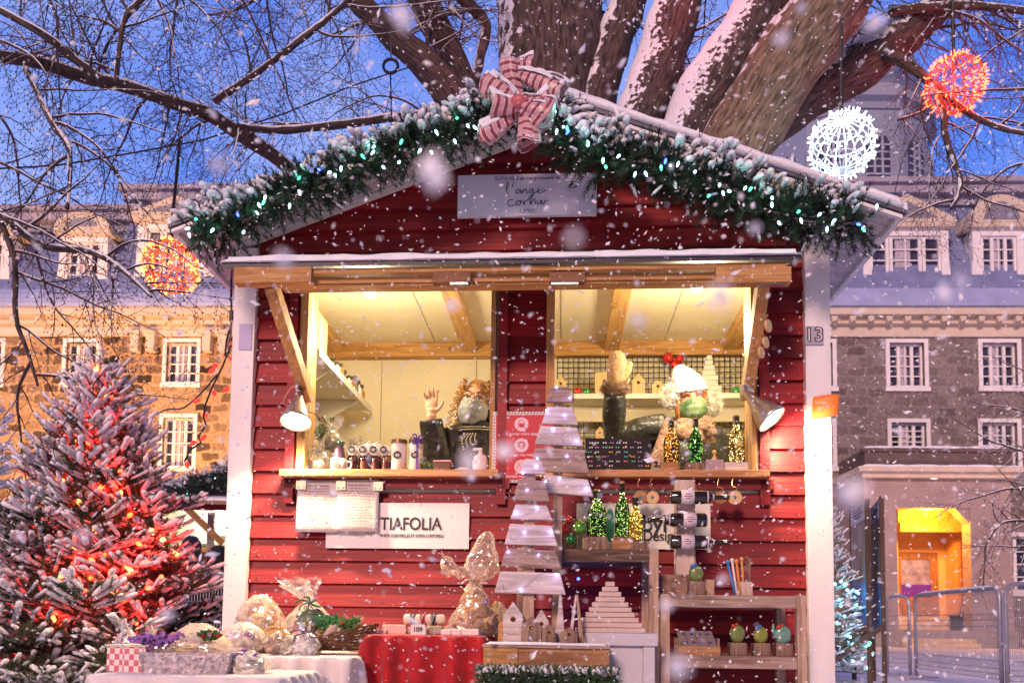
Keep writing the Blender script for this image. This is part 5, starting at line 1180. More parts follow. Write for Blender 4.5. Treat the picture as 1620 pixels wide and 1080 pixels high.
c = sw(383, 480, 3.6); MB().lathe([(.004, .018), (.010, .010), (.011, 0), (.006, -.014), (.0, -.022)], c, 8, Euler((1, 2, 0))).build('bulb', BULBW, sl, smooth=True)
# ================================================================ goods on and under the counters
def at_(px, d): return S(px, 900, d).x
def px_(d): return SH.sc(d)
ROUGH = wood('rough_wood', (.42, .30, .24), (.20, .13, .10), 'x', .8, .5); ROUGHZ = wood('rough_upright', (.52, .36, .26), (.30, .19, .13), 'z', .8, .5)
GREYW = wood('grey_barn_wood', (.72, .64, .62), (.44, .36, .35), 'x', .8, .6); DARKW = wood('burnt_wood', (.34, .22, .16), (.12, .07, .05), 'z', .7, .5)
STUMP = wood('stump_wood', (.50, .27, .12), (.24, .11, .05), 'x', .7, .5)
def bottle(px, d, z, h_px, w_px, lab, tint, grp, seed, cork=(.5, .32, .16), foil=None, n=170, lit=True):
    k = 1 / px_(d); h = h_px * k; r = w_px * k / 2; c = V(at_(px, d), d, z); t = thing('wine_bottle', lab, 'bottle', c, group=grp); rr = random.Random(seed)
    MB().lathe([(r * .3, .004), (r * .9, 0), (r, h * .03), (r, h * .48), (r * .82, h * .60), (r * .40, h * .72), (r * .33, h * .78), (r * .33, h * .93), (r * .40, h * .935), (r * .40, h * .96), (r * .30, h * .96)], c, 24).build('glass', glass('glass_' + lab[:6], tint), t, smooth=True)
    MB().lathe([(r * .29, h * .9), (r * .29, h * 1.0), (.0, h * 1.0)], c, 12).build('cork', mat('cork', cork, .9, var=.2, vs=60), t)
    if foil: MB().lathe([(r * .40, h * .80), (r * .40, h * .925), (r * .42, h * .965)], c, 14).build('foil', mat('dark_foil', (.03, .025, .02), .3, .3), t)
    if lit:
        mb = MB()
        for i in range(int(n * .42)):
            u = rr.random(); hh = u * .78; R_ = r * (.93 if hh < .48 else .93 * (1 - (hh - .48) / .3 * .66)); a = rr.uniform(0, 6.283); q = math.sqrt(rr.random()); mb.ball(c + V(math.cos(a) * R_ * q, math.sin(a) * R_ * q, .008 + hh * h), .0017, 4, 3)
        o = mb.build('fairy_lights', glow('fairy_' + lab[:6], tint_l, 6), t); o['kind'] = 'stuff'
        mb = MB(); pts = []
        for i in range(90): u = i / 89; R_ = r * (.8 if u < .62 else .8 * (1 - (u - .62) / .38 * .7)); pts.append(c + V(math.cos(u * 60 + math.sin(u * 23)) * R_, math.sin(u * 60) * R_, .01 + u * h * .76))
        mb.tube(pts, .0006, 3); mb.build('copper_wire', mat('copper', (.7, .4, .2), .3, 1), t)
    return t
def block(px, d, z, w_px, h_px, dep, m, lab, name='wood_block', cat='wood block', grp=None, bev=.003, tap=1.0, rnd=False):
    k = 1 / px_(d); c = V(at_(px, d), d + dep / 2, z); mb = MB()
    if rnd: r = w_px * k / 2; mb.lathe([(r * .94, 0), (r, .008), (r, h_px * k - .006), (r * .95, h_px * k), (0, h_px * k)], c, 22, jit=.02)
    else: mb.box(c + V(0, 0, h_px * k / 2), (w_px * k, dep, h_px * k), None, tap)
    return solo(mb, name, lab, cat, c, m, group=grp, bevel=0 if rnd else bev, smooth=False), z + h_px * k
CT = wz0 - .001                                                # counter top
# --- right counter
t = thing('earring_board', 'black display board with rows of tiny coloured earrings on the right counter', 'display board', S(978, 748, .04)); d = .04
p0, p1 = at_(925, d), at_(1030, d); h = 62 / px_(d); mb = MB(); mb.box(((p0 + p1) / 2, d + .02, CT + h / 2), (p1 - p0, .008, h), Euler((R(-8), 0, 0))); mb.build('board', mat('black_felt', (.012, .012, .014), .8), t)
cols_ = [('pink', (.8, .3, .5)), ('amber', (.9, .5, .08)), ('teal', (.1, .6, .5)), ('white', (.8, .8, .8)), ('violet', (.45, .3, .7)), ('lime', (.45, .65, .15))]; rr = random.Random(8); mbs = {c[0]: MB() for c in cols_}
for r_ in range(7):
    for c_ in range(9):
        if rr.random() < .25: continue
        nm, cc = rr.choice(cols_); x = p0 + .022 + c_ * (p1 - p0 - .04) / 8 + rr.uniform(-.004, .004); z = CT + .022 + r_ * (h - .04) / 6.2
        for s in (-1, 1): mbs[nm].ball((x + s * .005, d + .011 - (z - CT - h / 2) * -.14, z), .0034, 6, 4, (1, .5, 1))
for nm, cc in cols_: o = mbs[nm].build('earrings', mat('enamel_' + nm, cc, .25), t); o['kind'] = 'stuff'
block(1038, .03, CT, 16, 12, .05, mat('sage_box', (.22, .32, .22), .6), 'small sage green box beside the black earring board', 'small_box', 'box')
gb = 'light-filled bottles on the right counter'; tint_l = (1, .72, .28)
_, z = block(1062, .05, CT, 31, 22, .06, STUMP, 'round pale wood stump under the amber bottle', 'wood_stump', 'wood stump', rnd=True); bottle(1062, .08, z, 70, 24, 'amber bottle full of fairy lights on a round stump, before the scarf', (.65, .42, .12), gb, 1, foil=1)
_, z = block(1101, .05, CT, 32, 21, .06, DARKW, 'round dark wood stump under the green bottle', 'wood_stump', 'wood stump', rnd=True); tint_l = (1, .92, .6); bottle(1101, .08, z, 74, 23, 'green bottle full of fairy lights in the middle of the right counter', (.10, .30, .07), gb, 2, foil=1)
_, z = block(1132, .03, CT, 28, 25, .07, mat('mauve_block', (.36, .27, .33), .7, var=.15, vs=20), 'mauve wooden cube between the green bottle and the rightmost bottle'); t = thing('wooden_figure', 'tiny round-headed wooden figure on the mauve cube', 'figurine', (at_(1131, .06), .06, z))
MB().lathe([(.012, 0), (.012, .01), (.005, .022), (.004, .03)], (at_(1131, .06), .06, z), 12).build('body', LW, t, smooth=True); MB().ball((at_(1131, .06), .06, z + .038), .010, 10, 8).build('head', LW, t, smooth=True)
_, z = block(1167, .03, CT, 38, 21, .08, GREYW, 'grainy rectangular wood block under the rightmost bottle'); tint_l = (1, .78, .42); bottle(1166, .07, z, 78, 26, 'clear pointed bottle of fairy lights at the right end of the right counter', (.85, .78, .55), gb, 3, foil=1)
# --- left counter
WHT = mat('white_card', (.80, .76, .72), .6); BLK = mat('label_black', (.02, .02, .02), .5)
def roundlabel(t, c, r, m=BLK, inner=True):
    MB().lathe([(r, 0), (r, .0012)], c, 20, Euler((R(90), 0, 0))).build('label', m, t)
    if inner:
        for z_, w_ in ((.25, .9), (0, 1.2), (-.3, .7)): MB().box((c.x, c.y - .0018, c.z + z_ * r), (w_ * r, .0004, r * .12)).build('label_print', WHT, t)
def can(px, d, w, h, lab, m, lidc, ribbon=False):
    k = 1 / px_(d); r = w * k / 2; hh = h * k; c = V(at_(px, d), d, CT); t = thing('tall_tin', lab, 'tin', c, group='tall tins on the left counter')
    MB().lathe([(r, 0), (r, hh * .9), (r * .98, hh * .9)], c, 26).build('body', m, t, smooth=True); MB().lathe([(r * 1.04, hh * .88), (r * 1.04, hh), (0, hh * 1.005)], c, 26).build('lid', mat('bronze_lid', lidc, .35, .7), t)
    roundlabel(t, c + V(0, -r - .0005, hh * .52), r * .52)
    if ribbon:
        RP = mat('purple_ribbon', (.10, .02, .35), .4, sheen=.4); mb = MB(); mb.bx(c.x + r * .2, c.x + r * .45, -r * 1.02 + d, -r * .98 + d, CT + .01, CT + hh)
        for a in range(7): a_ = a * .9; mb.tube(spline([tuple(c + V(r * .35, -r, hh * .96)), tuple(c + V(r * .35 + .02 * math.cos(a_), -r - .015, hh * .96 + .02 * math.sin(a_))), tuple(c + V(r * .35 + .03 * math.cos(a_ + .5), -r - .006, hh * .96 + .026 * math.sin(a_ + .5)))], 4), .0035, 5)
        mb.build('ribbon', RP, t)
can(627, .02, 25, 55, 'pink-white tall tin with black round label and bronze lid, left of the ribboned tin', mat('tin_cream', (.78, .66, .60), .4), (.25, .15, .08))
can(654, .02, 23, 56, 'cream tall tin tied with a purple ribbon on the left counter', mat('tin_cream2', (.80, .72, .60), .4), (.30, .2, .1), True)
for i, (x, y, lb) in enumerate(((556, -.0, 'leftmost'), (573, .01, 'second'), (590, 0, 'third'), (606, .015, 'rightmost'))):
    d = .02; k = 1 / px_(d); r = 8.5 * k; c = V(at_(x, d), d, CT); t = thing('spice_jar', lb + ' of the four small glass jars with round paper lids on the left counter', 'jar', c, group='four small jars on the left counter'); q = Euler((R(4), R(-6 + i * 4), 0))
    MB().lathe([(r * .8, 0), (r, .01), (r, 25 * k), (r * .8, 30 * k)], c, 16, q).build('jar_glass', glass('jar_glass', (.75, .6, .6)), t, smooth=True); MB().lathe([(0, .004), (r * .8, .004), (r * .82, 20 * k), (0, 20 * k)], c, 14, q).build('contents', mat('herb_mix%d' % i, [(.25, .08, .10), (.5, .3, .2), (.2, .1, .15), (.15, .08, .08)][i], .9, c2=(.6, .4, .35), vs=80), t)
    MB().lathe([(0, 0), (r * 1.05, .002), (r * 1.05, .010), (0, .012)], c + V(0, -r * .9, 36 * k), 18, Euler((R(72), 0, 0))).build('lid', WHT, t); roundlabel(t, c + V(0, -r * 2.2, 36 * k), r * .7)
def crumple(mb, c, rx, ry, rz, seed=0, amp=.18, seg=26, rings=18): mb.ball(c, 1, seg, rings, (rx, ry, rz), jit=amp, fr=3.2, seed=seed)
CEL = film('cellophane', (1, .97, .96), .22, .16, .6); CELW = film('warm_cellophane', (1, .90, .76), .28, .16, .6)
def wrapped(lab, c, rx, rz, inner, flare=None, seed=1, m=None, ry=None, ribbon=None, cat='gift', name='wrapped_gift', tex=CEL, grp=None, coni=False):
    "contents in a crinkled clear wrap, gathered and flared at the top"
    ry = ry or rx * .75; c = Vector(c); t = thing(name, lab, cat, c, group=grp); rr = random.Random(seed)
    for i, (dx, dz, r, cc) in enumerate(inner):
        cc = tuple(min(.86, q * 1.18 + .04) if sum(cc) > 1.2 else q for q in cc)
        MB().ball(c + V(dx * rx, rr.uniform(-.2, .1) * ry, rz * dz), r * rx, 22, 16, (1, .9, .9), jit=.45, fr=5, seed=i).build('contents', mat('fill_%d_%d_%d' % tuple(int(q * 99) for q in cc), cc, .85, var=.35, vs=45, bump=.5, bs=60), t, smooth=True)
    mb = MB(); n, s_ = 14, 30; prof = []
    for i in range(n + 1):
        u = i / n; prof.append(((math.sin(math.pi * (.12 + .83 * u)) ** .75) if not coni else (1.0 - .86 * u ** .9) * (1 + .06 * math.sin(u * 20)), u))
    def wr(u, v):
        a = u * 2 * math.pi; p, h_ = prof[int(round(v * n))]; j = 1 + .14 * noise.noise(V(math.cos(a) * 2.2, math.sin(a) * 2.2, h_ * 4 + seed)) + .10 * abs(noise.noise(V(a * 2.6, h_ * 2.2, seed * 3))) + .07 * noise.noise(V(math.cos(a) * 6, math.sin(a) * 6, h_ * 9 + seed))
        return (c.x + rx * p * j * math.cos(a), c.y + ry * p * j * math.sin(a), c.z + .002 + rz * 1.0 * h_)
    mb.sheet(wr, s_, n); mb.build('wrap', tex, t, smooth=False)
    if flare:
        fx, fz, fr = flare; b = c + V(0, 0, rz * .98); e = c + V(fx, -.01, rz + fz); mb = MB()
        def fl(u, v):
            a = u * 2 * math.pi; p = b.lerp(e, v); r_ = .012 + (fr - .012) * v ** .8; j = 1 + .35 * math.sin(a * 5 + seed) * v + .3 * noise.noise(V(a, v * 5, seed)); return (p.x + r_ * j * math.cos(a), p.y + r_ * .6 * j * math.sin(a), p.z + .02 * v * math.sin(a * 3 + seed))
        mb.sheet(fl, 28, 8); mb.build('wrap_top', tex, t, smooth=False)
        if ribbon:
            mb = MB()
            for i in range(6): a = i * 1.05 + seed; mb.tube(spline([tuple(b), tuple(b + V(.03 * math.cos(a), -.02, .02 * math.sin(a))), tuple(b + V(.05 * math.cos(a + .4), -.025, .03 * math.sin(a + .4) - .008))], 4), .0035, 5)
            mb.build('ribbon', mat('ribbon_%d_%d_%d' % tuple(int(q * 99) for q in ribbon), ribbon, .45), t)
    return t
k0 = 1 / px_(.06)
wrapped('large cellophane parcel of dark rose soaps behind the four small jars', (at_(582, .13), .13, CT), 36 * k0, 60 * k0, [(-.3, .3, .45, (.35, .12, .10)), (.3, .3, .5, (.28, .10, .10)), (0, .6, .42, (.4, .2, .15))], seed=3)
wrapped('tall clear bag with eucalyptus sprigs at the left end of the left counter', (at_(520, .14), .14, CT), 24 * k0, 80 * k0, [(0, .3, .5, (.5, .36, .2)), (.1, .65, .4, (.25, .3, .12))], (.01, .05, .04), 4)
wrapped('white paper-lined bag next to the left window frame', (at_(500, .03), .03, CT), 17 * k0, 38 * k0, [(0, .4, .6, (.75, .6, .5))], (0, .03, .02), 5, ribbon=(.3, .35, .3))
t = thing('mug', 'white mug with a round logo holding a dark parcel on the left counter', 'mug', (at_(531, 0), -.01, CT)); c = V(at_(531, -.01), -.01, CT)
MB().lathe([(.028, 0), (.032, .004), (.033, 22 * k0), (.030, 22 * k0), (.029, .006), (0, .006)], c, 26).build('cup', WHT, t, smooth=True); roundlabel(t, c + V(0, -.0335, 11 * k0), .015, inner=False)
MB().tube(spline([tuple(c + V(.031, 0, .05)), tuple(c + V(.055, 0, .045)), tuple(c + V(.052, 0, .02)), tuple(c + V(.031, 0, .014))], 6), .0045, 8).build('handle', WHT, t, smooth=True)
MB().lathe([(.022, .03), (.026, .07), (.022, .11), (.010, .13)], c, 16, jit=.1).build('parcel', mat('plum', (.12, .06, .12), .3, coat=.6), t); MB().ball(c + V(0, 0, .13), .02, 10, 7, (1.3, 1, .7), jit=.4).build('bow', mat('green_bow', (.03, .14, .06), .6), t)
def sprig(lab, c, h, n, seed, cols=((.10, .22, .08),), spread=.06, name='leaf_sprig', cat='sprig', berries=0, frame=SH):
    t = thing(name, lab, cat, c, frame); rr = random.Random(seed); c = Vector(c); mb = MB(); lf = MB(); bb = MB()
    for i in range(n):
        e = c + V(rr.uniform(-1, 1) * spread, rr.uniform(-.6, .3) * spread, h * rr.uniform(.6, 1)); m_ = (c + e) / 2 + V(rr.uniform(-1, 1) * .01, 0, .01); pts = [Vector(p) for p in spline([tuple(c), tuple(m_), tuple(e)], 4)]; mb.tube(pts, .0012, 4)
        for p in pts[2:]:
            for s in (-1, 1):
                dd = V(s * rr.uniform(.5, 1), rr.uniform(-.7, .3), rr.uniform(-.2, .8)).normalized(); l_ = rr.uniform(.014, .026); sd_2 = dd.cross(V(0, 1, 0)).normalized() * l_ * .3; k = len(lf.v); lf.v += [p, p + dd * l_ * .5 + sd_2, p + dd * l_, p + dd * l_ * .5 - sd_2]; lf.face([k, k + 1, k + 2, k + 3])
        if i < berries: bb.ball(e + V(0, -.01, 0), .007, 8, 6)
    mb.build('stems', mat('stem_brown', (.12, .08, .04), .8), t); lf.build('leaves', mat('leaf_%d' % int(cols[0][1] * 99), cols[0], .5, var=.4, vs=30), t)
    if berries: bb.build('berries', mat('berry_red', (.45, .01, .02), .25), t)
    return t
sprig('grey-green leaf sprigs rising behind the white bag by the lit lamp', (at_(512, .18), .18, CT + .12), .17, 9, 3, ((.16, .24, .13),)); sprig('dried white flower sprigs behind the left jars', (at_(558, .2), .2, CT + .08), .13, 8, 4, ((.45, .42, .28),), .04)
t = sprig('tiny pot of greenery with red berries right of the ribboned tin', (at_(672, 0), .0, CT), .045, 10, 5, ((.06, .16, .06),), .03, 'potted_green', 'plant', 4)
block(696, -.02, CT, 27, 17, .06, mat('brown_box', (.14, .06, .04), .6), 'dark brown box with pink lid before the first seller', 'small_box', 'box'); MB()
block(696, -.025, CT + 17.2 / px_(-.02), 29, 3, .07, mat('pink_lid', (.72, .45, .45), .6), 'pink lid resting on the dark brown box', 'box_lid', 'lid')
t = thing('hand_cream', 'pink and white soap dispenser at the right end of the left counter', 'dispenser', (at_(757, 0), 0, CT)); c = V(at_(757, 0), 0, CT)
MB().lathe([(.030, 0), (.034, .01), (.034, .05), (.026, .075), (.010, .085), (.008, .1)], c, 22).build('body', mat('soap_pink', (.80, .55, .60), .3, c2=(.85, .8, .82), vs=6), t, smooth=True); MB().box(c + V(-.012, 0, .106), (.04, .012, .010)).build('pump', WHT, t)
block(730, 0, CT, 20, 11, .05, mat('tissue', (.8, .72, .7), .9), 'small pale folded cloth beside the soap dispenser', 'folded_cloth', 'cloth', bev=.012)
mb = MB()
t = thing('plastic_trays', 'stack of clear plastic trays on the far side of the left counter', 'tray stack', (at_(620, .5), .5, CT)); zz = CT + .04
for i in range(4): MB().box((at_(622 - i * 3, .5), .5, zz + .035 + i * .022), (.20 - i * .012, .14, .016)).build('tray', film('tray_plastic', (1, 1, .95), .2, .1, .3), t)
MB().box((at_(622, .5), .5, (CT + .04) / 2 + .05), (.5, .2, CT - .10)).build('stand', mat('white_shelf'), t)
# ---------------------------------------------------------------- wooden slat trees and the little village
BD_ = -.52
def slats(px_post, rows, d, z0, ytop, lab, seed, post=(15,)):
    k = 1 / px_(d); t = thing('slat_tree', lab, 'wooden tree', (at_(px_post, d), d, z0), group='slat trees wound with fairy lights'); rr = random.Random(seed)
    zt_ = S(px_post, ytop, d).z; MB().bx(at_(px_post, d) - post[0] * k / 2, at_(px_post, d) + post[0] * k / 2, d + .022, d + .06, z0, zt_).build('post', ROUGHZ, t)
    ms = [GREYW, ROUGH, mat('grey_barn_wood')]; pts = []
    for i, (x0, x1, y0, y1, sk) in enumerate(rows):
        a, b = S(x0, y1, d), S(x1, y1 + sk, d); c, e = S(x0 + 9, y0, d), S(x1 - 9, y0 + sk, d); MB().prism([(a.x, a.z), (b.x, b.z), (e.x, e.z), (c.x, c.z)], d, d + .021).build('slat', ms[i % 3], t, bevel=.002)
        for q in range(4): pts.append((a.x + (b.x - a.x) * ((q + .5) / 4 if i % 2 else 1 - (q + .5) / 4), d - .006 + (.034 if q == 0 else 0), (a.z + c.z) / 2 + rr.uniform(-.03, .03)))
    MB().tube(spline(pts, 4), .0008, 4).build('light_wire', mat('silver_wire', (.6, .6, .65), .3, 1), t)
    for i, p in enumerate(pts):
        if i % 2 == 0:
            MB().ball((p[0], d - .006, p[2]), .0032, 6, 5).build('bulb', glow('violet_bulb', (.42, .36, 1), 30), t)
            if i % 4 == 0: lamp('violet_glow', 'POINT', (p[0], d - .03, p[2]), .022, (.40, .34, 1), SH, size=.01)
    return t
bz = S(866, 1019, -.72).z
slats(881, [(853, 939, 750, 777, 8), (838, 932, 707, 744, 4), (846, 922, 673, 702, 3), (857, 915, 643, 669, 2), (864, 907, 611, 635, 1)], -.48, bz, 622, 'taller back slat tree, its narrow top reaching up beside the right opening', 1, (15,))
slats(836, [(782, 895, 903, 937, 3), (792, 888, 867, 896, 3), (798, 882, 828, 860, 3), (807, 874, 797, 820, 2), (812, 870, 757, 790, 3), (822, 864, 725, 748, 1)], -.62, bz, 735, 'lower front slat tree standing left of the taller one, broad slats at its base', 2, (18,))
x0, x1 = at_(765, -.74), at_(966, -.74); t = thing('village_box', 'long low wooden box carrying the slat trees and the little village', 'wooden box', ((x0 + x1) / 2, -.6, S(866, 1058, -.74).z)); zb_ = S(866, 1058, -.74).z
MB().bx(x0, x1, -.74, -.46, bz - .012, bz).build('top_board', ROUGH, t, bevel=.002); MB().bx(x0 + .12, x1 - .003, -.73, -.47, zb_, bz - .0125).build('front', STUMP, t); MB().bx(x0 + .003, x0 + .119, -.735, -.465, zb_, bz - .0125).build('lamplit_end', PINE, t)  # yellower pine on the left end stands in for lamp light falling there
sn = MB(); snowcap(sn, [(x0 + .01 + (x1 - x0 - .02) * i / 30, -.725, bz + .001) for i in range(31)], .018, .008, seed=9); sn.build('snow', SNOW, t, smooth=True)
vg = 'village of little houses on the wooden base'; kk = 1 / px_(-.66)
for px, w_, top, m, lab, d, pk in ((811, 31, 952, GREYW, 'tall grey peaked house at the left of the little village', -.66, .32), (794, 13, 985, PINE, 'low yellow block house at the far left of the little village', -.62, .1), (840, 32, 974, DARKW, 'dark burnt-wood house in front in the little village', -.69, .35), (856, 23, 964, GREYW, 'narrow grey house behind the dark one in the little village', -.60, .35), (868, 23, 985, DARKW, 'small dark house with a bright round window left of the spires', -.68, .38), (900, 27, 990, DARKW, 'squat dark house with a round window in front of the spires', -.70, .36)):
    birdhouse(px, 1018, w_, 1018 - top, d, lab, m, z=bz, depth=.05, peak=pk, grp=vg, hole=px != 794)
for px, w_, top, lab, d in ((887, 17, 936, 'left tall pointed wooden spire in the little village', -.63), (912, 26, 940, 'right tall wooden spire, slightly open at its foot', -.63)):
    k = 1 / px_(d); x = at_(px, d); h = (1018 - top) * k; w2 = w_ * k / 2; t = thing('wooden_spire', lab, 'wooden spire', (x, d, bz), group='spires in the little village')
    if px == 887: MB().prism([(x - w2, bz), (x + w2, bz), (x + .003, bz + h), (x - .003, bz + h)], d, d + .03).build('spire', GREYW, t, bevel=.002)
    else:
        MB().prism([(x - w2, bz), (x - w2 * .55, bz), (x + w2 * .1, bz + h * .98), (x - w2 * .12, bz + h)], d, d + .03).build('leg', GREYW, t); MB().prism([(x + w2 * .4, bz), (x + w2, bz), (x + w2 * .22, bz + h), (x + .0 * w2, bz + h * .99)], d - .002, d + .032).build('leg', ROUGHZ, t)
# evergreen-clad planter under the base
hx0, hx1 = at_(757, -.8), at_(976, -.8); t = thing('evergreen_planter', 'box clad in short evergreen twigs with snow on top, under the wooden base', 'planter', ((hx0 + hx1) / 2, -.6, 0)); mb = MB(); mb.bx(hx0 + .02, hx1 - .02, -.80, -.42, .0, zb_ - .012); mb.build('box', mat('dark_green_box', (.01, .02, .01), .9), t)
nm = MB(); sn = MB(); rr = random.Random(12)
for i in range(2600):
    u = rr.uniform(hx0, hx1); f = rr.random()
    if f < .65: c = V(u, -.80, rr.uniform(.25, zb_ - .005)); dd = V(rr.uniform(-.4, .4), -1, rr.uniform(-.2, .7))
    elif f < .85: c = V(u, rr.uniform(-.82, -.74), zb_ - .012); dd = V(rr.uniform(-.4, .4), -.4, .8)
    else: s = rr.choice((hx0 + .02, hx1 - .02)); c = V(s, rr.uniform(-.82, -.45), rr.uniform(.25, zb_ - .01)); dd = V(1 if s > 0 else -1, rr.uniform(-.4, .4), rr.uniform(0, .5))
    dd = dd.normalized() * rr.uniform(.015, .035); needles(nm, [c, c + dd * .5, c + dd], .012, 420, rr, .0016)
    if c.z > zb_ - .022 and rr.random() < .34 and dd.z > 0: lump(sn, [c + dd * .2, c + dd * .8], .0055, rr, 5)
nm.build('evergreen_twigs', NEEDLE, t); q = sn.build('snow', SNOW, t, smooth=True); q['kind'] = 'stuff'
# ---------------------------------------------------------------- display shelves under the right counter
def frame_shelf(lab, xa, xb, da, db, shelves, m, mz, post_w=.034, open_back=True):
    t = thing('display_shelf', lab, 'shelf', ((xa + xb) / 2, (da + db) / 2, 0)); zt_ = max(z for z, _ in shelves)
    for x in (xa, xb - post_w):
        for y in (da - .001, db - post_w): MB().bx(x, x + post_w, y, y + post_w, 0, zt_ + (.003 if y < -.2 else -.004)).build('leg', mz, t, bevel=.002)
    for z, th in shelves: MB().bx(xa + post_w + .001, xb - post_w - .001, da + .004, db - .004, z - .014, z).build('shelf_board', m, t, bevel=.001); MB().bx(xa + post_w + .001, xb - post_w - .001, da + .002, da + .02, z - th, z - .0145).build('front_rail', m, t); MB().bx(xa + post_w + .001, xb - post_w - .001, db - .02, db - .003, z - th, z - .0145).build('back_rail', m, t)
    return t
da, db = -.42, -.10
A_top = S(950, 868, da).z; BZ = S(1150, 941, da).z; BZ2 = S(1150, 1037, da).z
frame_shelf('tall dark plank shelf behind the slat trees, holding three lit bottles', at_(818, da), at_(1042, da), da, db, [(A_top, .048)], wood('dark_plank', (.20, .12, .09), (.07, .04, .03), 'x', .8, .5), ROUGHZ)
frame_shelf('lower two-tier wooden shelf beside the right white post', at_(1045, da), at_(1275, da), da, db, [(BZ, .045), (BZ2, .045)], ROUGH, ROUGHZ)
# tall shelf goods
d = -.34
block(898, -.20, A_top, 30, 56, .03, DARKW, 'dark upright board leaning behind the four baubles', 'upright_board', 'board')
block(934, -.21, A_top, 40, 52, .02, mat('green_panel', (.10, .14, .08), .7, c2=(.2, .2, .15), vs=6), 'dull green panel behind the leftmost bottle on the plank shelf', 'upright_board', 'board')
gb2 = 'light-filled bottles on the plank shelf'; tint_l = (1, .90, .52)
_, z = block(941, d, A_top, 38, 23, .07, DARKW, 'dark block under the leftmost bottle on the plank shelf'); bottle(944, d + .035, z, 76, 31, 'wide green bottle of fairy lights at the left of the plank shelf', (.14, .28, .08), gb2, 4, n=260)
_, z = block(985, d, A_top, 34, 22, .07, STUMP, 'reddish wood block under the middle bottle on the plank shelf'); bottle(984, d + .035, z, 90, 23, 'tall slim green bottle of fairy lights in the middle of the plank shelf', (.16, .30, .10), gb2, 5, n=220)
_, z = block(1012, d, A_top, 30, 16, .07, DARKW, 'low dark slab under the small bottle by the shop name'); tint_l = (1, .80, .4); bottle(1005, d + .03, z, 72, 24, 'short yellow-lit bottle with dark neck beside the shop name', (.6, .5, .2), gb2, 6, foil=1, n=190)
k = 1 / px_(-.36)
for (x, y, r_), cc, lb in (((900, 822, 6), REDC, 'small red bauble at the top of the cluster beside the slat tree'), ((893, 836, 8.5), REDC, 'larger red bauble in the cluster beside the slat tree'), ((917, 834, 11.5), (.10, .32, .03), 'biggest light green bauble in the cluster'), ((904, 853, 8.5), (.01, .18, .03), 'dark green bauble lowest in the cluster')):
    shb(x, y, r_, cc, lb, 'bauble cluster beside the slat tree', -.36)
t = thing('blue_light', 'single blue bulb glowing under the plank shelf', 'light', S(915, 915, -.3)); MB().ball(S(915, 915, -.3), .006, 10, 7).build('bulb', BULBB, t); MB().tube([S(915, 915, -.3), S(902, 895, -.2), (S(900, 890, -.2).x, -.2, A_top - .016)], .0015, 4).build('wire', mat('black_cable'), t); lamp('blue_glow', 'POINT', S(915, 915, -.33), .5, (.05, .08, 1), SH, size=.01)
# batten tree and its grey bench
bxa, bxb = at_(924, -.44), at_(1034, -.44); bz3 = S(975, 1000, -.44).z; t = thing('grey_bench', 'low grey painted bench under the stacked batten tree', 'bench', ((bxa + bxb) / 2, -.5, 0))
GP = mat('grey_paint', (.55, .53, .58), .6, var=.08, vs=6); MB().bx(bxa, bxb, -.58, -.44, bz3 - .045, bz3).build('seat', GP, t, bevel=.003)
for x in (bxa + .01, bxb - .05): MB().bx(x, x + .04, -.57, -.45, 0, bz3 - .046).build('leg', GP, t)
MB().bx(bxa + .051, bxb - .051, -.56, -.55, .1, bz3 - .046).build('panel', GP, t)
slattree(966, 1000, 919, 108, 14, 10, -.56, 'large stacked batten tree tapering to a tiny block, on the grey bench', bz3, mat('pale_batten', (.62, .48, .42), .7, var=.1, vs=14, bump=.2, bs=30), depth=.10)
# discs hanging under the right counter
for px, r_, m, lb in ((1013, 11, STUMP, 'reddish round slice hanging leftmost under the right counter'), (1032, 10, LW, 'yellow round slice with a dark eye hanging under the right counter'), (1139, 10, STUMP, 'dark round slice hanging behind the top wine bottle neck'), (1162, 11, LW, 'rightmost pale round slice hanging under the right counter')):
    dd = -.14; c = S(px, 787, dd); r = r_ / px_(dd); t = thing('hanging_disc', lb, 'wood slice', c + V(0, 0, r), group='round slices hanging under the right counter')
    MB().lathe([(.001, 0), (r * .93, 0), (r, .003), (r, .009), (.001, .009)], c, 26, Euler((R(90), 0, 0))).build('disc', m, t); MB().lathe([(r * .25, 0), (r * .25, .001)], c + V(0, -.0095, 0), 14, Euler((R(90), 0, 0))).build('eye', mat('eye_blue', (.1, .15, .2), .5), t)
    zc_ = wz0 - .03; MB().tube(spline([tuple(c + V(0, 0, r)), tuple(c + V(.012, 0, r + .012)), tuple(c + V(-.010, 0, r + .022)), (c.x, dd + .03, zc_ - .01), (c.x, dd + .06, zc_)], 5), .0016, 5).build('copper_hook', mat('copper', (.7, .4, .2), .3, 1), t)
# wine rack on a bark stump
d = -.30; _, z = block(1071, d, BZ, 50, 33, .09, mat('bark_block', (.16, .08, .05), .9, c2=(.38, .24, .18), vs=22, bump=.7, bs=30), 'rough bark block carrying the wine rack', 'bark_block', 'wood block')
xr0, xr1 = at_(1070, d), at_(1099, d); t = thing('wine_rack', 'pale upright wooden wine rack with holes for three bottles', 'wine rack', ((xr0 + xr1) / 2, d + .03, BZ)); zt_ = S(1085, 758, d).z
ys = [(786, 'r'), (822, 'l'), (857, 'r')]
MB().bx(xr0, xr1, d + .008, d + .07, z, zt_).build('post', wood('rack_wood', (.66, .52, .44), (.48, .35, .28), 'z'), t, bevel=.002); MB().bx(xr1 + .001, xr1 + .006, d + .02, d + .066, z, zt_ - .01).build('side_face', LW, t)
WG = mat('wine_glass', (.02, .012, .008), .06, coat=1); WL = mat('wine_label', (.72, .60, .62), .7)
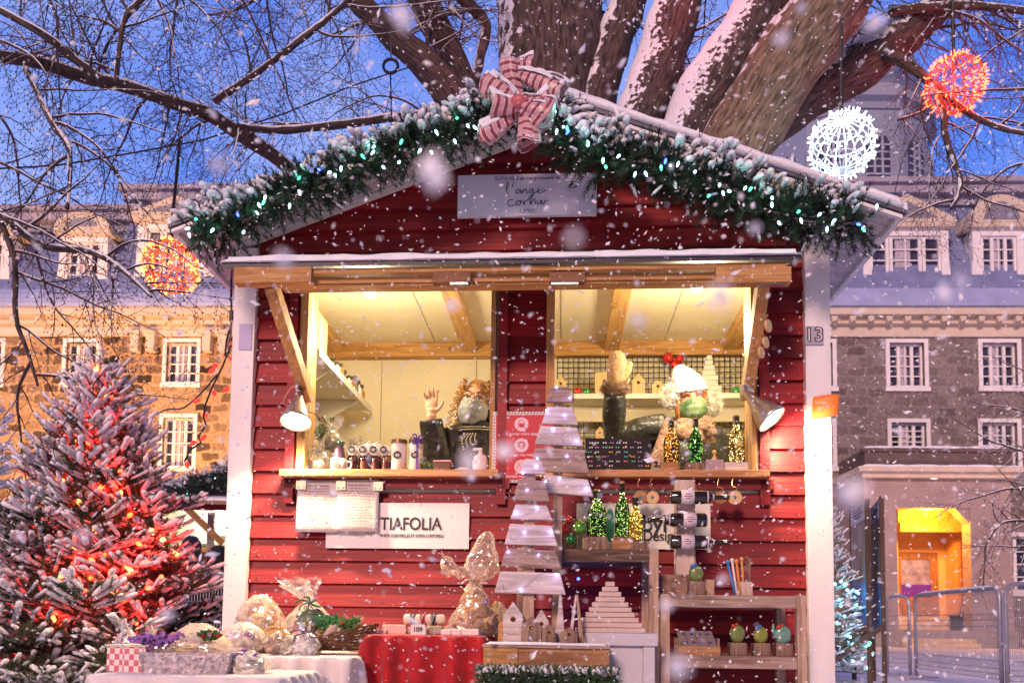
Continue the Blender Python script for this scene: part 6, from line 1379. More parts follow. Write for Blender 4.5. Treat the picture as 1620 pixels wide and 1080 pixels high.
for i, (y, s) in enumerate(ys):
    dd = d - .036; k = 1 / px_(dd); z_ = S(1085, y, dd).z; r = 11 * k; sg_ = 1 if s == 'r' else -1; xb = at_(1060 if s == 'r' else 1118, dd); L_ = 92 * k; c = V(xb, dd, z_); q = Euler((0, R(90 * sg_), 0))
    t = thing('wine_bottle', ['topmost dark wine bottle lying in the rack, neck to the right', 'middle dark wine bottle in the rack, neck to the left', 'lowest dark wine bottle lying in the rack, neck to the right'][i], 'bottle', c, group='wine bottles in the rack')
    MB().lathe([(r * .5, .006), (r * .9, 0), (r, .006), (r, L_ * .56), (r * .85, L_ * .63), (r * .36, L_ * .74), (r * .33, L_ * .94), (r * .38, L_ * .95), (r * .38, L_)], c, 24, q).build('glass', WG, t, smooth=True)
    MB().lathe([(r * 1.012, L_ * .18), (r * 1.012, L_ * .40)], c, 24, q).build('label', WL, t, smooth=True); MB().lathe([(r * .90, L_ * .62), (r * .50, L_ * .705), (r * .38, L_ * .745)], c, 24, q).build('neck_label', WL, t, smooth=True)
    mb = MB()
    for e_, w_ in ((.30, .6), (.0, .9), (-.3, .5)): mb.box((xb + sg_ * L_ * (.29), dd - r * 1.012 * math.cos(e_ * .9) - .0008, z_ + e_ * r), (L_ * .16 * w_, .0006, .0025))
    mb.build('label_print', mat('label_ink', (.12, .06, .08), .6), t)
    MB().bx(xr0 + .002, xr1 - .002, d - .03, d + .007, z_ - r - .008, z_ - r - .002).build('cradle', mat('rack_wood'), t) if False else None
# cacti made of felt on blocks
def cactus(px, z, pyb, h, w, cc, lab, d, blk=(26, 20), flowers=1):
    _, zt2 = block(px, d, z, blk[0], blk[1], .055, DARKW, 'dark cube under the ' + lab.split(' on the')[0]); k = 1 / px_(d); x = at_(px, d); t = thing('cactus_ornament', lab, 'cactus', (x, d + .02, zt2), group='glass cactus ornaments on cubes'); c = V(x, d + .026, zt2 + h * k * .5 - .002); mm = mat('cactus_%d' % int(cc[0] * 99), cc, .35, var=.25, vs=30, coat=.4)
    MB().ball(c, 1, 18, 12, (w * k / 2, .012, h * k / 2), jit=.08, fr=2).build('pad', mm, t, smooth=True); rr = random.Random(px); mb = MB()
    for i in range(26): a, q = rr.uniform(0, 6.28), math.sqrt(rr.random()) * .8; p = c + V(math.cos(a) * q * w * k / 2, -.012 * math.sqrt(1 - q * q) - .001, math.sin(a) * q * h * k / 2); mb.tube([p, p + V(0, -.004, .001)], .0006, 3)
    mb.build('spines', mat('spine', (.7, .65, .4), .5), t); mb = MB(); mb.ball(c + V(-w * k * .28, -.01, h * k * .42), .008, 8, 6, jit=.4); mb.ball(c + V(-w * k * .05, -.008, h * k * .52), .006, 8, 6, jit=.4); mb.build('flower', mat('flower_%d' % (px % 3), [(.65, .5, .03), (.5, .05, .02), (.05, .2, .5)][px % 3], .5), t)
    if px > 1220: MB().ball(c + V(-w * k * .55, 0, h * k * .32), 1, 10, 8, (.006, .006, .022)).build('arm', mm, t, smooth=True)
cactus(1103, BZ, 940, 27, 23, (.16, .22, .05), 'olive cactus on the upper shelf in front of the wine rack', -.38, (25, 22))
cactus(1168, BZ2, 1036, 29, 24, (.16, .34, .26), 'leftmost teal cactus with a blue flower on the lower shelf', -.38); cactus(1205, BZ2, 1036, 26, 23, (.24, .28, .03), 'middle olive cactus with yellow flowers on the lower shelf', -.38); cactus(1240, BZ2, 1036, 28, 26, (.15, .33, .27), 'rightmost teal cactus with a raised arm on the lower shelf', -.38)
block(1123, -.30, BZ, 14, 26, .05, ROUGHZ, 'narrow wooden block behind the olive cactus on the upper shelf')
_, z = block(1179, -.38, BZ, 23, 22, .06, wood('rack_wood', (.66, .52, .44), (.48, .35, .28), 'z'), 'pale cube pen holder on the upper shelf'), 0
for (xa, ya, xb, yb_), cc, lb in (((1163, 938, 1151, 889), (.03, .22, .55), 'blue'), ((1166, 938, 1158, 886), (.75, .7, .65), 'white'), ((1171, 938, 1165, 887), (.75, .28, .06), 'orange'), ((1176, 930, 1173, 884), (.6, .4, .1), 'ochre'), ((1182, 925, 1182, 883), (.18, .09, .06), 'dark brown'), ((1185, 925, 1186, 886), (.3, .16, .1), 'light brown')):
    dd = -.37 if xa > 1172 else -.395; a, b = S(xa, ya, dd), S(xb, yb_, dd); a.z = BZ + .001 if xa <= 1172 else BZ + 18 / px_(dd); t = thing('stick_pen', lb + ' round-topped stick standing at the pen holder', 'stick', a, group='coloured sticks at the pen holder')
    MB().tube([a, b], .0042, 8).build('stick', mat('stick_' + lb[:4], cc, .5), t, smooth=True); MB().ball(b, .008, 10, 8).build('knob', mat('stick_' + lb[:4]), t, smooth=True)
# compartment box on the lower shelf
x0, x1 = at_(1074, -.40), at_(1139, -.40); t = thing('sample_box', 'shallow compartment box with blue-dotted samples on the lower shelf', 'box', ((x0 + x1) / 2, -.3, BZ2)); h = 14 / px_(-.4)
MB().bx(x0, x1, -.40, -.388, BZ2, BZ2 + h).build('front', STUMP, t); MB().bx(x0, x0 + .008, -.3879, -.26, BZ2, BZ2 + h + .03).build('side', DARKW, t); MB().bx(x1 - .008, x1, -.3879, -.26, BZ2, BZ2 + h + .03).build('side', DARKW, t)
slb = MB(); slab(slb, x0 + .009, x1 - .009, -.387, BZ2 + h - .01, -.27, BZ2 + h + .05, .006); slb.build('tray', mat('tray_grey', (.28, .22, .24), .7), t); mb = MB()
for i in range(4):
    for j in range(2): u = .1 + .8 * (i + .5) / 4; v = .25 + j * .5; mb.ball((x0 + (x1 - x0) * u, -.387 + .117 * v - .004, BZ2 + h - .004 + .06 * v + .004), .005, 8, 5, (1.6, 1, .5))
mb.build('samples', mat('blue_dot', (.05, .1, .4), .4), t)
mb = MB(); [mb.box((x0 + (x1 - x0) * i / 4, -.329, BZ2 + h + .028), (.003, .11, .004), Euler((R(27), 0, 0))) for i in (1, 2, 3)]; mb.build('dividers', DARKW, t)
# ---------------------------------------------------------------- covered tables on the left
def covered(lab_c, lab_t, xa, xb, da, db, z, m, seed, name='tablecloth', grp=None, fold=.042, drop=None):
    t = thing('folding_table', lab_t, 'table', ((xa + xb) / 2, (da + db) / 2, 0)); MB().bx(xa + .02, xb - .02, da + .02, db - .02, z - .03, z - .004).build('tabletop', mat('table_grey', (.4, .4, .4), .6), t)
    for x in (xa + .05, xb - .08):
        for y in (da + .05, db - .08): MB().bx(x, x + .03, y, y + .03, 0, z - .031).build('leg', mat('table_grey'), t)
    cx, cy = (xa + xb) / 2, (da + db) / 2; hx, hy = (xb - xa) / 2, (db - da) / 2; dr = drop or (z - .03); mb = MB(); per = 150; rings = [(0, 0), (.5, 0), (.9, 0), (.97, -.001), (1, -.006)] + [(1, -.02 - dr * i / 9) for i in range(10)]
    def pt(u, k):
        a = u * 4; s_ = int(a) % 4; f = a - int(a); c4 = [(-1, -1), (1, -1), (1, 1), (-1, 1)]; p, q = c4[s_], c4[(s_ + 1) % 4]; x, y = p[0] + (q[0] - p[0]) * f, p[1] + (q[1] - p[1]) * f; rr_ = 1 - .018 * (abs(x) ** 8) * (abs(y) ** 8)
        sc_, dz = rings[k]; w = max(0, min(1, (-dz - .006) / dr)); L_ = u * 2 * (hx + hy) * 2; fo = fold * w ** .32 * (math.sin(L_ * 62 + seed + 2.2 * noise.noise(V(L_ * 4, seed, 0))) + .6 * noise.noise(V(L_ * 9, seed, 3)))
        n = V(x * hx if abs(x) > .999 else 0, y * hy if abs(y) > .999 else 0, 0); n = n.normalized() if n.length else n
        b = V(cx + x * hx * sc_ * rr_, cy + y * hy * sc_ * rr_, z + dz + (.0015 * noise.noise(V(x * 9, y * 9, seed)) if sc_ < 1 else 0)); return b + n * (fo + .025 * w)
    n = len(rings); i0 = 0
    for k in range(n):
        for j in range(per): mb.v.append(pt(j / per, k))
    for k in range(n - 1):
        for j in range(per): j2 = (j + 1) % per; mb.face([k * per + j, k * per + j2, (k + 1) * per + j2, (k + 1) * per + j])
    o = solo(mb, name, lab_c, 'tablecloth', (cx, cy, z), m, group=grp, smooth=True); return o
WC = mat('white_linen', (.80, .72, .70), .9, var=.04, vs=12, bump=.2, bs=120, sheen=.2); RC = mat('red_velvet', (.42, .006, .012), .75, var=.25, vs=25, bump=.3, bs=200, sheen=.25)
zr_ = S(670, 1004, -.56).z; zw = S(500, 1038, -.72).z; zl = S(400, 1070, -1.12).z
covered('red velvet cloth falling in deep folds over the table left of the slat trees', 'table hidden under the red velvet cloth', at_(577, -.56), at_(768, -.56), -.56, -.13, zr_, RC, 1)
covered('white linen cloth on the table in front of the left wall', 'table hidden under the white linen cloth beside the red one', at_(352, -.72), at_(562, -.72), -.72, -.13, zw, WC, 2)
covered('white cloth on the nearest table at the lower left', 'nearest low table hidden under a white cloth', at_(140, -1.12), at_(452, -1.12), -1.12, -.74, zl, WC, 5)
# red table goods
d = -.40; k = 1 / px_(d)
c = V(at_(672, d), d + .02, zr_ + 24 * k); t = thing('yarn_roll', 'white roll with blue, red and grey yarn bands on the red table', 'roll', c); q = Euler((0, R(90), 0)); L_ = 66 * k
MB().lathe([(0, -L_ / 2), (.014, -L_ / 2), (.0195, -L_ / 2 + .006), (.0195, L_ / 2 - .006), (.014, L_ / 2), (0, L_ / 2)], c, 22, q).build('roll', mat('roll_cream', (.78, .66, .5), .7), t, smooth=True)
for j, (o_, cc) in enumerate(((-.27, (.05, .06, .14)), (-.02, (.4, .02, .08)), (.24, (.06, .07, .12)))):
    mb = MB()
    for i in range(6): mb.tube([c + V(o_ * L_ + (i - 2.5) * .0035 + .003 * math.sin(a * 2 + i), .0212 * math.cos(a), .0212 * math.sin(a)) for a in [b * math.pi / 8 for b in range(17)]], .0016, 4)
    mb.build('yarn_band', mat('yarn_%d' % j, cc, .8), t)
block(668, -.40, zr_, 70, 12, .05, mat('linen_bag', (.68, .48, .42), .8, var=.15, vs=30), 'low pink fabric box under the yarn roll', 'fabric_box', 'box', bev=.006)
block(625, -.42, zr_, 40, 15, .07, mat('peach_card', (.72, .52, .44), .7, var=.1, vs=9), 'peach coloured box on the left of the red table', 'small_box', 'box', tap=.94)
block(601, -.44, zr_, 24, 7, .06, mat('lilac_card', (.45, .25, .40), .7, c2=(.75, .6, .6), vs=12), 'flat lilac packet at the left edge of the red table', 'flat_packet', 'packet')
t = thing('price_card', 'small white price card reading 10$ on the red table', 'price card', (at_(663, -.5), -.5, zr_)); h = 16 * k; MB().box((at_(663, -.5), -.498, zr_ + h / 2), (22 * k, .002, h), Euler((R(-6), 0, 0))).build('card', WHT, t); text('10$', .024, (at_(663, -.5), -.502, zr_ + h / 2), INK, t, bold=.0004)
block(688, -.46, zr_, 26, 14, .04, mat('green_print', (.16, .26, .12), .6, c2=(.55, .4, .4), vs=40), 'green patterned pouch beside the price card', 'pouch', 'pouch', bev=.01)
for i, (x, w_) in enumerate(((707, 16), (723, 15), (745, 28))): block(x, -.47, zr_, w_, 9 + i * .6, .05, mat('soap_white', (.82, .74, .74), .5), ['leftmost', 'middle', 'rightmost and widest'][i] + ' of the three white soap boxes on the red table', 'soap_box', 'box', 'white soap boxes on the red table')
d = -.36; k = 1 / px_(d); c = (at_(752, d), d, zr_); t = wrapped('big upright cellophane bouquet tied with string on the red table', c, 52 * k, 86 * k, [(-.2, .2, .4, (.62, .40, .22)), (.3, .25, .42, (.5, .36, .22)), (0, .55, .36, (.68, .45, .25)), (-.1, .82, .2, (.7, .5, .3))], (.02, 24 * k, 18 * k), 7, ribbon=(.62, .55, .5), tex=CELW, coni=True)
cc = V(*c); mb = MB()
def cone(u, v): a = u * 6.283; r_ = .010 + 30 * k * min(1, v * 4.5) ** .6 * (1 - v) ** .62; j = 1 + .2 * noise.noise(V(math.cos(a) * 3, math.sin(a) * 3, v * 5)); return (cc.x + .015 + .03 * v + r_ * j * math.cos(a), cc.y - .01 + r_ * .6 * j * math.sin(a), cc.z + 82 * k + v * 82 * k)
mb.sheet(cone, 24, 12); mb.build('wrap_peak', CELW, t); mb = MB()
def ear(u, v): return (cc.x - .02 - .11 * v, cc.y - .03 + .01 * math.sin(u * 9), cc.z + 92 * k + .05 * v + (u - .5) * (.02 + .075 * v) + .008 * math.sin(v * 14 + u * 5))
mb.sheet(ear, 8, 8); mb.build('wrap_ear', CELW, t, solid=.0005)
MB().ball(cc + V(.09, .02, .06), .05, 14, 10, (.8, .7, 1.3), jit=.4, fr=5).build('hay', mat('hay', (.40, .28, .14), .9, c2=(.6, .45, .28), vs=60, bump=.8, bs=90), t)
# white table goods
d = -.45; k = 1 / px_(d)
wrapped('rounded cellophane parcel of cream wool at the left of the white table', (at_(414, d), d, zw), 40 * k, 92 * k, [(-.25, .25, .5, (.70, .50, .36)), (.3, .22, .5, (.72, .54, .42)), (0, .5, .5, (.75, .55, .40))], None, 11, tex=CELW)
wrapped('cellophane parcel with green jar, flared at the top, on the white table', (at_(492, d), d, zw + .0), 38 * k, 82 * k, [(0, .62, .52, (.14, .22, .08)), (.3, .75, .26, (.06, .03, .03)), (-.2, .25, .55, (.6, .42, .3))], (-.05, .075, .07), 12, ribbon=(.02, .15, .06))
wrapped('pair of small net bags with gold bow in front on the white table', (at_(447, -.62), -.62, zw), 24 * k, 38 * k, [(-.3, .35, .6, (.5, .38, .3)), (.4, .3, .55, (.7, .6, .5))], (0, .015, .014), 13, ribbon=(.7, .38, .05))
wrapped('small white paper bag at the front right of the white table', (at_(487, -.62), -.62, zw), 22 * k, 34 * k, [(0, .4, .8, (.78, .66, .62))], (0, .018, .016), 14, ribbon=(.12, .06, .2))
wrapped('low cellophane bag with purple print, leftmost on the white table', (at_(388, -.60), -.60, zw), 34 * k, 48 * k, [(0, .3, .75, (.72, .56, .54)), (.3, .5, .3, (.35, .2, .4))], None, 15)
wrapped('small cellophane twist of red sweets behind the wicker basket', (at_(563, -.3), -.3, zw), 14 * k, 40 * k, [(0, .7, .5, (.5, .06, .08))], (0, .035, .035), 16)
t = thing('wicker_basket', 'dark wicker basket tilted towards the viewer at the right of the white table', 'basket', (at_(535, -.5), -.5, zw)); mb = MB(); cbx = V(at_(538, -.5), -.47, zw + .012); rx, ry = 58 * k, .10
for j in range(7):
    u = j / 6; mb.tube([cbx + V(math.cos(a) * rx * (.72 + .30 * u), math.sin(a) * ry * (.72 + .30 * u), u * .05 + .035 * math.cos(a) * (.3 + .7 * u) + .002 * math.sin(a * 20 + j * math.pi) + .015) for a in [i * math.pi / 24 for i in range(49)]], .0042, 5)
for i in range(26): a = i * math.pi / 13; mb.tube([cbx + V(math.cos(a) * rx * (.70 + .34 * u), math.sin(a) * ry * (.70 + .34 * u), u * .055 + .035 * math.cos(a) * (.3 + .7 * u) + .012) for u in (0, .5, 1)], .003, 4)
mb.build('weave', mat('dark_wicker', (.12, .055, .025), .6, var=.4, vs=60), t)
MB().lathe([(0, 0), (.7, 0)], (0, 0, 0), 4); mb = MB(); mb.ball(cbx + V(0, 0, .012), 1, 18, 6, (rx * .72, ry * .7, .012)); mb.build('bottom', mat('dark_wicker'), t)
for x_, y_, r_, h_, cc, lb, tl in ((-.06, -.03, .020, .10, (.62, .45, .40), 'silver-wrapped cone leaning in the wicker basket', 35), (-.02, -.02, .018, .09, (.70, .58, .54), 'white paper cone in the middle of the wicker basket', 30), (.05, .0, .018, .08, (.75, .62, .60), 'pale lilac cone at the right of the wicker basket', 38), (-.085, .0, .012, .07, (.65, .42, .03), 'small yellow pot at the left of the wicker basket', 20)):
    c = cbx + V(x_, y_, .03); q = Euler((R(-10), R(tl), 0)); t = thing('paper_cone', lb, 'parcel', c, group='parcels in the wicker basket'); MB().lathe([(r_ * .5, 0), (r_, h_ * .6), (r_ * .7, h_), (0, h_)], c, 14, q, jit=.06).build('wrap', mat('cone_%d' % int(cc[1] * 99), cc, .5, var=.12, vs=40), t)
sprig('bright green fabric leaves beside the wicker basket', tuple(cbx + V(-.055, -.02, .07)), .06, 9, 22, ((.05, .26, .07),), .05); sprig('green leaf rosette with red berries in the wicker basket', tuple(cbx + V(.03, -.03, .05)), .07, 14, 23, ((.07, .22, .05),), .045, berries=5)
# nearest table goods
d = -.98; k = 1 / px_(d); gz = zl
CHK = mat('gingham', (.8, .7, .66), .8)
def gingham():
    n = CHK.node_tree.nodes; l = CHK.node_tree.links
    if 'chk' in n: return
    t_ = n.new('ShaderNodeTexCoord'); c_ = n.new('ShaderNodeTexChecker'); c_.name = 'chk'; c_.inputs['Scale'].default_value = 55; c_.inputs['Color1'].default_value = (.62, .16, .18, 1); c_.inputs['Color2'].default_value = (.80, .72, .68, 1); l.new(t_.outputs['Object'], c_.inputs['Vector']); l.new(c_.outputs['Color'], n['Principled BSDF'].inputs['Base Color'])
gingham()
t = thing('gift_box', 'open box with pink gingham sides at the front left corner of the nearest table', 'box', (at_(212, d), d, gz)); xa, xb = at_(178, d), at_(250, d); h = 40 * k
MB().box(((xa + xb) / 2, d + .06, gz + h / 2), (xb - xa, .13, h), Euler((0, 0, R(-14)))).build('sides', CHK, t); MB().box(((xa + xb) / 2, d + .06, gz + h + .003), (xb - xa + .01, .14, .006), Euler((0, 0, R(-14)))).build('rim', mat('pale_green_card', (.62, .64, .48), .7), t)
t = thing('foil_tray', 'crinkled silver tray under cellophane at the front of the nearest table', 'tray', (at_(300, -1.02), -1.02, gz)); xa, xb = at_(232, -1.04), at_(366, -1.04); h = 34 / px_(-1.04); mb = MB()
def fo(u, v):
    a = u * 4; s_ = int(a) % 4; f = a - int(a); c4 = [(-1, -1), (1, -1), (1, 1), (-1, 1)]; p, q = c4[s_], c4[(s_ + 1) % 4]; x, y = p[0] + (q[0] - p[0]) * f, p[1] + (q[1] - p[1]) * f; j = .006 * noise.noise(V(u * 60, v * 14, 1)); return ((xa + xb) / 2 + x * ((xb - xa) / 2 + j - .012 * (1 - v)), -.97 + y * (.075 + j) + x * .02, gz + h * v)
mb.sheet(fo, 120, 5); mb.build('sides', mat('crinkled_foil', (.72, .62, .62), .35, .45, var=.4, vs=60, bump=1, bs=80), t); mb = MB(); crumple(mb, V((xa + xb) / 2, -.97, gz + h), (xb - xa) / 2 * .95, .07, .03, 3, .5); mb.build('wrap', CELW, t)
mb = MB(); crumple(mb, V((xa + xb) / 2, -.97, gz + h * .55), (xb - xa) / 2 * .92, .066, .03, 5, .3); mb.build('contents', mat('soap_mix', (.78, .62, .58), .8, c2=(.5, .36, .55), vs=18), t)
t = sprig('bunch of purple lavender lying between the gingham box and the foil tray', (at_(250, -1.0), -.98, gz + 30 * k), .06, 22, 31, ((.28, .12, .42),), .07, 'lavender_bunch', 'flowers')
wrapped('large shiny cellophane parcel at the back of the nearest table', (at_(318, -.84), -.84, gz), 52 * k, 78 * k, [(-.3, .3, .5, (.74, .58, .5)), (.35, .3, .5, (.72, .6, .56)), (0, .55, .4, (.8, .66, .6))], None, 32, tex=CELW, ry=.075)
wrapped('small clear bag at the back left of the nearest table', (at_(206, -.84), -.84, gz), 22 * k, 66 * k, [(0, .35, .7, (.72, .58, .55))], (0, .02, .02), 33); wrapped('small clear bag beside the large shiny parcel on the nearest table', (at_(246, -.84), -.84, gz), 19 * k, 58 * k, [(0, .35, .7, (.74, .6, .54))], (0, .015, .015), 34)
sprig('holly sprig with dark red berries on the cellophane of the nearest table', (at_(338, -.93), -.93, gz + 48 * k), .03, 9, 35, ((.06, .15, .05),), .03, berries=5)
wrapped('flat cellophane packet with a purple ribbon at the right of the nearest table', (at_(398, -.95), -.95, gz), 40 * k, 26 * k, [(0, .3, .7, (.76, .62, .54))], (0, .006, .01), 36, ribbon=(.2, .02, .4))
# ================================================================ the two sellers
SKIN = mat('skin', (.62, .36, .24), .5, var=.05, vs=20, sub=.08); DARKJ = mat('dark_jacket', (.014, .012, .012), .5, var=.3, vs=6, bump=.5, bs=22)
def hand(mb, w, up, palm, side, curl=.25, sc_=1.0):
    "open hand at wrist w: up = fingers' direction, palm = the way the palm faces, side = towards the thumb"
    up = up.normalized(); palm = (palm - up * palm.dot(up)).normalized(); sd_2 = (side - up * side.dot(up) - palm * side.dot(palm)).normalized(); k = sc_
    M3 = Matrix((sd_2, palm, up)).transposed()
    mb.ball(w + up * .045 * k, 1, 14, 10, (.040 * k, .015 * k, .050 * k), M3); mb.tube([w - up * .02, w + up * .02], [.026 * k, .028 * k], 12)
    for i, (o, ln, sp) in enumerate(((.030, .072, .22), (.011, .082, .06), (-.009, .076, -.08), (-.028, .060, -.26))):
        b = w + up * .078 * k + sd_2 * o * k; d = (up + sd_2 * sp).normalized(); pts = [b - d * .02 * k, b]
        for q in range(3): d = (d + palm * curl * (.5 + .3 * i)).normalized(); pts.append(pts[-1] + d * ln / 3 * k)
        mb.tube(pts, [.010 * k, .0098 * k, .0092 * k, .0085 * k, .0068 * k], 10)
    b = w + up * .015 * k + sd_2 * .026 * k; d = (up * .55 + sd_2 * .85 + palm * .2).normalized(); mb.tube([b, b + d * .032 * k, b + (d + up * .25).normalized() * .060 * k, b + (d + up * .5).normalized() * .080 * k], [.014 * k, .0115 * k, .0105 * k, .008 * k], 10)
def headparts(mb, c, M3, k=1.0):
    T = lambda x, y, z: c + M3 @ V(x * k, y * k, z * k)
    mb.ball(T(0, .012, .02), k, 24, 18, (.074, .092, .100), M3); mb.ball(T(0, -.022, -.035), k, 20, 14, (.060, .066, .072), M3); mb.ball(T(0, -.045, -.082), k, 14, 10, (.030, .028, .026), M3)
    mb.tube([T(0, -.080, .022), T(0, -.096, -.008), T(0, -.104, -.026)], [.008 * k, .011 * k, .014 * k], 10); [mb.ball(T(s * .010, -.092, -.030), .009 * k, 8, 6) for s in (-1, 1)]
    for s in (-1, 1):
        mb.tube([T(s * .012, -.082, .032), T(s * .030, -.080, .038), T(s * .050, -.066, .030)], [.008 * k, .009 * k, .007 * k], 8); mb.ball(T(s * .036, -.066, -.022), .022 * k, 10, 8); mb.ball(T(s * .076, .008, -.005), k, 10, 8, (.008, .018, .030), M3)
    mb.tube([T(-.020, -.080, -.055), T(0, -.088, -.054), T(.020, -.080, -.055)], [.005 * k, .008 * k, .005 * k], 8); mb.tube([T(-.016, -.080, -.064), T(0, -.086, -.066), T(.016, -.080, -.064)], [.005 * k, .008 * k, .005 * k], 8)
    mb.tube([T(0, .015, -.04), T(0, .028, -.10), T(0, .03, -.16)], [.052 * k, .050 * k, .062 * k], 16)
    return T
def eyes(T_, T, M3, k, shut=False):
    for s in (-1, 1):
        if not shut:
            MB().ball(T(s * .031, -.0745, .012), .0125 * k, 12, 10).build('eye', mat('eye_white', (.75, .72, .68), .2), T_, smooth=True); MB().ball(T(s * .031, -.0855, .012), k, 10, 8, (.0055, .002, .0055), M3).build('iris', mat('iris', (.06, .035, .02), .15), T_, smooth=True)
        MB().tube([T(s * .014, -.086, .016 + (0 if not shut else -.003)), T(s * .031, -.0905, .0235 - (.004 if shut else 0)), T(s * .048, -.082, .015)], .0028 * k, 6).build('eyelash', mat('lash', (.05, .025, .015), .7), T_)
        MB().tube([T(s * .012, -.089, .038), T(s * .032, -.089, .045), T(s * .054, -.072, .037)], [.003 * k, .0042 * k, .002 * k], 6).build('eyebrow', mat('brow', (.14, .07, .03), .8), T_)
def facemask(T_, T, k, m, seed=0):
    mb = MB()
    def fm(u, v):
        a = (u - .5) * 2.5; zz = -.112 + .104 * v; r_ = .074 + .012 * math.sin(math.pi * v) ; y = -math.cos(a) * (.092 + .018 * math.sin(math.pi * min(1, v * 1.05)) - .015 * (1 - v)) - .012 + (.018 if False else 0); pl = .0022 * math.sin(v * 22) * (1 - abs(u - .5) * 1.6)
        return T(math.sin(a) * r_ * (1 - .25 * (1 - v) ** 2), y - pl + .012 * abs(math.sin(a)), zz - .012 * math.cos(a) * (1 - v) + .004 * noise.noise(V(u * 6, v * 6, seed)) + .016 * (1 - abs(u - .5) * 2) * v)
    mb.sheet(fm, 22, 16); mb.build('face_mask', m, T_, smooth=True, solid=.002); mb = MB()
    for s in (-1, 1): mb.tube([T(s * .070, -.04, -.01), T(s * .078, -.01, .01), T(s * .080, .012, .0)], .0012 * k, 4); mb.tube([T(s * .062, -.03, -.08), T(s * .075, .0, -.04), T(s * .080, .012, -.02)], .0012 * k, 4)
    mb.build('ear_loop', mat('loop_white', (.7, .7, .7), .7), T_)
def torso(mb, bd, sh_l, sh_r, hipc, k=1.0, extra=.0):
    neck = (sh_l + sh_r) / 2; mb.tube([sh_l + V(.0, 0, -.02), neck + V(0, .01, .015), sh_r + V(0, 0, -.02)], [.062 + extra, .075 + extra, .062 + extra], 16)
    q = hipc; mb.ball((neck * .75 + q * .25), 1, 20, 14, (.175 + extra, .115 + extra, .17)); mb.ball((neck * .45 + q * .55), 1, 20, 14, (.160 + extra, .120 + extra, .18)); mb.ball(q, 1, 20, 14, (.175 + extra, .125 + extra, .16))
FLOOR = .12
def legs(mb, hip, r=.075):
    for s in (-1, 1): mb.tube([hip + V(s * .085, 0, -.02), V(hip.x + s * .10, hip.y, FLOOR + (hip.z - FLOOR) * .52), V(hip.x + s * .105, hip.y + .02, FLOOR + .08)], [r * 1.15, r * .78, r * .55], 14); mb.tube([V(hip.x + s * .105, hip.y + .05, FLOOR + .045), V(hip.x + s * .11, hip.y - .12, FLOOR + .035)], [.042, .036], 12)
# ---- first seller
dP = .48; hc = S(753, 640, dP); q3 = (Matrix.Rotation(R(10), 3, 'Y') @ Matrix.Rotation(R(-6), 3, 'Z')); p1 = thing('person', 'seller with curly blonde hair and grey mask waving from the left opening', 'person', (hc.x, hc.y, FLOOR))
KH = .96; hip = V(hc.x + .0, hc.y + .03, 1.02); shl = S(716, 692, dP + .03); shr = S(804, 694, dP + .05); elb = S(692, 742, dP - .05); wr = S(682, 656, dP - .12)
mb = MB(); T1 = headparts(mb, hc, q3, KH); mb.tube([hc + V(0, .02, -.1), (shl + shr) / 2 + V(0, 0, 0)], [.05, .07], 14); torso(mb, None, shl, shr, hip, extra=-.03); mb.tube([shl, elb, wr], [.045, .036, .026], 12); mb.tube([shr, shr + V(.05, -.02, -.28), shr + V(-.08, -.2, -.32)], [.045, .036, .028], 12)
hand(mb, wr + V(0, 0, .005), V(-.02, 0, 1), V(0, -1, .05), V(1, 0, 0), .22, .80); hand(mb, shr + V(-.08, -.2, -.32), V(-.9, -.2, 0), V(0, -.2, -1), V(0, -.6, .5), .4, .9); legs(mb, hip, .07)
mb.build('body', SKIN, p1, remesh=.0045); eyes(p1, T1, q3, KH); facemask(p1, T1, KH, mat('grey_mask', (.30, .32, .33), .8, var=.12, vs=30, bump=.3, bs=60), 1)
mb = MB(); torso(mb, None, shl, shr, hip, extra=.018); mb.tube([shl, elb, wr + V(0, .01, -.02)], [.080, .074, .054], 14, jit=.25); mb.tube([shr, shr + V(.05, -.02, -.28), shr + V(-.05, -.17, -.315)], [.066, .058, .046], 14); mb.build('jacket', DARKJ, p1, remesh=.008)
mb = MB(); legs(mb, hip, .082); mb.build('trousers', mat('dark_trousers', (.03, .03, .04), .8), p1, remesh=.012)
mb = MB(); cN = hc + V(0, .0, -.135)
mb.lathe([(.074, -.05), (.088, -.02), (.082, .02), (.070, .045)], cN, 22, jit=.12); mb.ball(cN + V(0, -.055, -.07), 1, 16, 12, (.07, .04, .075), jit=.15); mb.build('neck_scarf', mat('black_scarf', (.015, .015, .018), .8, bump=.5, bs=40), p1, smooth=True)
ROPE = mat('rope_print', (.72, .64, .46), .8); mb = MB()
def dash(pts, n=18, r=.0028):
    s = [Vector(p) for p in spline(pts, 8)]
    for i in range(0, len(s) - 1, 2): mb.tube([s[i], s[i + 1]], r, 5)
for off in (0, .012): dash([tuple(cN + V(.088 * math.cos(a), -.088 * math.sin(a) * 1.02 - .004, .015 - off - .012 * math.sin(a))) for a in [k * .31 for k in range(1, 10)]])
for i, x in enumerate((-.042, -.022, -.002, .02)): dash([tuple(cN + V(x * .6, -.100, -.03)), tuple(cN + V(x - .012, -.104, -.065)), tuple(cN + V(x + .0, -.100, -.115 + .01 * i))])
mb.build('rope_pattern', ROPE, p1)
HAIR = mat('curly_hair', (.34, .17, .055), .5, var=.5, vs=60); rh = random.Random(2); mb = MB()
mb.ball(T1(0, .022, .036), KH, 22, 16, (.082, .094, .098), q3, jit=.12, fr=5)
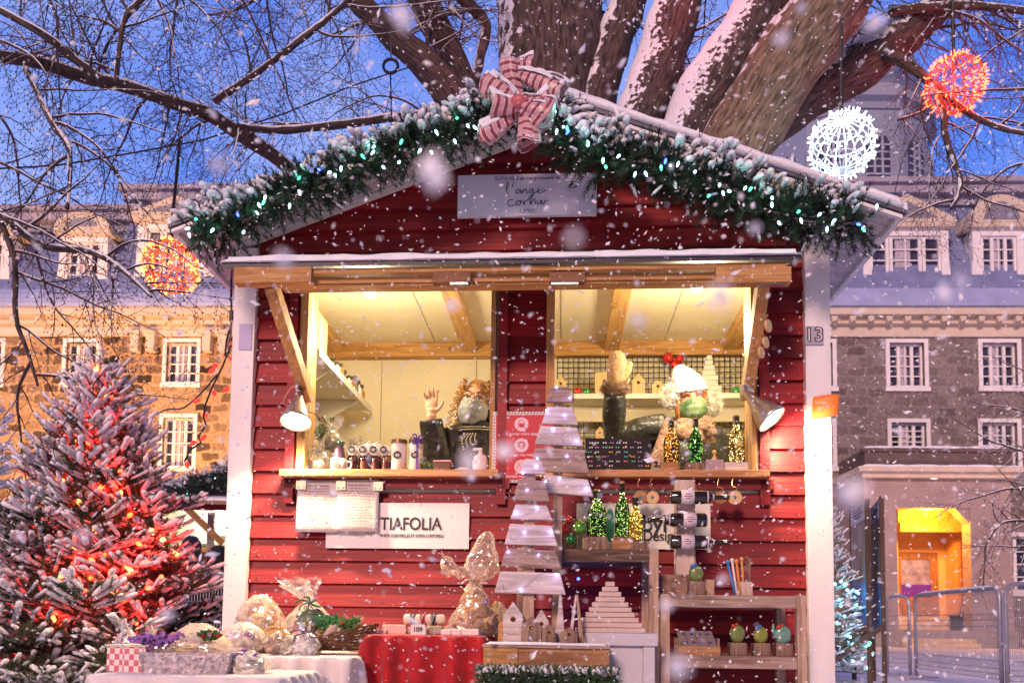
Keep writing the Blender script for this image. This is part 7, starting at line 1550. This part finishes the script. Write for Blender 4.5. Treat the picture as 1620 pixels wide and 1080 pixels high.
for i in range(210):
    a = rh.uniform(-2.6, 2.6) + math.pi / 2; fr_ = rh.random()
    ph = rh.uniform(.1, 1.3); sx, sy = math.cos(a), math.sin(a)
    if sy < -.35 and ph > .75: continue
    p = V(sx * .080 * math.sin(ph + .3), .02 + sy * .092 * math.sin(ph + .3), .035 + .092 * math.cos(ph + .3)); side = 1 if p.x > 0 else -1; ln = rh.uniform(.10, .33) if sy > -.2 else rh.uniform(.05, .12); pts = []; n = int(ln / .007); f0 = rh.uniform(0, 6); w_ = rh.uniform(.006, .013); dr = p.copy(); vx = side * rh.uniform(.1, .8); 
    for k in range(n):
        t_ = k / n; dr = dr + V(vx * .0045 * (1 - t_) ** 2, (.002 if sy > 0 else -.0003), -.007 if t_ > .12 else .001); rr_ = math.hypot(dr.x / .088, (dr.y - .02) / .1)
        if dr.z > -.08 and rr_ < 1: dr.x /= max(.3, rr_); dr.y = .02 + (dr.y - .02) / max(.3, rr_)
        if dr.z < -.14 : dr.x += side * .0012; dr.y -= .0022
        pts.append(T1(dr.x + w_ * math.cos(k * 1.25 + f0), dr.y + w_ * math.sin(k * 1.25 + f0), dr.z))
    if len(pts) > 2: mb.tube(pts, [.0026] * (len(pts) - 1) + [.001], 4, caps=False)
mb.build('hair', HAIR, p1, smooth=True)
# ---- second seller
dP = .56; hc = S(1093, 634, dP); q3 = (Matrix.Rotation(R(-8), 3, 'Y') @ Matrix.Rotation(R(9), 3, 'X')); p2 = thing('person', 'seller in a white fur-eared hat and green mask raising a mitten in the right opening', 'person', (hc.x, hc.y, FLOOR))
hip = V(hc.x + .02, hc.y + .04, 1.00); shl = S(1040, 680, dP + .02); shr = S(1140, 694, dP + .04); elb = S(971, 688, dP - .04); wr = S(973, 618, dP - .12)
mb = MB(); T2 = headparts(mb, hc, q3, KH); mb.tube([hc + V(0, .02, -.1), (shl + shr) / 2], [.05, .07], 14); torso(mb, None, shl, shr, hip, extra=-.03); mb.tube([shl, elb, wr], [.045, .036, .028], 12); mb.tube([shr, shr + V(.05, -.0, -.26), shr + V(.0, -.14, -.34)], [.045, .036, .028], 12); hand(mb, wr, V(.05, 0, 1), V(0, -1, 0), V(1, 0, .1), .15, .85); hand(mb, shr + V(0, -.14, -.34), V(-.3, -.5, -.6), V(-1, 0, 0), V(0, -1, 0), .4, .85); legs(mb, hip, .07)
mb.build('body', mat('skin2', (.66, .33, .20), .5, var=.05, vs=20, sub=.08), p2, remesh=.0045); eyes(p2, T2, q3, KH, True); facemask(p2, T2, KH, mat('green_mask', (.015, .08, .03), .6, c2=(.30, .42, .22), vs=16, bump=.3, bs=40), 2)
PUFF = mat('black_puffer', (.026, .028, .025), .28, var=.3, vs=8, bump=.6, bs=26); mb = MB(); torso(mb, None, shl, shr, hip, extra=.012); mb.tube([shl + V(.03, 0, 0), shl, (shl + elb) / 2 + V(0, 0, -.005), elb, (elb + wr) / 2, wr + V(0, .0, -.015)], [.085, .082, .078, .070, .060, .054], 16, jit=.18); mb.tube([shr, shr + V(.05, 0, -.26), shr + V(.0, -.14, -.33)], [.070, .062, .050], 16, jit=.2)
mb.build('puffer_jacket', PUFF, p2, remesh=.008); mb = MB(); legs(mb, hip, .084); mb.build('trousers', mat('dark_trousers'), p2, remesh=.012)
mb = MB()                                                    # zip and quilting seams
cz = (shl + shr) / 2; mb.tube([cz + V(.01, -.125, -.06), cz + V(.01, -.14, -.16), cz + V(.01, -.14, -.3)], .003, 6); mb.build('zip', mat('zip_grey', (.12, .12, .12), .4, .6), p2)
MIT = mat('suede_mitten', (.42, .26, .13), .8, var=.25, vs=18, sheen=.4, bump=.4, bs=50); mb = MB(); u = V(.06, 0, 1).normalized(); b = wr + u * .02
mb.tube([b, b + u * .05, b + u * .10, b + u * .15, b + u * .175], [.036, .046, .050, .042, .020], 18); mb.tube([b + V(.03, 0, .04), b + V(.060, -.01, .085), b + V(.072, -.012, .120)], [.024, .022, .014], 12); mb.build('mitten', MIT, p2, remesh=.006)
def fur(mb, c, r, n, ln, seed, sc_=(1, 1, 1), w=.0012):
    rr = random.Random(seed)
    for i in range(n):
        z = rr.uniform(-1, 1); a = rr.uniform(0, 6.283); w_ = math.sqrt(1 - z * z); d = V(w_ * math.cos(a) * sc_[0], w_ * math.sin(a) * sc_[1], z * sc_[2]); p = c + d * r; dn = (d.normalized() + V(rr.uniform(-.5, .5), rr.uniform(-.5, .5), rr.uniform(-.6, .3))).normalized(); s = dn.orthogonal().normalized() * w; k = len(mb.v); mb.v += [p - s, p + s, p + dn * ln * rr.uniform(.6, 1.2)]; mb.face([k, k + 1, k + 2])
mb = MB(); mb.ball(wr + V(0, 0, .012), 1, 16, 10, (.062, .052, .028), jit=.2); fur(mb, wr + V(0, 0, .012), .055, 2600, .022, 5, (1.1, .95, .6)); mb.build('fur_cuff', mat('brown_fur', (.30, .19, .11), .9, var=.5, vs=60), p2)
mb = MB(); HT = lambda x, y, z: T2(x, y, z)
i0 = len(mb.v); prof = [(.082, .052), (.086, .065), (.084, .085), (.076, .115), (.058, .145), (.038, .170), (.018, .186), (.002, .190)]; sd = 36
for k, (r_, z_) in enumerate(prof):
    for j in range(sd): a = 2 * math.pi * j / sd; rb_ = r_ * (1 + .035 * math.cos(a * 18)) ; mb.v.append(T2(rb_ * math.cos(a) - .35 * max(0, z_ - .08), .012 + rb_ * 1.08 * math.sin(a), z_ + (.010 * math.sin(a) if k < 3 else 0)))
for k in range(len(prof) - 1):
    for j in range(sd): j2 = (j + 1) % sd; mb.face([k * sd + j, k * sd + j2, (k + 1) * sd + j2, (k + 1) * sd + j])
HATM = mat('white_knit', (.86, .84, .80), .9, bump=.7, bs=90); hat = mb.build('knit_hat', HATM, p2, smooth=True, solid=.006)
FURW = mat('white_fur', (.80, .76, .68), .9, var=.12, vs=30)
mb = MB(); [mb.tube([T2(.088 * math.cos(a), .012 + .092 * math.sin(a), .054 + .006 * math.sin(a)) for a in [k * .2618 + math.pi for k in range(13)]], .011, 8)]; mb.build('hat_brim', HATM, hat, smooth=True)
for s, c in ((-1, S(1062, 627, dP - .02)), (1, S(1126, 640, dP - .02))):
    mb = MB(); mb.ball(c, .036, 14, 10, (.9, .8, 1.25), jit=.25); fur(mb, c, .036, 2200, .030, 7 + s, (.95, .85, 1.3)); mb.build('fur_pompom', FURW, hat)
mb = MB(); rh = random.Random(6)
for i in range(60):
    s = 1 if i % 2 else -1; x0 = s * rh.uniform(.058, .080); y0 = rh.uniform(-.05, .0); pts = [T2(x0 * (1 + .02 * k), y0 + .004 * math.sin(k + i), .035 - k * .018) for k in range(9)]; mb.tube(pts, [.003] * 8 + [.001], 4, caps=False)
mb.build('hair', mat('auburn_hair', (.42, .15, .04), .5, var=.4, vs=50), p2)
SCF = mat('beige_scarf', (.26, .15, .10), .95, c2=(.50, .33, .23), vs=22, bump=.9, bs=55); mb = MB(); cN = hc + V(.0, .0, -.15)
for r_, z_, rad_, tl in ((.088, .0, .030, .12), (.098, -.042, .032, -.10), (.088, .034, .022, .05)):
    mb.tube([cN + V(r_ * math.cos(a) * 1.1, .02 + r_ * math.sin(a) * .9, z_ + tl * .3 * math.cos(a) + .006 * math.sin(a * 5)) for a in [k * math.pi / 12 for k in range(25)]], rad_, 12, jit=.3)
mb.tube([S(1062, 668, dP - .12), S(1050, 700, dP - .16), S(1040, 735, dP - .17)], [.034, .036, .040], 14, jit=.35); mb.tube([S(1118, 672, dP - .1), S(1128, 690, dP - .1)], [.030, .026], 12, jit=.3)
mb.build('scarf', SCF, p2, remesh=.007); mb = MB()
for i in range(46): x = rh.uniform(1026, 1054); p = S(x, 728, dP - .17 + rh.uniform(-.03, .03)); mb.tube([p, p + V(rh.uniform(-.012, .004), -.005, -.03), p + V(rh.uniform(-.025, .008), -.006, -.075)], .0018, 4)
mb.build('fringe', SCF, p2)
# ================================================================ things beyond: second stall, passers-by, barriers, info boards
Y2 = 12.6; SB = Frame(Matrix.Translation((W_(300, 900, Y2).x, Y2, 0)) @ Matrix.Rotation(R(8), 4, 'Z')); Q = SB.at
st2 = thing('market_stall', 'distant market stall with dark gable and bright interior, left of the white post', 'market stall', (0, 0, 0), SB)
xa, xb = Q(215, 900).x, Q(430, 900).x; zc_ = Q(320, 868).z; zt_ = Q(320, 806).z; za = Q(430, 752).z
mb = MB(); wallholes(mb, xa, xb, 0, zt_ + .25, 0, .06, [(xa + .35, xb - .35, zc_, zt_)]); mb.build('front_wall', RED, st2)
MB().bx(xa, xb, 1.6, 1.65, 0, zt_ + .25).build('back_wall', mat('grey_white_panel', (.72, .70, .62), .8), st2); MB().bx(xa, xa + .05, .061, 1.6, 0, zt_ + .25).build('side_wall', BEIGE, st2); MB().bx(xb - .05, xb, .061, 1.6, 0, zt_ + .25).build('side_wall', BEIGE, st2)
mb = MB(); mb.prism([(xa, zt_ + .251), (xb, zt_ + .251), (xb, za + .1), ((xa + xb) / 2 + .6, za + .15), (xa, zt_ + .35)], .0, .05); mb.build('gable', mat('dark_gable', (.05, .04, .06), .8), st2)
mb = MB(); slab(mb, xa - .1, xb + .1, -.55, zt_ + .02, 0, zt_ + .14, .05); mb.build('awning', mat('awning_wood', (.30, .16, .10), .7), st2); mb = MB(); slab(mb, xa - .1, xb + .1, -.56, zt_ + .072, 0, zt_ + .192, .04); mb.build('snow', SNOW, st2)
MB().bar((xa + .75, -.45, zt_ + .02), (xa + 1.25, 0, zc_ + .1), .09, .07).build('brace', PINE, st2); MB().bx(xa + .3, xb - .3, -.2, .0, zc_ - .06, zc_).build('counter', PINE, st2)
MB().bx(xa + .95, xa + 1.05, .3, .4, zc_, zt_).build('post', mat('grey_post', (.2, .22, .22), .6), st2)
for i in range(3): MB().bx(xa + .4 + i * .5, xa + .8 + i * .5, 1.3, 1.59, zc_ + .2 + i * .15, zc_ + .24 + i * .15).build('shelf', WS, st2)
lamp('far_stall_lamp', 'POINT', ((xa + xb) / 2, .7, zt_ - .1), 60, (1, .9, .65), SB, size=.1)
g2 = garland('snowy garland on the sloping gable of the distant stall', [Q(x, y, -.3) for x, y in ((205, 812), (240, 795), (285, 775), (325, 762), (365, 752), (400, 742), (430, 735))], 31, 6, SB, rad=.26, name='roof_garland', dens=260, lights=False)
def passer(px, py_head, Y, lab, coat, hood, seed, k=1.0):
    c = W_(px, py_head, Y); t = thing('person', lab, 'person', (c.x, Y, 0), WORLD); h = c.z; mb = MB(); M3 = Matrix.Rotation(math.pi, 3, 'Z')
    T_ = headparts(mb, c, M3); mb.tube([c + V(0, 0, -.1), V(c.x, Y, h - .2)], [.055, .07], 12); hip = V(c.x, Y, h - .75)
    for s in (-1, 1): mb.tube([V(c.x + s * .18, Y, h - .25), V(c.x + s * .23, Y - .02, h - .52), V(c.x + s * .20, Y + .12, h - .75)], [.05, .04, .03], 10); mb.ball((c.x + s * .20, Y + .14, h - .80), .04, 8, 6)
    mb.ball((c.x, Y, h - .42), 1, 14, 10, (.17, .11, .26)); fl = globals()['FLOOR']; globals()['FLOOR'] = 0.0; legs(mb, hip, .08); mb.build('body', SKIN, t, remesh=.012)
    mb = MB(); torso(mb, None, V(c.x - .17, Y, h - .24), V(c.x + .17, Y, h - .24), V(c.x, Y, h - .72), extra=.03)
    for s in (-1, 1): mb.tube([V(c.x + s * .18, Y, h - .25), V(c.x + s * .25, Y - .02, h - .52), V(c.x + s * .21, Y + .10, h - .72)], [.085, .075, .06], 12)
    mb.lathe([(.20, -1.0), (.21, -.7), (.19, -.5)], (c.x, Y, h), 18); mb.build('coat', coat, t, remesh=.014)
    mb = MB(); legs(mb, hip, .09); mb.build('trousers', mat('dark_trousers'), t, remesh=.016); globals()['FLOOR'] = fl
    mb = MB(); mb.ball(c + V(0, -.01, .02), 1, 16, 12, (.115, .125, .14), jit=.08); mb.build('hood', hood, t, smooth=True)
    if seed == 1: mb = MB(); fur(mb, c + V(0, .02, .01), .12, 1500, .06, 4, (1, .4, 1.05), .003); mb.build('fur_trim', mat('brown_fur'), t)
passer(346, 886, 8.6, 'person seen from behind in a black coat with fur-edged hood by the left post', mat('black_coat', (.012, .010, .010), .8), mat('black_coat'), 1)
passer(303, 868, 9.6, 'person in a dark puffy coat and dark cap behind the Christmas tree', mat('dark_navy_coat', (.014, .014, .022), .5, bump=.5, bs=12), mat('dark_navy_coat'), 2)
# crowd barriers
GALV = mat('galvanised', (.42, .40, .44), .45, .6, var=.15, vs=8)
def barrier(a, b, h, lab, wires=46, bend=True):
    a = Vector((a[0], a[1], 0)); b = Vector((b[0], b[1], 0)); d = (b - a); L_ = d.length; d.normalize(); t = thing('crowd_barrier', lab, 'barrier', a, WORLD, 'mesh barriers in the square'); P3 = lambda s, z, o=0: a + d * s + V(0, 0, z) + V(-d.y, d.x, 0) * o
    r = .05; pts = [P3(.02, .02)] + [P3(.02, h - .12)] + [P3(.02 + .1 * (1 - math.cos(q)), h - .12 + .1 * math.sin(q)) for q in (.5, 1.0, 1.57)] + [P3(L_ - .02 - .1 * (1 - math.cos(q)), h - .12 + .1 * math.sin(q)) for q in (1.57, 1.0, .5)] + [P3(L_ - .02, h - .12), P3(L_ - .02, .02)]
    MB().tube(pts, .021, 8).build('frame', GALV, t, smooth=True); mb = MB()
    for i in range(1, wires): s = L_ * i / wires; mb.tube([P3(s, .12), P3(s, .22, .02), P3(s, .30), P3(s, h * .62), P3(s, h * .68, .025), P3(s, h * .74), P3(s, h - .03)], .0032, 3, caps=False)
    for z, o in ((.12, 0), (.17, .01), (.22, .02), (.30, 0), (h * .62, 0), (h * .68, .025), (h * .74, 0)): mb.tube([P3(.02, z, o), P3(L_ - .02, z, o)], .004, 4)
    mb.build('mesh', GALV, t)
    for s in (.02, L_ - .02): MB().bar(P3(s, .02, -.25), P3(s, .02, .25), .04, .02).build('foot', GALV, t)
    mb = MB(); snowcap(mb, [P3(.15 + (L_ - .3) * i / 16, h) for i in range(17)], .018, .018); mb.build('snow', SNOW, t)
g = lambda px, Y: (WORLD.at(px, 985, Y).x, Y)
barrier(g(1400, 10.4), g(1441, 10.1), 1.02, 'short mesh barrier section right of the info boards', 14); barrier(g(1447, 10.0), g(1584, 7.9), 1.02, 'long mesh crowd barrier across the snow before the lit entrance', 70); barrier(g(1588, 7.8), g(1800, 6.9), 1.05, 'mesh crowd barrier running out of the right edge of the picture', 60)
barrier(g(270, 8.3), g(372, 8.0), 1.05, 'mesh barrier glimpsed between the Christmas tree and the left white post', 22)
# information boards with struts
def infoboard(pxa, pxb, Ya, Yb, lab, cols_, seed):
    a = Vector((*g(pxa, Ya), 0)); b = Vector((*g(pxb, Yb), 0)); d = (b - a); L_ = d.length; d.normalize(); nrm = V(d.y, -d.x, 0); t = thing('info_board', lab, 'information board', a, WORLD, 'information boards beside the stall'); h = 2.0; q = Matrix((d, -nrm, V(0, 0, 1))).transposed(); c = (a + b) / 2
    WD = wood('board_timber', (.10, .055, .035), (.05, .025, .018), 'z')
    for p in (a, b): MB().box(p + V(0, 0, h / 2 - .02), (.045, .045, h + .04), q).build('post', WD, t)
    MB().box(c + V(0, 0, 1.28), (L_ - .08, .03, 1.42), q).build('panel', mat('panel_grey', (.25, .27, .33), .5), t)
    MB().box(c + nrm * .018 + V(0, 0, 1.88), (L_ - .1, .004, .20), q).build('heading', PAPER, t); m = mat('photo_print_%d' % seed, cols_[0], .4, c2=cols_[1], vs=5, st=(1, 1, .5)); MB().box(c + nrm * .018 + V(0, 0, 1.45), (L_ - .1, .004, .62), q).build('photo_print', m, t)
    MB().box(c + nrm * .018 + V(0, 0, .84), (L_ - .1, .004, .50), q).build('blue_print', mat('blue_print', (.04, .13, .42), .4, c2=(.12, .28, .6), vs=4), t)
    mb = MB()
    for i in range(4): mb.box(c + nrm * .022 + V(0, 0, 1.95 - i * .035), ((L_ - .2) * (.9, .7, .8, .5)[i], .003, .010), q)
    mb.build('text_lines', mat('label_ink'), t)
    for p in (a, b): MB().bar(p + V(0, 0, .62), p + nrm * .55 + V(-.28, 0, .02), .05).build('strut', WD, t)
infoboard(1350, 1375, 9.7, 8.9, 'nearer timber-framed information board with a white heading, beside the cyan-lit fir', ((.18, .12, .10), (.45, .42, .40)), 1); infoboard(1381, 1398, 9.6, 8.7, 'taller-looking information board with dark photo prints, left of the barriers', ((.05, .04, .05), (.30, .30, .33)), 2)
# ================================================================ snowfall
rs = random.Random(77); mb = MB(); FC = [(-1, -.3, .2), (.3, -1, .1), (1, .2, -.2), (.1, 1, .3), (-.2, .1, 1), (.2, -.2, -1)]
shi = SH.I
def flake(p, r, el=1.0):
    q = Euler((rs.uniform(0, 6), rs.uniform(0, 6), rs.uniform(0, 6))).to_matrix(); k = len(mb.v); s = V(r * rs.uniform(.6, 1.2), r * rs.uniform(.5, 1), r * el)
    for a in FC: mb.v.append(p + q @ V(a[0] * s.x * rs.uniform(.6, 1.2), a[1] * s.y * rs.uniform(.6, 1.2), a[2] * s.z))
    for f in ((0, 1, 4), (1, 2, 4), (2, 3, 4), (3, 0, 4), (1, 0, 5), (2, 1, 5), (3, 2, 5), (0, 3, 5)): mb.face([k + i for i in f])
n = 0
while n < 15500:
    u = rs.random(); Y = .55 + 2.6 * u if rs.random() < .62 else rs.uniform(3, 16); px, py = rs.uniform(-300, 1920), rs.uniform(-250, 1300); p = W_(px, py, Y); l = shi @ p
    if p.z < .01 or (-1.45 < l.x < 1.45 and -.36 < l.y < 1.6): continue
    flake(p, rs.uniform(.0009, .0021) * (.6 + .4 * min(Y, 6)) * (2.0 if rs.random() < .12 else 1), rs.choice((1, 1, 1, 1.8, 2.6))); n += 1
for i in range(2200):
    Y = rs.uniform(1.4, 3.0); p = W_(rs.uniform(0, 1620), rs.uniform(0, 1080), Y)
    if (shi @ p).y < -.9: flake(p, rs.uniform(.0014, .0029), rs.choice((1, 1.5, 2.2)))
FLK = mat('falling_snow', (.95, .95, .97), .6); FLK.node_tree.nodes['Principled BSDF'].inputs['Subsurface Weight'].default_value = 0
o = mb.build('falling_snow', FLK); o['kind'] = 'stuff'; o['label'] = 'snowflakes drifting through the whole square'
# a few flakes very close to the lens fall out of focus
mb = MB()
for px, py, Y, r in ((685, 275, .20, .0030), (345, 260, .22, .0022), (447, 408, .21, .0024), (1140, 470, .17, .0024), (635, 30, .24, .0030), (1238, 60, .26, .0026), (1383, 40, .25, .0024), (1270, 12, .3, .002), (715, 483, .28, .0020), (1345, 775, .17, .0036), (1010, 505, .24, .0018), (265, 972, .30, .0026), (742, 730, .20, .0026), (800, 712, .24, .0026), (1070, 1055, .19, .0034), (1195, 362, .30, .0022), (1494, 462, .28, .0026), (320, 470, .26, .0020), (1142, 917, .33, .0018), (910, 375, .17, .0020), (1525, 445, .24, .0024), (130, 850, .26, .002), (575, 60, .32, .0014), (1055, 958, .30, .0022)): flake(W_(px, py, Y), r * 1.45)
o = mb.build('near_snow', FLK); o['kind'] = 'stuff'; o['label'] = 'snowflakes drifting right in front of the photographer'
